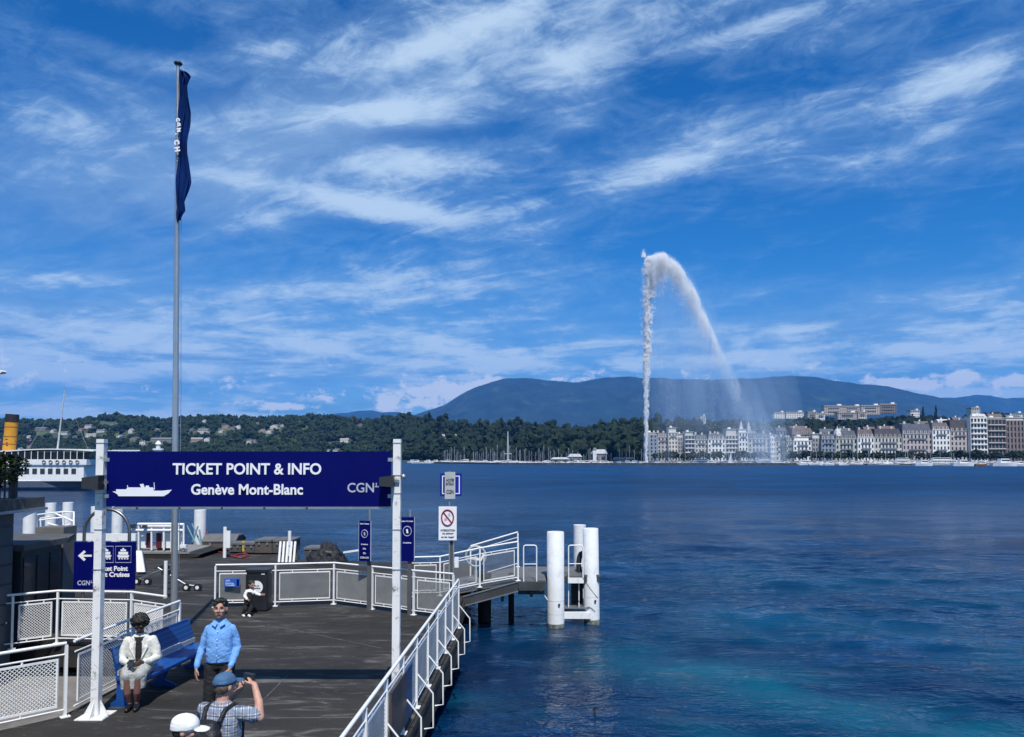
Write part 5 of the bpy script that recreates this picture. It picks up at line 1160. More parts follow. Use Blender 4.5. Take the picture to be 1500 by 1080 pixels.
mb = MB(); a = aty(668.5, 824, SPY - .1); mb.bbox((-.04, -.05, -.11), (.05, .05, .11)); k_ = mb.build('control_box', white, o); k_.location = (a.x - sp.x, -.08, a.z - DK)
# pale winch wheel on the gangway
wc = aty(697, 815, 20.3); o = thing('winch_wheel', 'pale round winch wheel with white crank arms behind the gangway railing', 'winch', tuple(wc)); mb = MB()
wh = mat('winch_grey', (.40, .45, .45), .5, .2); mb.tube([(.27 * math.cos(a), 0, .27 * math.sin(a)) for a in np.linspace(0, 2 * PI, 26, endpoint=False)], .03, 7, closed=True); mb.build('rim', wh, o)
mb = MB(); mb.bar((-.12, -.08, -.04), (.16, -.08, -.08), .05, .06); mb.bar((.14, -.1, -.1), (.22, -.1, .08), .05, .05); mb.build('crank', white, o)
mb = MB(); mb.bbox((-.05, .03, -wc.z + DK + .2), (.05, .12, .0)); mb.bbox((-.2, -.02, -wc.z + DK + .2), (.2, .2, -wc.z + DK + .28)); mb.build('stand', galv, o)
# ------------------------------------------------------------------ litter bin
bp = onz(385.5, 889.5, DK); o = thing('litter_bin', 'dark rounded litter bin with a white disc on its front at the far railing', 'bin', (bp.x, bp.y - .32, DK)); w = .265; hb_ = aty(385, 833, bp.y - .3).z - DK
bin_m = mat('bin_charcoal', (.016, .018, .022), .42, var=.15)
poly = []
for cx, cy, a0 in ((w - .09, -.2 + .09, -PI / 2), (w - .09, .2 - .09, 0), (-w + .09, .2 - .09, PI / 2), (-w + .09, -.2 + .09, PI)):
    for k_ in range(5): a = a0 + k_ * PI / 8; poly.append((cx + .09 * math.cos(a), cy + .09 * math.sin(a)))
mb = MB(); mb.prism(poly, .03, hb_ - .12); mb.prism([(x * .94, y * .94) for x, y in poly], hb_ - .118, hb_ - .06); mb.build('body', bin_m, o)
mb = MB(); mb.prism([(x * 1.03, y * 1.03) for x, y in poly], hb_ - .058, hb_); mb.build('lid', bin_m, o)
mb = MB(); mb.tube([(0.01, -.206, hb_ * .585), (0.01, -.200, hb_ * .585)], .15, 28); dsc = mb.build('disc', sign_white, o)
text('lettering', 'Ville de', .045, (.01, -.2085, hb_ * .585 + .035), ink, dsc, bold=.001, align='CENTER'); text('lettering', 'Genève', .06, (.01, -.2085, hb_ * .585 - .02), ink, dsc, bold=.001, align='CENTER')
mb = MB(); mb.bbox((.12, -.204, hb_ - .105), (.20, -.185, hb_ - .09)); mb.build('sticker', sign_white, o)
# blue notice on the railing
a = aty(328.5, 859.5, far_pts[0].y - .06); b = aty(351.5, 847.5, far_pts[0].y - .06); o = thing('notice_board', 'small blue notice fixed to the mesh railing left of the litter bin', 'notice', tuple(a)); mb = MB(); mb.bbox((0, -.01, 0), (b.x - a.x, .01, b.z - a.z)); mb.build('plate', mat('notice_blue', (.02, .12, .50), .4), o)
for i_, (s_, z_) in enumerate((('AVIS', .72), ('Horaires', .42), ('Timetable', .18))): text('lettering', s_, .055, (.03, -.013, (b.z - a.z) * z_), sign_white, o)
mb = MB(); mb.bbox(((b.x - a.x) * .8, -.013, .02), ((b.x - a.x) * .95, -.0105, (b.z - a.z) * .9)); mb.build('stripe', navy, o)
# ------------------------------------------------------------------ blue benches
perf = bpy.data.materials.new('perforated_blue'); perf.use_nodes = True; n_ = perf.node_tree; b_ = n_.nodes['Principled BSDF']
t_ = node(n_, 'ShaderNodeTexCoord'); mp_ = node(n_, 'ShaderNodeMapping', None, {'Vector': t_.outputs['Object']}); vo = node(n_, 'ShaderNodeTexVoronoi', dict(feature='F1'), {'Vector': mp_.outputs[0], 'Scale': 42.0, 'Randomness': 0.0})
n_.links.new(mixc(n_, smooth(E(n_, vo.outputs[0]), .36, .44, 1, 0), (.008, .075, .27), (.003, .02, .08)), b_.inputs['Base Color']); b_.inputs['Roughness'].default_value = .38; b_.inputs['Metallic'].default_value = .25
def bench(label, x, y, rz, L=1.9):
    o = thing('bench', label, 'bench', (x, y, DK), rz, 'blue metal benches by the railing'); n = 3
    # local: length along y, sitter faces +x, backrest at x=0
    mb = MB()
    prof_ = [(0.08, .42), (.22, .395), (.38, .405), (.46, .425), (.49, .405), (.485, .36), (.46, .385), (.38, .375), (.22, .365), (.08, .39)]
    mb.prism([(p[0], p[1]) for p in prof_], 0, L, axis='y'); mb.build('seat', bench_blue, o)
    for i in range(2):
        y0, y1 = .03 + i * L / 2, L / 2 - .03 + i * L / 2; mb = MB(); mb.prism([(.065, .53), (.09, .53), (.0, .80), (-.025, .80)], y0, y1, axis='y'); bb = mb.build('backrest', perf, o)
        mb = MB(); mb.bar((.10, y0, .475), (.10, y1, .475), .03, .075); mb.build('lower_strip', mat('polished_strip', (.55, .56, .58), .35, .5), o)
    mb = MB(); mb.tube([(-.02, 0, .815), (-.02, L, .815)], .016, 8); mb.build('back_tube', bench_blue, o)
    for yy in (.06, L / 2, L - .06):
        mb = MB(); mb.prism([(-.03, .82), (.0, .82), (.11, .38), (.45, .345), (.45, .31), (.26, .28), (.20, .10), (.38, .03), (.38, 0), (-.05, 0), (-.05, .03), (.07, .10), (.07, .36)], yy - .018, yy + .018, axis='y'); mb.build('leg', bench_blue, o)
    return o
bench('blue metal bench by the railing on which the woman in the white jacket sits', -5.73, 10.68, math.radians(-7), 2.05)

# ------------------------------------------------------------------ things on the far deck
def at_deck(px, py): return onz(px, py, DK)
p = at_deck(242, 876); mb = MB(); mb.tube([(0, 0, 0), (0, 0, aty(242, 822, p.y).z - DK)], .045, 10); o = mb.build('marker_post', white); o.location = p; tag(o, 'single white bollard post standing left of the flagpole', 'post')
p = at_deck(329, 817); mb = MB(); mb.tube([(0, 0, 0), (0, 0, aty(329, 772, p.y).z - DK)], .06, 10); mb.bbox((.06, -.04, .35), (.2, .04, .95)); o = mb.build('marker_post', white); o.location = p; tag(o, 'white post before the grey storage crates', 'post')
p = at_deck(424, 806); p = aty(424, 806, 27.0); mb = MB(); mb.tube([(0, 0, -.3), (0, 0, aty(424, 778, 27).z - p.z)], .06, 10); o = mb.build('marker_post', white); o.location = p; tag(o, 'short white post behind the striped white barrier', 'post')
# ribbed barrier
o = thing('barrier', 'barrier of five slanting white bars leaning on the grey crate', 'barrier', tuple(at_deck(419, 825))); Yb = o.location.y
for k_ in range(5):
    a = aty(408.5 + k_ * 5.4, 824, Yb); b = aty(411 + k_ * 5.4, 793.5, Yb + .25); mb = MB(); mb.tube([a - o.location, b - o.location], .042, 8); mb.build('bar', white, o)
mb = MB(); mb.bar(aty(407, 822, Yb + .05) - o.location, aty(431, 822, Yb + .05) - o.location, .04, .04); mb.bar(aty(411, 800, Yb + .23) - o.location, aty(433, 800, Yb + .23) - o.location, .04, .04); mb.build('crossbar', grey_metal, o)
crate_m = mat('crate_grey', (.075, .072, .068), .75, var=.25, dirt=.5); crate_b = mat('crate_brown', (.085, .072, .062), .75, var=.25, dirt=.4)
def crate(px0, px1, pyb, pyt, dp, m, label, name='storage_crate', ch=.0, lidm=None):
    a = at_deck(px0, pyb); b = at_deck(px1, pyb); Y = (a.y + b.y) / 2; w = b.x - a.x; h = aty(px0, pyt, Y).z - DK - dp * .0
    o = thing(name, label, 'crate', ((a.x + b.x) / 2, Y, DK)); h = max(.3, h - dp * .16)
    mb = MB(); mb.prism([(0, .06), (dp, .06), (dp, h - .07 - ch), (dp * .7, h - .07), (dp * .3, h - .07), (0, h - .07 - ch)] if ch else [(0, .06), (dp, .06), (dp, h - .07), (0, h - .07)], -w / 2, w / 2, axis='x'); mb.build('box', m, o)
    mb = MB()
    if ch: mb.prism([(-.03, h - .065 - ch), (dp * .28, h - .06), (dp * .72, h - .06), (dp + .03, h - .065 - ch), (dp + .03, h - ch - .02), (dp * .72, h), (dp * .28, h), (-.03, h - ch - .02)], -w / 2 - .03, w / 2 + .03, axis='x')
    else: mb.bbox((-w / 2 - .03, -.03, h - .065), (w / 2 + .03, dp + .03, h))
    mb.build('lid', lidm or m, o)
    for xx in (-w / 2 + .12, w / 2 - .12): mb = MB(); mb.bbox((xx - .05, .05, 0), (xx + .05, dp - .05, .06)); mb.build('foot', dark_metal, o)
    for xx in (-w / 4, w / 4): mb = MB(); mb.bbox((xx - .03, -.045, h - .18 - ch), (xx + .03, -.005, h - .09 - ch)); mb.build('latch', grey_metal, o)
    return o
lidg = mat('crate_lid', (.13, .125, .12), .6, var=.2)
crate(296, 344, 808, 778, 1.1, crate_b, 'large brownish crate with a chamfered lid left of the white post', ch=.18, lidm=lidg)
crate(335, 353, 811, 791, .7, crate_m, 'low dark crate directly right of the white post', lidm=lidg); o = crate(354, 373, 812, 791, .7, crate_m, 'low dark crate with a yellow strip', lidm=lidg); mb = MB(); mb.bbox((-.22, -.02, .1), (-.13, -.005, .5)); mb.build('yellow_strip', mat('yellow_tape', (.45, .36, .05), .6), o)
crate(373.5, 398, 812.5, 784, 1.1, crate_b, 'tall brown fronted crate left of the striped barrier', lidm=lidg); crate(399, 427, 812.5, 784, 1.1, crate_m, 'tall grey crate behind the striped barrier', lidm=lidg)
crate(446, 482, 821, 797, .8, crate_m, 'grey crate half hidden by the black tarpaulin heap', lidm=lidg)
# tarpaulin heap
p = at_deck(477, 824); o = thing('tarpaulin', 'black crumpled tarpaulin heaped over gear at the deck edge', 'tarpaulin', (p.x, p.y, DK)); V, Fc = ico(5); W_ = V * np.array([.58, .45, .62]); W_[:, 2] = np.maximum(W_[:, 2], 0.01)
for i in range(len(W_)):
    v = Vector(V[i]); s_ = 1 + .30 * mnoise.fractal(v * 1.6 + Vector((3, 1, 0)), .9, 2, 5) + .06 * abs(mnoise.noise(v * 9)); W_[i, :2] *= s_ * (1 + .25 * max(0, .25 - W_[i, 2]) * 4); W_[i, 2] *= s_ * (1 - .25 * (V[i][0] < -.3))
link('cloth', npmesh('cloth', W_, Fc, mat('black_tarp', (.008, .009, .012), .72, bump=.4, bscale=14), True), o)
mb = MB(); mb.bar((.1, -.42, .42), (.3, -.40, .40), .01, .05); mb.build('label_patch', grey_metal, o)
mb = MB(); mb.bar(aty(503, 809.5, 25.2), aty(526, 806, 25.2), .05, .06); o = mb.build('white_pole', white); tag(o, 'white bar sticking out between tarpaulin and banner sign', 'bar')
# red hose on deck
hm2 = mat('red_hose', (.24, .02, .03), .5)
pts = [at_deck(px, py) + Vector((0, 0, .03)) for px, py in [(303, 797), (304, 803), (308, 807), (316, 809), (326, 811), (338, 816), (352, 818.5), (364, 816), (360, 812), (350, 813), (342, 816)]]
pts[0].z = DK + .55; pts[1].z = DK + .25; mb = MB(); sm = []
for i in range(len(pts) - 1):
    for t in (0, .5): sm.append(pts[i].lerp(pts[i + 1], t))
mb.tube(sm, .03, 6); tag(mb.build('hose', hm2), 'red hose trailing across the deck in front of the crates', 'hose')
# boarding bridge wagon
p = at_deck(236, 818); o = thing('boarding_bridge', 'white boarding bridge wagon with maroon panels on a dark sled, behind the flagpole', 'boarding bridge', (p.x, p.y, DK)); Yg = p.y
def G(px, py, dy=0): v = aty(px, py, Yg + dy); return Vector((v.x - p.x, dy, v.z - DK))
mb = MB(); mb.prism([(G(208, 805).x, .16), (G(296, 800).x, .16), (G(289, 805).x, .05), (G(274, 812).x, 0.0), (G(213, 812).x, 0.0)], 0, 2.2, axis='y'); mb.build('sled', under, o)
mb = MB(); mb.bbox((G(208, 0).x, -.02, .162), (G(292, 0).x, 2.2, .23)); mb.build('floor', mat('plank_grey', (.22, .21, .19), .8), o)
for (x0, x1, m_, nm) in [(202, 214, white, 'white_panel'), (214.5, 221, mat('maroon_panel', (.10, .006, .018), .6), 'maroon_panel'), (228.5, 236, mat('maroon_panel', (0, 0, 0)), 'maroon_panel'), (237, 253, white, 'white_panel'), (260, 267, white, 'white_panel')]:
    mb = MB(); a, b = G(x0, 803, .3), G(x1, 781, .3); mb.bbox((a.x, .3, a.z), (b.x, .36, b.z)); mb.build(nm, m_, o)
for z_, x0, x1 in ((768, 202, 254), (771, 208, 254), (777, 190, 268), (768.5, 262, 269)):
    mb = MB(); a, b = G(x0, z_, .1), G(x1, z_, .1); mb.tube([a, b], .05, 8); mb.build('rail', white, o)
for x_ in (203, 222, 240, 251, 262, 269):
    mb = MB(); mb.tube([G(x_, 806, .1), G(x_, 767, .1)], .035, 6); mb.build('stanchion', white, o)
for x0, y0, x1, y1 in ((192, 774, 198, 768), (210, 773, 215, 769), (252, 800, 258, 808), (264, 798, 274, 802)):
    mb = MB(); a, b = G(x0, y0, .0), G(x1, y1, .0); mb.bbox((a.x, -.1, min(a.z, b.z)), (b.x, .05, max(a.z, b.z))); mb.build('fitting', dark_metal if y0 < 790 else white, o)
mb = MB(); mb.bbox((G(236, 0).x, .5, .24), (G(250, 0).x, 1.4, .5)); mb.build('toolbox', dark_metal, o)
lb = mat('light_blue_steel', (.22, .38, .45), .45, .2)
p = at_deck(284, 805); o = thing('trestle', 'light blue tubular trestle leaning beside the brown crate', 'trestle', tuple(p))
for x0, y0, x1, y1, d_ in ((274, 770, 289, 802, 0), (281, 767, 296, 800, .5), (290, 771, 279, 803, .3), (279, 803, 297, 800, .1), (292, 776, 296, 800, .6)):
    mb = MB(); a, b = aty(x0, y0, p.y + d_) - p, aty(x1, y1, p.y + d_) - p; mb.tube([a, b], .03, 6); mb.build('tube', lb, o)
# small trolleys
def dolly(px, py, label, s=1, rz=0):
    p = at_deck(px, py); o = thing('hand_trolley', label, 'trolley', tuple(p), rz)
    for xx in (-.14, .16):
        mb = MB(); mb.tube([(xx, -.05, .1), (xx, .05, .1)], .10, 14); w_ = mb.build('wheel', black, o); mb = MB(); mb.tube([(xx, -.055, .1), (xx, .055, .1)], .05, 10); mb.build('rim', white, w_)
    mb = MB(); mb.tube([(.16, 0, .13), (-.14, 0, .16), (-.62 * s, .05, .42), (-.95 * s, .05, .62)], .022, 6); mb.build('drawbar', galv, o)
    mb = MB(); mb.tube([(-.95 * s, -.12, .62), (-.95 * s, .2, .62)], .02, 6); mb.bbox((-.8 * s, -.06, .44), (-.6 * s, .1, .56)); mb.build('handle', dark_metal, o)
dolly(281, 866, 'small two wheeled trolley with a drawbar right of the flagpole'); dolly(208, 857, 'small wheeled trolley beside the white board near the arrow sign', -.9)
p = at_deck(206, 842); o = thing('sandwich_board', 'white leaning board on the deck just right of the arrow sign', 'board', tuple(p)); mb = MB(); a, b = aty(200, 838, p.y) - p, aty(212, 838, p.y) - p; c, d = aty(207, 807, p.y + .3) - p, aty(199.5, 807, p.y + .3) - p
o_ = Vector((0, .05, 0)); mb.add([a, b, c, d, a + o_, b + o_, c + o_, d + o_], [(0, 1, 2, 3), (7, 6, 5, 4), (0, 4, 5, 1), (1, 5, 6, 2), (2, 6, 7, 3), (3, 7, 4, 0)]); mb.build('panel', white, o); mb = MB(); mb.tube([c + o_, Vector((c.x, .7, 0))], .02, 5); mb.build('prop', galv, o)
# blue service cart behind the arrow sign
p = at_deck(99, 853); o = thing('service_cart', 'blue and yellow service cart with a white top frame, left of the arrow sign', 'cart', tuple(p)); C_ = lambda px, py, dy=0: (lambda v: Vector((v.x - p.x, dy, v.z - DK)))(aty(px, py, p.y + dy))
mb = MB(); a, b = C_(89, 846), C_(110, 832); mb.bbox((a.x, 0, .2), (b.x, 1.2, b.z)); mb.build('body', bench_blue, o); mb = MB(); mb.bbox((a.x + .1, -.02, .22), (b.x, -.002, .34)); mb.build('yellow_band', mats_y if False else mat('yellow_tape', (0, 0, 0)), o)
mb = MB(); a, b = C_(88, 0), C_(112, 0); zt = C_(0, 806).z; mb.bbox((a.x, -.1, zt - .06), (b.x, 1.2, zt)); mb.tube([(a.x + .1, 0, .5), (a.x + .25, 0, zt)], .025, 6); mb.tube([(b.x - .1, 0, .5), (b.x - .2, 0, zt)], .025, 6); mb.build('top_frame', white, o)
for xx in (a.x + .15, b.x - .15): mb = MB(); mb.tube([(xx, -.04, .14), (xx, .04, .14)], .14, 12); mb.build('wheel', black, o)
# white barrier beam behind the arrow sign
a, b = aty(112, 787, 21.5), aty(200, 787, 21.5); o = thing('barrier_beam', 'thick white horizontal beam on posts behind the arrow sign', 'barrier', (a.x, 21.5, DK)); mb = MB(); mb.bbox((0, -.06, a.z - DK - .10), (b.x - a.x, .06, a.z - DK + .10)); mb.build('beam', white, o)
for xx in (.4, b.x - a.x - .5): mb = MB(); mb.bbox((xx - .05, -.05, 0), (xx + .05, .05, a.z - DK - .1)); mb.build('post', white, o)
# ------------------------------------------------------------------ left mooring piles and small platform
for px, yt, Yp, r_, lab in [(75, 737, 32, .215, 'white mooring pile left of the pair beyond the kiosk roof'), (100, 736, 34, .225, 'white mooring pile right of the pair beyond the kiosk roof'), (141.5, 742, 34, .23, 'white mooring pile directly behind the left sign post'), (172.5, 742, 33, .23, 'white mooring pile seen inside the metal hoop'), (293.5, 747, 30.4, .235, 'white mooring pile right of the flagpole under the ticket sign')]:
    t = aty(px, yt, Yp); mb = MB(); mb.lathe([(r_, -3), (r_, t.z)], (0, 0, 0), 20); o = mb.build('mooring_pile', pile_white); o.location = (t.x, Yp, 0); tag(o, lab, 'pile', 'white mooring piles beyond the left deck')
t = aty(44, 751, 27.5); mb = MB(); mb.lathe([(.22, -3), (.22, t.z - .25)], (0, 0, 0), 20); vs = [(.22 * math.cos(k_ * PI / 10), .22 * math.sin(k_ * PI / 10), t.z - .25 + .25 * (.5 + .5 * math.cos(k_ * PI / 10))) for k_ in range(20)]; lo = [(v[0], v[1], t.z - .25) for v in vs]; mb.add(vs + lo, [tuple(range(20))] + [(k_, (k_ + 1) % 20, 20 + (k_ + 1) % 20, 20 + k_) for k_ in range(20)]); o = mb.build('mooring_pile', pile_white); o.location = (t.x, 27.5, 0); tag(o, 'white mooring pile with a slanted top nearest the kiosk roof', 'pile', 'white mooring piles beyond the left deck')
o = thing('landing_platform', 'small white railed landing platform between piles beyond the kiosk roof', 'platform', tuple(aty(75, 790, 29))); L_ = o.location.copy(); Q = lambda px, py, d_=0: aty(px, py, 29 + d_) - L_
mb = MB(); a, b = Q(36, 786), Q(112, 786); mb.bbox((a.x, -.6, a.z - .2), (b.x, 1.6, a.z)); mb.build('floor', grey_metal, o)
for ps in ([(54, 787), (54, 754), (92, 750), (108, 750), (108, 787)], [(58, 762), (93, 758)], [(60, 787), (60, 759), (74, 757)], [(70, 767), (90, 772), (104, 768)], [(90, 780), (109, 784)], [(92, 750), (94, 786)], [(80, 752), (108, 764)]):
    mb = MB(); mb.tube([Q(*q_) for q_ in ps], .04, 6); mb.build('rail', white, o)
# ------------------------------------------------------------------ steamer, lighthouse, lamp, flowers, bird
o = thing('paddle_steamer', 'white paddle steamer with yellow funnel moored at the left behind the sign post', 'ship', (gx(80, 104), 104, 0)); s = 104 / F; SX = lambda px: (px - 80) * s; SZ = lambda py: CAMH + (671 - py) * s
sw = mat('ship_white', (.78, .78, .76), .4, var=.05); x0, x1 = SX(-160), SX(149)
hb2 = mat('ship_shade_waterline', (.09, .11, .16), .5)  # blue-grey hull sides: shade painted in along with the dark waterline
mb = MB(); n_s = 14; secs = []
for i in range(n_s):
    t = i / (n_s - 1); x = x0 + (x1 - x0) * t; b = 3.0 * min(1, 1.5 * math.sin(PI * min(1, max(.05, 1.04 - t) * 1.9) / 2)) * min(1, .3 + t * 4); b = min(b, 3.0); up = .5 * max(0, (t - .75) * 4) ** 2
    secs.append([(x - (.6 * up), -b * .72, -.6), (x - .3 * up, -b * .96, .45), (x, -b, 1.32 + up * .5), (x, b, 1.32 + up * .5), (x - .3 * up, b * .96, .45), (x - .6 * up, b * .72, -.6)])
vs = [v for q_ in secs for v in q_]; mb.add(vs, [(i * 6 + j, i * 6 + j + 1, i * 6 + j + 7, i * 6 + j + 6) for i in range(n_s - 1) for j in (0, 1, 3, 4)], 1); mb.add(vs, [(i * 6 + j, i * 6 + j + 1, i * 6 + j + 7, i * 6 + j + 6) for i in range(n_s - 1) for j in (2,)] + [tuple(range(6)), tuple(range(len(vs) - 1, len(vs) - 7, -1))], 0); mb.build('hull', [sw, hb2], o)
mb = MB(); mb.bbox((x0 + 2, -2.9, 1.3), (SX(141), 2.9, SZ(681))); mb.build('main_deck_wall', sw, o)
for k_ in range(26):
    c_ = 127 - k_ * 11.1
    if c_ < -150: break
    mb = MB(); mb.bbox((SX(c_ - 3.2), -2.96, SZ(693.5)), (SX(c_ + 3.2), -2.8, SZ(686))); mb.build('window', winm, o)
mb = MB(); mb.bbox((x0 + 1.5, -3.1, SZ(681) - .0), (SX(146), 3.1, SZ(681) + .12)); mb.bbox((x0 + 2.5, -3.12, SZ(681) + .12), (SX(146), -3.06, SZ(673))); mb.bbox((SX(146) - .06, -3.05, SZ(681) + .12), (SX(146), 3.1, SZ(673))); mb.build('upper_deck', sw, o)
mb = MB(); mb.bbox((x0 + 4, -2.2, SZ(681) + .12), (SX(118), 2.2, SZ(663))); mb.build('upper_cabin', mat('ship_saloon_dark', (.05, .05, .055), .4), o)
for k_ in range(24):
    c_ = 141 - k_ * 9.3; mb = MB(); mb.tube([(SX(c_), -3.0, SZ(673)), (SX(c_), -3.0, SZ(661.5 + .0))], .05, 5); mb.build('stanchion', sw, o)
mb = MB(); 
for k_ in range(13):
    a_, b2 = -40 + k_ * 15, -40 + (k_ + 1) * 15; f_ = lambda q: 658.5 + ((q - 95) / 55) ** 2 * 2.2 if q > 30 else 661.5; mb.bar((SX(a_), 0, SZ(f_(a_))), (SX(b2), 0, SZ(f_(b2))), 6.2, .14)
mb.build('awning_roof', sw, o)
for k_ in range(6):
    mb = MB(); mb.tube([(SX(86 + k_ * 9.5) + .22 * math.cos(a), -3.2, SZ(676.5) + .22 * math.sin(a)) for a in np.linspace(0, 2 * PI, 12, endpoint=False)], .06, 5, closed=True); mb.build('lifebuoy', grey_metal, o)
yf = mat('funnel_yellow', (.60, .27, .015), .5, var=.08); rk = (23 - 19.5) / (660 - 607)
mb = MB(); mb.tube([(SX(12.5), 0, SZ(672)), (SX(16.4), 0, SZ(618.5))], .80, 22); fn = mb.build('funnel', yf, o); mb = MB(); mb.tube([(SX(16.4), 0, SZ(618.5)), (SX(17.0), 0, SZ(607))], .84, 22); mb.build('funnel_top', mat('funnel_black', (.02, .017, .017), .6), fn)
for py_ in (626, 640, 651): mb = MB(); c_ = 12.5 + (672 - py_) / 53.5 * 3.9; mb.lathe([(.815, -.05), (.815, .05)], (SX(c_), 0, SZ(py_)), 22, cap=False); mb.build('band', mat('band_brown', (.16, .07, .01), .6), fn)
mb = MB(); mb.tube([(SX(84), 0, SZ(662)), (SX(93), 0, SZ(572))], [.13, .07], 8); mb.build('mast', mastm, o); mb = MB(); mb.tube([(SX(93), 0, SZ(575)), (SX(40), 0, SZ(660))], .012, 4); mb.tube([(SX(93), 0, SZ(575)), (SX(130), 0, SZ(660))], .012, 4); mb.build('rigging', mastm, o)
LY = 300; s = LY / F; o = thing('lighthouse', 'little white lighthouse whose lantern peeps over the ticket sign', 'lighthouse', (gx(232, LY), LY, 0)); zt = CAMH + (671 - 645.5) * s
mb = MB(); mb.lathe([(1.7, .5), (1.45, zt - 4.2), (1.45, zt - 3.9)], (0, 0, 0), 8); mb.build('tower', sw, o); mb = MB(); mb.lathe([(2.2, zt - 3.9), (2.2, zt - 3.2)], (0, 0, 0), 8); mb.build('gallery', sw, o); mb = MB(); mb.lathe([(.9, zt - 3.2), (.9, zt - 1.5)], (0, 0, 0), 8); mb.build('lantern', mat('lantern_pale', (.6, .62, .62), .3), o); mb = MB(); mb.lathe([(1.3, zt - 1.5), (.8, zt - .6), (.1, zt)], (0, 0, 0), 8); mb.build('dome', sw, o)
strip('jetty', [(gx(60, 305), 305), (gx(560, 305), 305)], 7, -1, 1.0, concrete)
for k_ in range(6):
    px_ = 168 + k_ * 6.6; mb = MB(); zt2 = CAMH + (671 - 659.3) * s; mb.bbox((-.65, -1, 1), (.65, 1, zt2 - .35)); mb.prism([(-.8, zt2 - .35), (.8, zt2 - .35), (.4, zt2), (-.4, zt2)], -1.1, 1.1, axis='y'); q_ = mb.build('bathing_cabin', sw); q_.location = (gx(px_, LY), LY, 0); tag(q_, 'white bathing cabin roof showing just above the sign', 'cabin', 'row of white bathing cabins on the jetty')
# street lamp arm at the left edge
o = thing('street_lamp', 'end of a pale street lamp arm reaching in at the left edge', 'street lamp', tuple(aty(-60, 700, 20))); L_ = o.location.copy(); mb = MB(); zq = aty(0, 546, 20).z - L_.z; mb.tube([(0, 0, -3), (0, 0, zq - .4), (.25, 0, zq - .05), (.9, 0, zq)], .05, 8); mb.build('pole', galv, o); mb = MB(); a = aty(-6, 546, 20).x - L_.x; b = aty(7, 546, 20).x - L_.x; mb.prism([(a, zq - .04), (b - .06, zq - .03), (b, zq + .02), (b - .05, zq + .06), (a, zq + .06)], -.1, .1, axis='y'); mb.build('lamp_head', sw, o)
# flower trough with hanging foliage on the balustrade
o = thing('flower_planter', 'dark overflowing flower planter with purple blooms on the black balustrade', 'planter', (-9.3, 13.3, DK + 3.34)); Vs, Fs, T = [], [], []; k_ = 0; rr5 = np.random.default_rng(9)
lf = leafmat('planter_leaves', (.008, .014, .006), (.014, .026, .010), (.03, .05, .018), 3)
Q4 = np.array([[-1, 0, 0], [0, -.5, .1], [1, 0, .25], [0, .5, .1]])
for i in range(9000):
    d = rr5.normal(size=3); d /= np.linalg.norm(d); q = rr5.random() ** .33; c = np.array([d[0] * .46 * q + .04, d[1] * 2.6 * q - 1.75, d[2] * .42 * q + .05 + .08 * math.sin(d[1] * 7)])
    M_ = np.array(Matrix.Rotation(rr5.random() * 6.28, 3, 'Z') @ Matrix.Rotation(rr5.uniform(-1.2, 1.2), 3, 'X') @ Matrix.Rotation(rr5.uniform(-1, 1), 3, 'Y')); sl = rr5.uniform(.025, .05)
    Vs.append(Q4 * sl @ M_.T + c); Fs.append(np.array([[0, 1, 2, 3]]) + k_); k_ += 4; T.append(np.full(4, rr5.random()))
q_ = link('foliage', npmesh('foliage', np.concatenate(Vs), np.concatenate(Fs), lf, False, attr=np.concatenate(T)), o); q_['kind'] = 'stuff'
mb = MB(); mb.bbox((-.14, -4, -.2), (.10, .5, .02)); mb.build('trough', dark_metal, o)
Vs, Fs = [], []; k_ = 0
for i in range(160):
    c = np.array([rr5.normal(.05, .2), rr5.uniform(-3, .6), .50 + rr5.normal(0, .06)]); Vs.append(Q4 * .03 @ np.array(Matrix.Rotation(rr5.random() * 6.28, 3, 'X')).T + c); Fs.append(np.array([[0, 1, 2, 3]]) + k_); k_ += 4
q_ = link('blossom', npmesh('blossom', np.concatenate(Vs), np.concatenate(Fs), mat('purple_petals', (.20, .03, .16), .7)), o); q_['kind'] = 'stuff'
# dark water bird
p = onz(861, 1056, 0); o = thing('water_bird', 'small dark grebe swimming in the reflection of the white piles', 'bird', tuple(p), math.radians(20)); bdm = mat('bird_dark', (.015, .015, .018), .6)
V, Fc = ico(3); W_ = V * np.array([.13, .06, .055]); W_[:, 2] += .03 + .03 * np.clip(-V[:, 0], 0, 1); link('body', npmesh('body', W_, Fc, bdm, True), o)
mb = MB(); mb.tube([(.10, 0, .04), (.13, 0, .10), (.12, 0, .17), (.135, 0, .20)], [.03, .018, .015, .022], 8); mb.tube([(.135, 0, .20), (.165, 0, .20), (.21, 0, .19)], [.024, .02, .004], 8); mb.build('head', bdm, o)
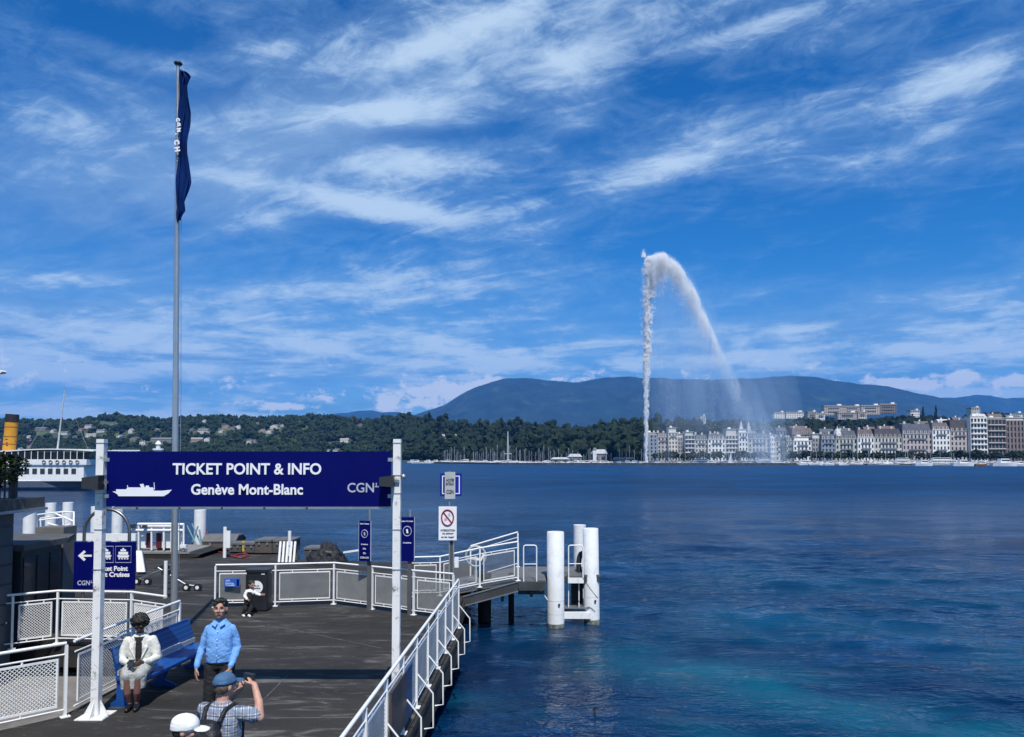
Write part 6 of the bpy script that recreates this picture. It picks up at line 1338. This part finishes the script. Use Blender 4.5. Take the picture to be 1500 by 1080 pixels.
# ------------------------------------------------------------------ people
class Body:
    def __init__(s): s.mb = MB(); s.pr = []; s.mats = []
    def mi(s, m):
        if m not in s.mats: s.mats.append(m)
        return s.mats.index(m)
    def cone(s, p0, r0, p1, r1, m, w=0.0):
        p0, p1 = Vector(p0), Vector(p1); d = (p1 - p0).normalized() if (p1 - p0).length > 1e-6 else Vector((0, 0, 1))
        n = 5; pts, rs = [], []
        for k in range(n, 0, -1): a = PI / 2 * k / n; pts.append(p0 - d * r0 * math.sin(a) * .98); rs.append(max(.0005, r0 * math.cos(a)))
        pts.append(p0); rs.append(r0); pts.append(p1); rs.append(r1)
        for k in range(1, n + 1): a = PI / 2 * k / n; pts.append(p1 + d * r1 * math.sin(a) * .98); rs.append(max(.0005, r1 * math.cos(a)))
        s.mb.tube(pts, rs, 14); s.pr.append(('c', np.array(p0), np.array(p1), r0, r1, s.mi(m), w))
    def chain(s, pts, rs, m, w=0.0):
        for i in range(len(pts) - 1): s.cone(pts[i], rs[i], pts[i + 1], rs[i + 1], m, w)
    def ell(s, c, r, m, R=None, w=0.0):
        V, Fc = I3; R = np.array(R) if R is not None else np.eye(3)
        s.mb.add([Vector(v) for v in (V * np.array(r)) @ R.T + np.array(c)], [tuple(int(i) for i in f) for f in Fc]); s.pr.append(('e', np.array(c), np.array(r), R, None, s.mi(m), w))
    def loft(s, secs, m, w=0.0, n=26, sq=2.4):
        """secs: (centre, rx, ry, yaw)"""
        vs = []
        for (c, rx, ry, yaw) in secs:
            for k in range(n):
                a = 2 * PI * k / n; ca, sa = math.cos(a), math.sin(a); x = rx * abs(ca) ** (2 / sq) * (1 if ca > 0 else -1); y = ry * abs(sa) ** (2 / sq) * (1 if sa > 0 else -1)
                vs.append(Vector((c[0] + x * math.cos(yaw) - y * math.sin(yaw), c[1] + x * math.sin(yaw) + y * math.cos(yaw), c[2])))
        m_ = len(secs); fs = [(i * n + k, i * n + (k + 1) % n, (i + 1) * n + (k + 1) % n, (i + 1) * n + k) for i in range(m_ - 1) for k in range(n)] + [tuple(range(n - 1, -1, -1)), tuple(range((m_ - 1) * n, m_ * n))]
        s.mb.add(vs, fs); s.pr.append(('l', [(np.array(c), rx, ry, yaw) for c, rx, ry, yaw in secs], None, None, None, s.mi(m), w))
    def build(s, name, parent, vox=.008, smooth_n=2, folds=.006):
        me = s.mb.mesh('tmp', []); o = bpy.data.objects.new('tmp', me); COL.objects.link(o)
        r = o.modifiers.new('r', 'REMESH'); r.mode = 'VOXEL'; r.voxel_size = vox; r.use_smooth_shade = True
        q = o.modifiers.new('s', 'SMOOTH'); q.factor = .5; q.iterations = smooth_n
        m2 = bpy.data.meshes.new_from_object(o.evaluated_get(bpy.context.evaluated_depsgraph_get())); bpy.data.objects.remove(o)
        m2.name = name; m2.materials.clear(); [m2.materials.append(m) for m in s.mats]
        nf = len(m2.polygons); C = np.empty(nf * 3, np.float32); m2.polygons.foreach_get('center', C); C = C.reshape(-1, 3); best = np.full(nf, 9.0); idx = np.zeros(nf, int)
        for p in s.pr:
            if p[0] == 'c':
                a, b = p[1], p[2]; ab = b - a; L = max(1e-9, ab @ ab); t = np.clip((C - a) @ ab / L, 0, 1); d = np.linalg.norm(C - (a + t[:, None] * ab), axis=1) - (p[3] + (p[4] - p[3]) * t)
            elif p[0] == 'e':
                q = (C - p[1]) @ p[3]; d = (np.linalg.norm(q / p[2], axis=1) - 1) * p[2].min()
            else:
                S_ = p[1]; z = np.array([c[2] for c, *_ in S_]); o_ = np.argsort(z); z = z[o_]; g = lambda f: np.interp(C[:, 2], z, np.array([f(S_[i]) for i in o_]))
                cx, cy, rx, ry, yw = g(lambda q: q[0][0]), g(lambda q: q[0][1]), g(lambda q: q[1]), g(lambda q: q[2]), g(lambda q: q[3])
                X = C[:, 0] - cx; Y = C[:, 1] - cy; u = X * np.cos(yw) + Y * np.sin(yw); v = -X * np.sin(yw) + Y * np.cos(yw)
                d = (np.sqrt((u / rx) ** 2 + (v / ry) ** 2) - 1) * np.minimum(rx, ry); d = np.maximum(d, np.maximum(z[0] - C[:, 2], C[:, 2] - z[-1]))
            d = d - p[6]; k = d < best; best[k] = d[k]; idx[k] = p[5]
        m2.polygons.foreach_set('material_index', idx.astype(np.int32))
        cl = [i for i, m in enumerate(s.mats) if m.name.split('.')[0] in CLOTH]
        if cl and folds:
            isc = np.zeros(len(m2.vertices), bool)
            for p in m2.polygons:
                if p.material_index in cl:
                    for v in p.vertices: isc[v] = True
            for p in m2.polygons:
                if p.material_index not in cl:
                    for v in p.vertices: isc[v] = False
            NR = [v.normal.copy() for v in m2.vertices]
            for v in m2.vertices:
                if isc[v.index]:
                    q = v.co; w = mnoise.noise(q * 5) * .06; a = mnoise.fractal(Vector((q.x * 7 + w * 9, q.y * 7, q.z * 15 + q.x * 6)), .8, 2, 3); rdg = 1 - abs(mnoise.noise(Vector((q.x * 9 + 4, q.y * 9, q.z * 19 - q.x * 8)))) * 2.2
                    v.co = q + NR[v.index] * (a * folds + max(0, rdg - .2) * folds * .8)
        m2.update(); m2.polygons.foreach_set('use_smooth', np.ones(nf, bool)); m2.update(); print(name, nf)
        return link(name, m2, parent)
I3 = ico(4)
def skinmat(n, c): return mat(n, c, .55, var=.10, vscale=14, subsurface=.06)
def hand(B, wrist, fdir, side, m, curl=.5, s=1.0, n_out=None):
    """wrist point, direction of the fingers, side = direction of the thumb, palm normal from the two"""
    f = Vector(fdir).normalized(); t = Vector(side); t = (t - f * t.dot(f)).normalized(); n = f.cross(t) if n_out is None else Vector(n_out).normalized(); w = Vector(wrist)
    R = Matrix((f, t, n)).transposed(); B.ell(w + f * .045 * s, (.050 * s, .040 * s, .016 * s), m, R)
    for i, (o_, L) in enumerate([(.030, .072), (.010, .080), (-.011, .074), (-.030, .058)]):
        b = w + f * .082 * s + t * o_ * s; a1 = curl * .6; a2 = curl * 1.5
        d1 = f * math.cos(a1) + n * math.sin(a1); d2 = f * math.cos(a2) + n * math.sin(a2); p1 = b + d1 * L * .5 * s; B.cone(b - f * .02 * s, .0095 * s, p1, .0088 * s, m); B.cone(p1, .0088 * s, p1 + d2 * L * .48 * s, .0072 * s, m)
    b = w + f * .022 * s + t * .030 * s; d = (t * .8 + f * .7 + n * .35).normalized(); p1 = b + d * .038 * s; B.cone(b, .0125 * s, p1, .0105 * s, m); B.cone(p1, .0105 * s, p1 + (d * .6 + f * .6).normalized() * .030 * s, .0085 * s, m)
def head(B, c, face, m, s=1.0, tilt=0.0):
    """c = centre of the skull; face = horizontal facing angle direction vector; returns rotation matrix"""
    f = Vector(face).normalized(); r = Vector((0, 0, 1)).cross(f) * -1; R0 = Matrix((r, f, Vector((0, 0, 1)))).transposed(); R = R0 @ Matrix.Rotation(-tilt, 3, 'X'); c = Vector(c)
    L = lambda x, y, z: c + R @ (Vector((x, y, z)) * s)
    B.ell(L(0, -.012, .012), (.076 * s, .094 * s, .098 * s), m, R); B.ell(L(0, .028, -.045), (.058 * s, .062 * s, .072 * s), m, R); B.ell(L(0, .055, -.092), (.026 * s, .026 * s, .020 * s), m, R)
    B.cone(L(0, .088, .012), .008 * s, L(0, .108, -.022), .0135 * s, m); B.ell(L(.014, .097, -.026), (.009 * s,) * 3, m); B.ell(L(-.014, .097, -.026), (.009 * s,) * 3, m)
    for x in (-1, 1):
        B.ell(L(.077 * x, -.005, -.008), (.012 * s, .020 * s, .032 * s), m, R); B.ell(L(.038 * x, .062, -.022), (.024 * s, .026 * s, .024 * s), m, R)
        B.ell(L(.030 * x, .080, .030), (.026 * s, .014 * s, .009 * s), m, R)
    B.ell(L(0, .086, -.052), (.024 * s, .014 * s, .010 * s), m, R)
    return L, R
def face_bits(L, R, parent, hairm, s=1.0, lip=None, brow=True):
    em = mat('eye_dark', (.015, .010, .008), .3); lm = lip or mat('lips', (.26, .12, .09), .5)
    for x in (-1, 1):
        o = link('eye', MBell(L(.031 * x, .083, .010), (.0095 * s, .006 * s, .0042 * s), R), parent); o.data.materials.append(em)
        if brow: o = link('eyebrow', MBell(L(.032 * x, .090, .033), (.017 * s, .005 * s, .0028 * s), R), parent); o.data.materials.append(hairm)
    o = link('mouth', MBell(L(0, .096, -.054), (.019 * s, .006 * s, .0038 * s), R), parent); o.data.materials.append(lm)
I2s = ico(3)
def MBell(c, r, R):
    V, Fc = I2s; mb = MB(); mb.add([Vector(v) for v in (V * np.array(r)) @ np.array(R).T + np.array(c)], [tuple(int(i) for i in f) for f in Fc], 0, True); return mb.mesh('bit', [])
def hairshape(name, parts, m, parent, amp=.012, fr=30, vox=.010):
    B = Body()
    for c, r, R in parts: B.ell(c, r, m, R)
    o = B.build(name, parent, vox, 1); me = o.data; n = len(me.vertices); co = np.empty(n * 3, np.float32); me.vertices.foreach_get('co', co); co = co.reshape(-1, 3); nr = np.empty(n * 3, np.float32); me.vertices.foreach_get('normal', nr); nr = nr.reshape(-1, 3)
    d = np.array([mnoise.fractal(Vector((float(a), float(b), float(c_) * .6)) * fr, .8, 2, 3) for a, b, c_ in co]); me.vertices.foreach_set('co', (co + nr * (d * amp)[:, None]).astype(np.float32).ravel()); me.update(); return o
black_hair = mat('black_hair', (.010, .009, .009), .42, bump=.5, bscale=120)
skin1 = skinmat('skin_tan', (.38, .215, .16)); skin2 = skinmat('skin_brown', (.075, .038, .026)); skin3 = skinmat('skin_fair', (.50, .28, .20)); legskin = skinmat('legs_brown', (.16, .075, .06))
CLOTH = set()
def cloth(name, c, var=.10, vs=9, bump=.55, bs=16, rough=.8):
    CLOTH.add(name); return mat(name, c, rough, var=var, vscale=vs, bump=bump, bscale=bs)
shirt_b = cloth('shirt_light_blue', (.16, .37, .74), .14, 7, .9, 11); trou = cloth('trousers_black', (.012, .012, .015)); shoe = mat('shoe_black', (.012, .011, .011), .35)
# --- the man in the light blue shirt
mx = onz(327, 1068, DK); my = 9.62; MX = (327 - 750) / F * my
man = thing('person', 'man in a light blue shirt and black trousers walking towards the camera', 'person', (MX, my, DK), math.radians(6))
B = Body()
B.loft([((0, .01, .86), .150, .110, 0), ((0, .01, .94), .155, .118, 0), ((0, .005, 1.00), .150, .118, 0)], trou)
B.loft([((0, .0, .945), .160, .125, 0), ((0, -.005, 1.00), .164, .132, 0), ((0, -.012, 1.10), .160, .136, 0), ((0, -.005, 1.22), .160, .128, 0), ((0, .0, 1.32), .168, .115, 0), ((0, .008, 1.375), .160, .098, 0), ((0, .010, 1.41), .130, .085, 0), ((0, .012, 1.445), .082, .072, 0), ((0, .012, 1.475), .062, .064, 0)], shirt_b, .004)
SHL, SHR = (-.142, .01, 1.352), (.142, .01, 1.352)            # image left = his right arm
B.chain([SHL, (-.190, .02, 1.24), (-.222, .015, 1.11)], [.052, .050, .046], shirt_b, .004); B.chain([(-.228, .015, 1.11), (-.250, -.035, .98), (-.262, -.07, .905)], [.046, .042, .035], shirt_b, .006)
B.cone((-.262, -.07, .91), .026, (-.266, -.078, .875), .025, skin1); hand(B, (-.266, -.078, .875), (-.02, -.12, -1), (.45, -.8, 0), skin1, .45, 1.06, n_out=(1, .3, 0))
B.chain([SHR, (.186, .03, 1.24), (.208, .03, 1.11)], [.052, .050, .046], shirt_b, .004); B.chain([(.212, .03, 1.11), (.195, -.05, 1.00), (.172, -.13, .915)], [.046, .042, .035], shirt_b, .006)
B.cone((.172, -.13, .92), .026, (.165, -.145, .885), .025, skin1); hand(B, (.165, -.145, .885), (-.05, -.2, -1), (-.45, -.8, 0), skin1, .75, 1.06, n_out=(-1, .2, 0))
B.chain([(-.088, .01, .88), (-.115, -.03, .50), (-.140, .06, .10)], [.105, .075, .060], trou); B.chain([(.088, .01, .88), (.10, -.10, .51), (.105, -.10, .10)], [.105, .075, .060], trou)
for (x, y, dy) in ((-.145, .05, -.19), (.108, -.11, -.19)): B.chain([(x, y, .045), (x * 1.08, y + dy * .6, .04), (x * 1.12, y + dy, .035)], [.048, .046, .034], shoe)
B.cone((0, .015, 1.45), .058, (0, -.006, 1.53), .055, skin1, .002)
L, R = head(B, (0, -.012, 1.608), (.06, -1, 0), skin1, 1.06, -.10)
B.build('body', man, .008, 2, .0045)
face_bits(L, R, man, black_hair, 1.10)
hairshape('hair', [(L(0, -.028, .034), (.091, .096, .106), R), (L(0, -.050, -.012), (.084, .068, .080), R), (L(.020, .034, .098), (.058, .050, .034), R), (L(-.030, .034, .100), (.052, .048, .030), R), (L(.048, .060, .066), (.022, .020, .022), R), (L(-.052, .052, .066), (.022, .022, .024), R)], black_hair, man, .008, 46, .006)
for sx in (-1, 1):
    mb = MB(); a, b, c, d = Vector((sx * .012, -.082, 1.440)), Vector((sx * .070, -.050, 1.468)), Vector((sx * .085, -.088, 1.425)), Vector((sx * .030, -.118, 1.395)); o_ = Vector((0, -.006, .006)); mb.add([a, b, c, d, a + o_, b + o_, c + o_, d + o_], [(0, 1, 2, 3), (7, 6, 5, 4), (0, 4, 5, 1), (1, 5, 6, 2), (2, 6, 7, 3), (3, 7, 4, 0)]); mb.build('collar', shirt_b, man)
mb = MB(); mb.loft_ = None
mb.bbox((-.006, -.152, .99), (.006, -.145, 1.20)); mb.build('placket', cloth('shirt_seam', (.10, .26, .58)), man)
for z_, y_ in ((1.34, -.122), (1.24, -.139), (1.14, -.147), (1.04, -.147)): mb = MB(); mb.bbox((-.007, y_ - .006, z_), (.007, y_ + .004, z_ + .012)); mb.build('button', sign_white, man)
mb = MB(); mb.bbox((.055, -.128, 1.18), (.115, -.118, 1.26)); k = mb.build('pocket', shirt_b, man); k.rotation_euler = (0, 0, 0)
mb = MB(); mb.lathe([(.160, .925), (.160, .955)], (0, 0, 0), 28, cap=False); bl = mb.build('belt', shoe, man); bl.scale = (1, .74, 1)
# --- seated woman in the white jacket
wj = cloth('jacket_cream', (.66, .66, .60), .12, 12, .8, 14); bt = cloth('top_black', (.010, .010, .012)); sk = cloth('skirt_speckled', (.36, .37, .35), .35, 60, .6, 14)
wo_ = thing('person', 'woman in a white jacket and grey skirt sitting on the blue bench', 'person', (-5.45, 10.98, DK), math.radians(14))
B = Body(); HZ = .50
B.loft([((0, .04, HZ - .08), .175, .13, 0), ((0, .03, HZ), .185, .14, 0), ((0, .01, HZ + .10), .155, .12, 0)], sk)
B.loft([((0, .02, HZ + .02), .185, .140, 0), ((0, .0, HZ + .14), .168, .130, 0), ((0, -.02, HZ + .28), .178, .120, 0), ((0, -.03, HZ + .38), .180, .108, 0), ((0, -.035, HZ + .44), .12, .085, 0), ((0, -.035, HZ + .49), .065, .065, 0)], wj, .004)
for sx in (-1, 1):
    sh = (.165 * sx, -.03, HZ + .385); el = (.235 * sx, -.07, HZ + .13); wr = (.085 * sx + .0, -.30, HZ + .13)
    B.chain([sh, ((sh[0] + el[0]) / 2 + .012 * sx, -.045, HZ + .27), el], [.062, .060, .056], wj, .005); B.chain([el, ((el[0] + wr[0]) / 2, -.2, HZ + .12), (wr[0] + .03 * sx, wr[1] + .04, wr[2])], [.055, .048, .040], wj, .005)
    B.cone((wr[0] + .03 * sx, wr[1] + .04, wr[2]), .027, wr, .025, skin2); hand(B, wr, (-.55 * sx, -.6, -.1), (-.1 * sx, -.3, 1), skin2, .9, 1.0)
    B.chain([(.085 * sx, -.02, HZ - .02), (.105 * sx, -.30, HZ + .01), (.085 * sx, -.43, HZ - .01)], [.098, .088, .076], sk, .004)
    B.loft([((.075 * sx, -.40, HZ - .20), .085, .075, 0), ((.085 * sx, -.40, HZ - .02), .088, .085, 0)], sk)
    B.chain([(.075 * sx, -.43, HZ - .06), (.060 * sx, -.44, HZ - .25), (.045 * sx, -.38, .10)], [.060, .052, .034], legskin)
    B.chain([(.045 * sx, -.37, .055), (.050 * sx, -.45, .045), (.055 * sx, -.53, .032)], [.040, .040, .030], shoe)
B.loft([((0, -.40, HZ - .20), .10, .07, 0), ((0, -.40, HZ + .02), .10, .085, 0)], sk)
B.loft([((0, -.115, HZ + .10), .030, .045, 0), ((0, -.105, HZ + .30), .050, .040, 0), ((0, -.085, HZ + .44), .060, .045, 0)], bt, .012)
B.cone((0, -.04, HZ + .46), .050, (0, -.07, HZ + .56), .048, skin2)
L, R = head(B, (0, -.095, HZ + .635), (.05, -1, 0), skin2, .98, .62)
B.build('body', wo_, .008, 2, .0035); face_bits(L, R, wo_, black_hair, .98)
hairshape('hair', [(L(0, -.035, .045), (.112, .110, .092), R), (L(.05, -.03, .02), (.075, .075, .085), R), (L(-.05, -.03, .02), (.075, .075, .085), R), (L(0, .03, .095), (.07, .05, .035), R), (L(.0, -.07, -.03), (.09, .06, .09), R)], black_hair, wo_, .020, 75, .006)
for sx in (-1, 1):
    mb = MB(); pts_ = [Vector((sx * .035, -.155, HZ + .13)), Vector((sx * .062, -.152, HZ + .30)), Vector((sx * .055, -.125, HZ + .43)), Vector((sx * .105, -.100, HZ + .44)), Vector((sx * .125, -.135, HZ + .31))]; o_ = Vector((0, -.008, 0)); n5 = 5
    mb.add(pts_ + [p_ + o_ for p_ in pts_], [tuple(range(5)), tuple(range(9, 4, -1))] + [(i, (i + 1) % 5, 5 + (i + 1) % 5, 5 + i) for i in range(5)]); mb.build('lapel', wj, wo_)
ph = thing('phone', 'dark phone held in the hands of the seated woman', 'phone', (-5.48 + .09, 10.98 - .40, DK + HZ + .145), math.radians(14)); mb = MB(); mb.box((0, 0, 0), (.075, .13, .010), R=Matrix.Rotation(math.radians(35), 3, 'X')); mb.build('body', dark_metal, ph); mb = MB(); mb.box((0, -.004, .0065), (.066, .118, .001), R=Matrix.Rotation(math.radians(35), 3, 'X')); mb.build('screen', mat('screen_dark', (.02, .03, .04), .1), ph)
# --- photographer seen from behind
pm = bpy.data.materials.new('plaid_shirt'); pm.use_nodes = True; n_ = pm.node_tree; b_ = n_.nodes['Principled BSDF']; b_.inputs['Roughness'].default_value = .85
t_ = node(n_, 'ShaderNodeTexCoord'); s_ = node(n_, 'ShaderNodeSeparateXYZ', None, {0: t_.outputs['Object']}); X_, Y_, Z_ = (E(n_, s_.outputs[i]) for i in range(3))
def band(e, k, w, ph_=0.0): return smooth((e * k + ph_)._m('FRACT')._m('SUBTRACT', .5)._m('ABSOLUTE'), w, w + .05, 1, 0)
xy = X_ + Y_ * .6
c_ = mixc(n_, band(xy, 13, .22) * .62, (.50, .53, .54), (.10, .17, .30)); c_ = mixc(n_, band(Z_, 13, .22) * .62, c_, (.10, .17, .30)); c_ = mixc(n_, (band(xy, 13, .05, .5) + band(Z_, 13, .05, .5)).clamp() * .8, c_, (.03, .05, .10)); c_ = mixc(n_, (band(xy, 13, .03, .22) + band(Z_, 13, .03, .22)).clamp() * .5, c_, (.24, .12, .09))
n_.links.new(c_, b_.inputs['Base Color']); bn_ = node(n_, 'ShaderNodeBump', None, {'Height': noise_f(n_, t_.outputs['Object'], 12, 4), 'Strength': .7, 'Distance': .02}); n_.links.new(bn_.outputs[0], b_.inputs['Normal'])
CLOTH.add('plaid_shirt'); jeans = cloth('jeans_dark', (.02, .03, .06)); capb = cloth('cap_denim', (.045, .115, .22), .18, 12, .5, 22)
PY_, PX_, PS = 6.72, -2.60, .92
po = thing('person', 'man in a plaid shirt and blue cap taking a photograph, seen from behind', 'person', (PX_, PY_, DK), math.radians(-14))
B = Body()
B.loft([((0, 0, .86), .165, .115, 0), ((0, 0, .98), .172, .12, 0)], jeans)
B.loft([((0, .0, .90), .190, .135, 0), ((0, .0, 1.05), .188, .135, 0), ((0, -.005, 1.22), .200, .135, 0), ((0, -.01, 1.33), .212, .125, 0), ((0, -.01, 1.41), .185, .105, 0), ((0, -.005, 1.45), .12, .085, 0), ((0, .0, 1.49), .066, .066, 0)], pm, .004)
B.chain([(.19, 0, 1.40), (.27, .02, 1.385), (.33, .04, 1.365)], [.070, .070, .068], pm, .006); B.chain([(.31, .035, 1.37), (.375, .06, 1.345), (.335, .11, 1.47), (.235, .185, 1.610)], [.050, .046, .040, .029], skin3)
hand(B, (.235, .185, 1.612), (-.62, .20, .55), (-.3, -.9, .2), skin3, 1.1, 1.0, n_out=(.1, .6, -.7))
B.chain([(-.19, 0, 1.40), (-.24, .06, 1.33), (-.24, .11, 1.26)], [.070, .068, .064], pm, .006); B.chain([(-.24, .10, 1.27), (-.20, .22, 1.30), (-.02, .30, 1.50)], [.048, .042, .029], skin3); hand(B, (-.02, .30, 1.50), (.5, .1, .55), (-.2, .5, .6), skin3, 1.0)
for sx in (-1, 1):
    B.chain([(.088 * sx, 0, .88), (.10 * sx, -.02, .50), (.11 * sx, .0, .10)], [.105, .075, .060], jeans); B.chain([(.11 * sx, 0, .045), (.12 * sx, .12, .04), (.125 * sx, .19, .035)], [.048, .046, .036], shoe)
B.cone((0, .0, 1.45), .060, (.005, .02, 1.56), .058, skin3); L, R = head(B, (.015, .03, 1.635), (.35, 1, 0), skin3, 1.04, .05)
B.build('body', po, .0085); face_bits(L, R, po, black_hair, 1.04)
hairshape('hair', [(L(0, -.035, -.005), (.084, .080, .075), R)], mat('hair_grey_brown', (.10, .075, .055), .6), po, .006, 40)
B = Body(); B.ell(L(0, -.012, .050), (.094, .112, .078), capb, R); B.loft([(L(0, -.012, .035), .096, .114, math.atan2(R[1][0], R[0][0])), (L(0, -.012, .055), .095, .113, math.atan2(R[1][0], R[0][0]))], capb); B.ell(L(0, .115, .028), (.075, .085, .008), capb, R); B.ell(L(0, -.012, .128), (.010, .010, .008), capb, R)
cp = B.build('cap', po, .006, 1, .0015); mb = MB(); q_ = [L(.06 * math.sin(a), -.125 * math.cos(a) - .0, .028) for a in np.linspace(-.5, .5, 8)]; mb.tube(q_, .007, 6); mb.build('strap', mat('cap_trim_dark', (.02, .035, .06), .8), cp)
# his camera, held up
cl_ = po.matrix_basis @ Vector((.165, .255, 1.665)) if False else Matrix.Rotation(math.radians(-14), 3, 'Z') @ Vector((.150, .225, 1.665)) * PS + Vector((PX_, PY_, DK))
ca = thing('camera_device', 'black camera held up in the raised hand of the man in plaid', 'camera', tuple(cl_), math.radians(-30)); mb = MB(); mb.bbox((-.065, -.018, -.04), (.065, .02, .04)); mb.build('body', dark_metal, ca); mb = MB(); mb.tube([(0, .02, 0), (0, .06, 0)], .03, 16); mb.build('lens', black, ca); mb = MB(); mb.bbox((-.05, -.021, -.03), (.035, -.0185, .03)); mb.build('screen', mat('screen_dark', (0, 0, 0)), ca)
# backpack
bpk = cloth('backpack_black', (.010, .011, .014), .2, 10, .6, 18, .6)
bo = thing('backpack', 'black backpack worn by the man in the plaid shirt', 'backpack', (PX_, PY_, DK), math.radians(-14)); B = Body(); B.loft([((-.02, -.22, .95), .13, .07, 0), ((-.02, -.23, 1.08), .155, .095, 0), ((-.02, -.22, 1.25), .150, .09, 0), ((-.02, -.20, 1.36), .10, .06, 0)], bpk, sq=3); B.ell((-.02, -.315, 1.08), (.11, .03, .10), bpk); B.build('bag', bo, .01, 2)
for sx in (-1, 1):
    B = Body(); B.chain([(.09 * sx, -.16, 1.36), (.105 * sx, -.095, 1.445), (.115 * sx, .02, 1.462), (.125 * sx, .105, 1.41), (.13 * sx, .15, 1.25), (.16 * sx, .10, 1.05), (.13 * sx, -.14, .98)], [.020] * 7, bpk); B.build('strap', bo, .008, 1)
for o_ in (po, bo, ca): o_.scale = (PS,) * 3
# --- person with the white cap
wc_ = cloth('cap_white', (.74, .74, .72), .05, 9, .4, 20); tee = cloth('shirt_dark', (.03, .032, .04))
qY = 5.9; qX = (275 - 750) / F * qY
qo = thing('person', 'person in a white cap at the bottom edge, mostly outside the picture', 'person', (qX, qY, DK), math.radians(-82)); B = Body()
B.loft([((0, 0, .80), .16, .11, 0), ((0, 0, .92), .165, .115, 0)], jeans); B.loft([((0, 0, .86), .175, .12, 0), ((0, 0, 1.05), .165, .115, 0), ((0, 0, 1.20), .178, .115, 0), ((0, 0, 1.29), .165, .10, 0), ((0, 0, 1.335), .10, .075, 0), ((0, 0, 1.37), .058, .058, 0)], tee, .004)
for sx in (-1, 1):
    B.chain([(.165 * sx, 0, 1.27), (.215 * sx, .0, 1.10), (.225 * sx, .01, 1.00)], [.058, .054, .050], tee, .005); B.chain([(.225 * sx, .01, 1.02), (.225 * sx, .05, .88), (.21 * sx, .09, .78)], [.040, .034, .025], skin3); hand(B, (.21 * sx, .09, .78), (0, .15, -1), (-.3 * sx, .9, 0), skin3, .5, .95)
    B.chain([(.085 * sx, 0, .82), (.095 * sx, 0, .46), (.10 * sx, .02, .10)], [.10, .07, .055], jeans); B.chain([(.10 * sx, .02, .045), (.105 * sx, .12, .04), (.11 * sx, .18, .034)], [.045, .043, .034], shoe)
B.cone((0, 0, 1.34), .052, (0, .02, 1.44), .050, skin3); L, R = head(B, (0, .025, 1.515), (0, 1, 0), skin3, .98, .12); B.build('body', qo, .0085); face_bits(L, R, qo, black_hair)
hairshape('hair', [(L(0, -.03, -.01), (.080, .078, .075), R)], black_hair, qo, .006, 40)
yw = math.atan2(R[1][0], R[0][0]); B = Body(); B.ell(L(0, -.012, .052), (.096, .115, .080), wc_, R); B.loft([(L(0, -.012, .015), .096, .114, yw), (L(0, -.012, .055), .096, .114, yw)], wc_); B.ell(L(0, .125, .018), (.075, .075, .009), wc_, R); B.ell(L(0, -.012, .134), (.011, .011, .008), wc_, R); cp = B.build('cap', qo, .006, 1, .0015)
mb = MB(); mb.add([v for v in [L(.045 * math.cos(a), -.122 - .004 * (1 - abs(math.cos(a))), .012 + .042 * math.sin(a)) for a in np.linspace(0, PI, 10)]], [tuple(range(10))]); o = mb.build('cap_opening', black_hair, cp); md = o.modifiers.new('thickness', 'SOLIDIFY'); md.thickness = .006; md.offset = 0
qo.scale = (.935,) * 3
# --- toddler
ts = .475; cs = cloth('toddler_shirt', (.76, .76, .74)); du = cloth('dungarees_black', (.012, .012, .014)); tsh = mat('shoe_white', (.75, .75, .73), .5)
cX = (367 - 750) / F * 16.75; to = thing('person', 'toddler in white shirt and black dungarees reaching towards the litter bin', 'person', (cX, 16.75, DK), math.radians(28)); B = Body()
B.loft([((-.01, 0, .28), .085, .075, 0), ((0, 0, .36), .090, .080, 0), ((.02, -.01, .46), .085, .072, 0), ((.035, -.015, .545), .070, .058, 0)], du, .003)
B.loft([((.03, -.01, .48), .082, .068, 0), ((.04, -.015, .56), .078, .060, 0), ((.045, -.015, .60), .040, .038, 0)], cs)
B.chain([(-.035, -.015, .56), (-.085, -.03, .47), (-.045, -.09, .40)], [.034, .030, .025], cs, .003); hand(B, (-.045, -.09, .40), (.5, -.5, -.3), (0, 0, 1), skin1, .4, .55)
B.chain([(.105, -.02, .56), (.17, -.06, .49), (.235, -.08, .47)], [.034, .030, .024], cs, .003); B.cone((.235, -.08, .47), .015, (.255, -.085, .468), .014, skin1); hand(B, (.255, -.085, .468), (1, -.15, .05), (0, 0, 1), skin1, .2, .6)
B.chain([(-.040, 0, .28), (-.07, -.03, .17), (-.10, .02, .06)], [.052, .042, .034], du); B.chain([(.040, 0, .28), (.05, -.05, .18), (.01, -.06, .08)], [.052, .042, .034], du)
for x, y in ((-.105, .01), (.005, -.07)): B.chain([(x, y, .028), (x + .01, y - .075, .025)], [.030, .026], tsh)
B.cone((.045, -.012, .585), .028, (.055, -.02, .635), .028, skin1); L, R = head(B, (.062, -.025, .708), (.35, -1, 0), skin1, .82, .25); B.build('body', to, .0055, 2); face_bits(L, R, to, black_hair, .82)
hairshape('hair', [(L(0, -.025, .035), (.074, .080, .072), R), (L(0, -.045, -.02), (.066, .055, .06), R)], black_hair, to, .006, 60, .006)
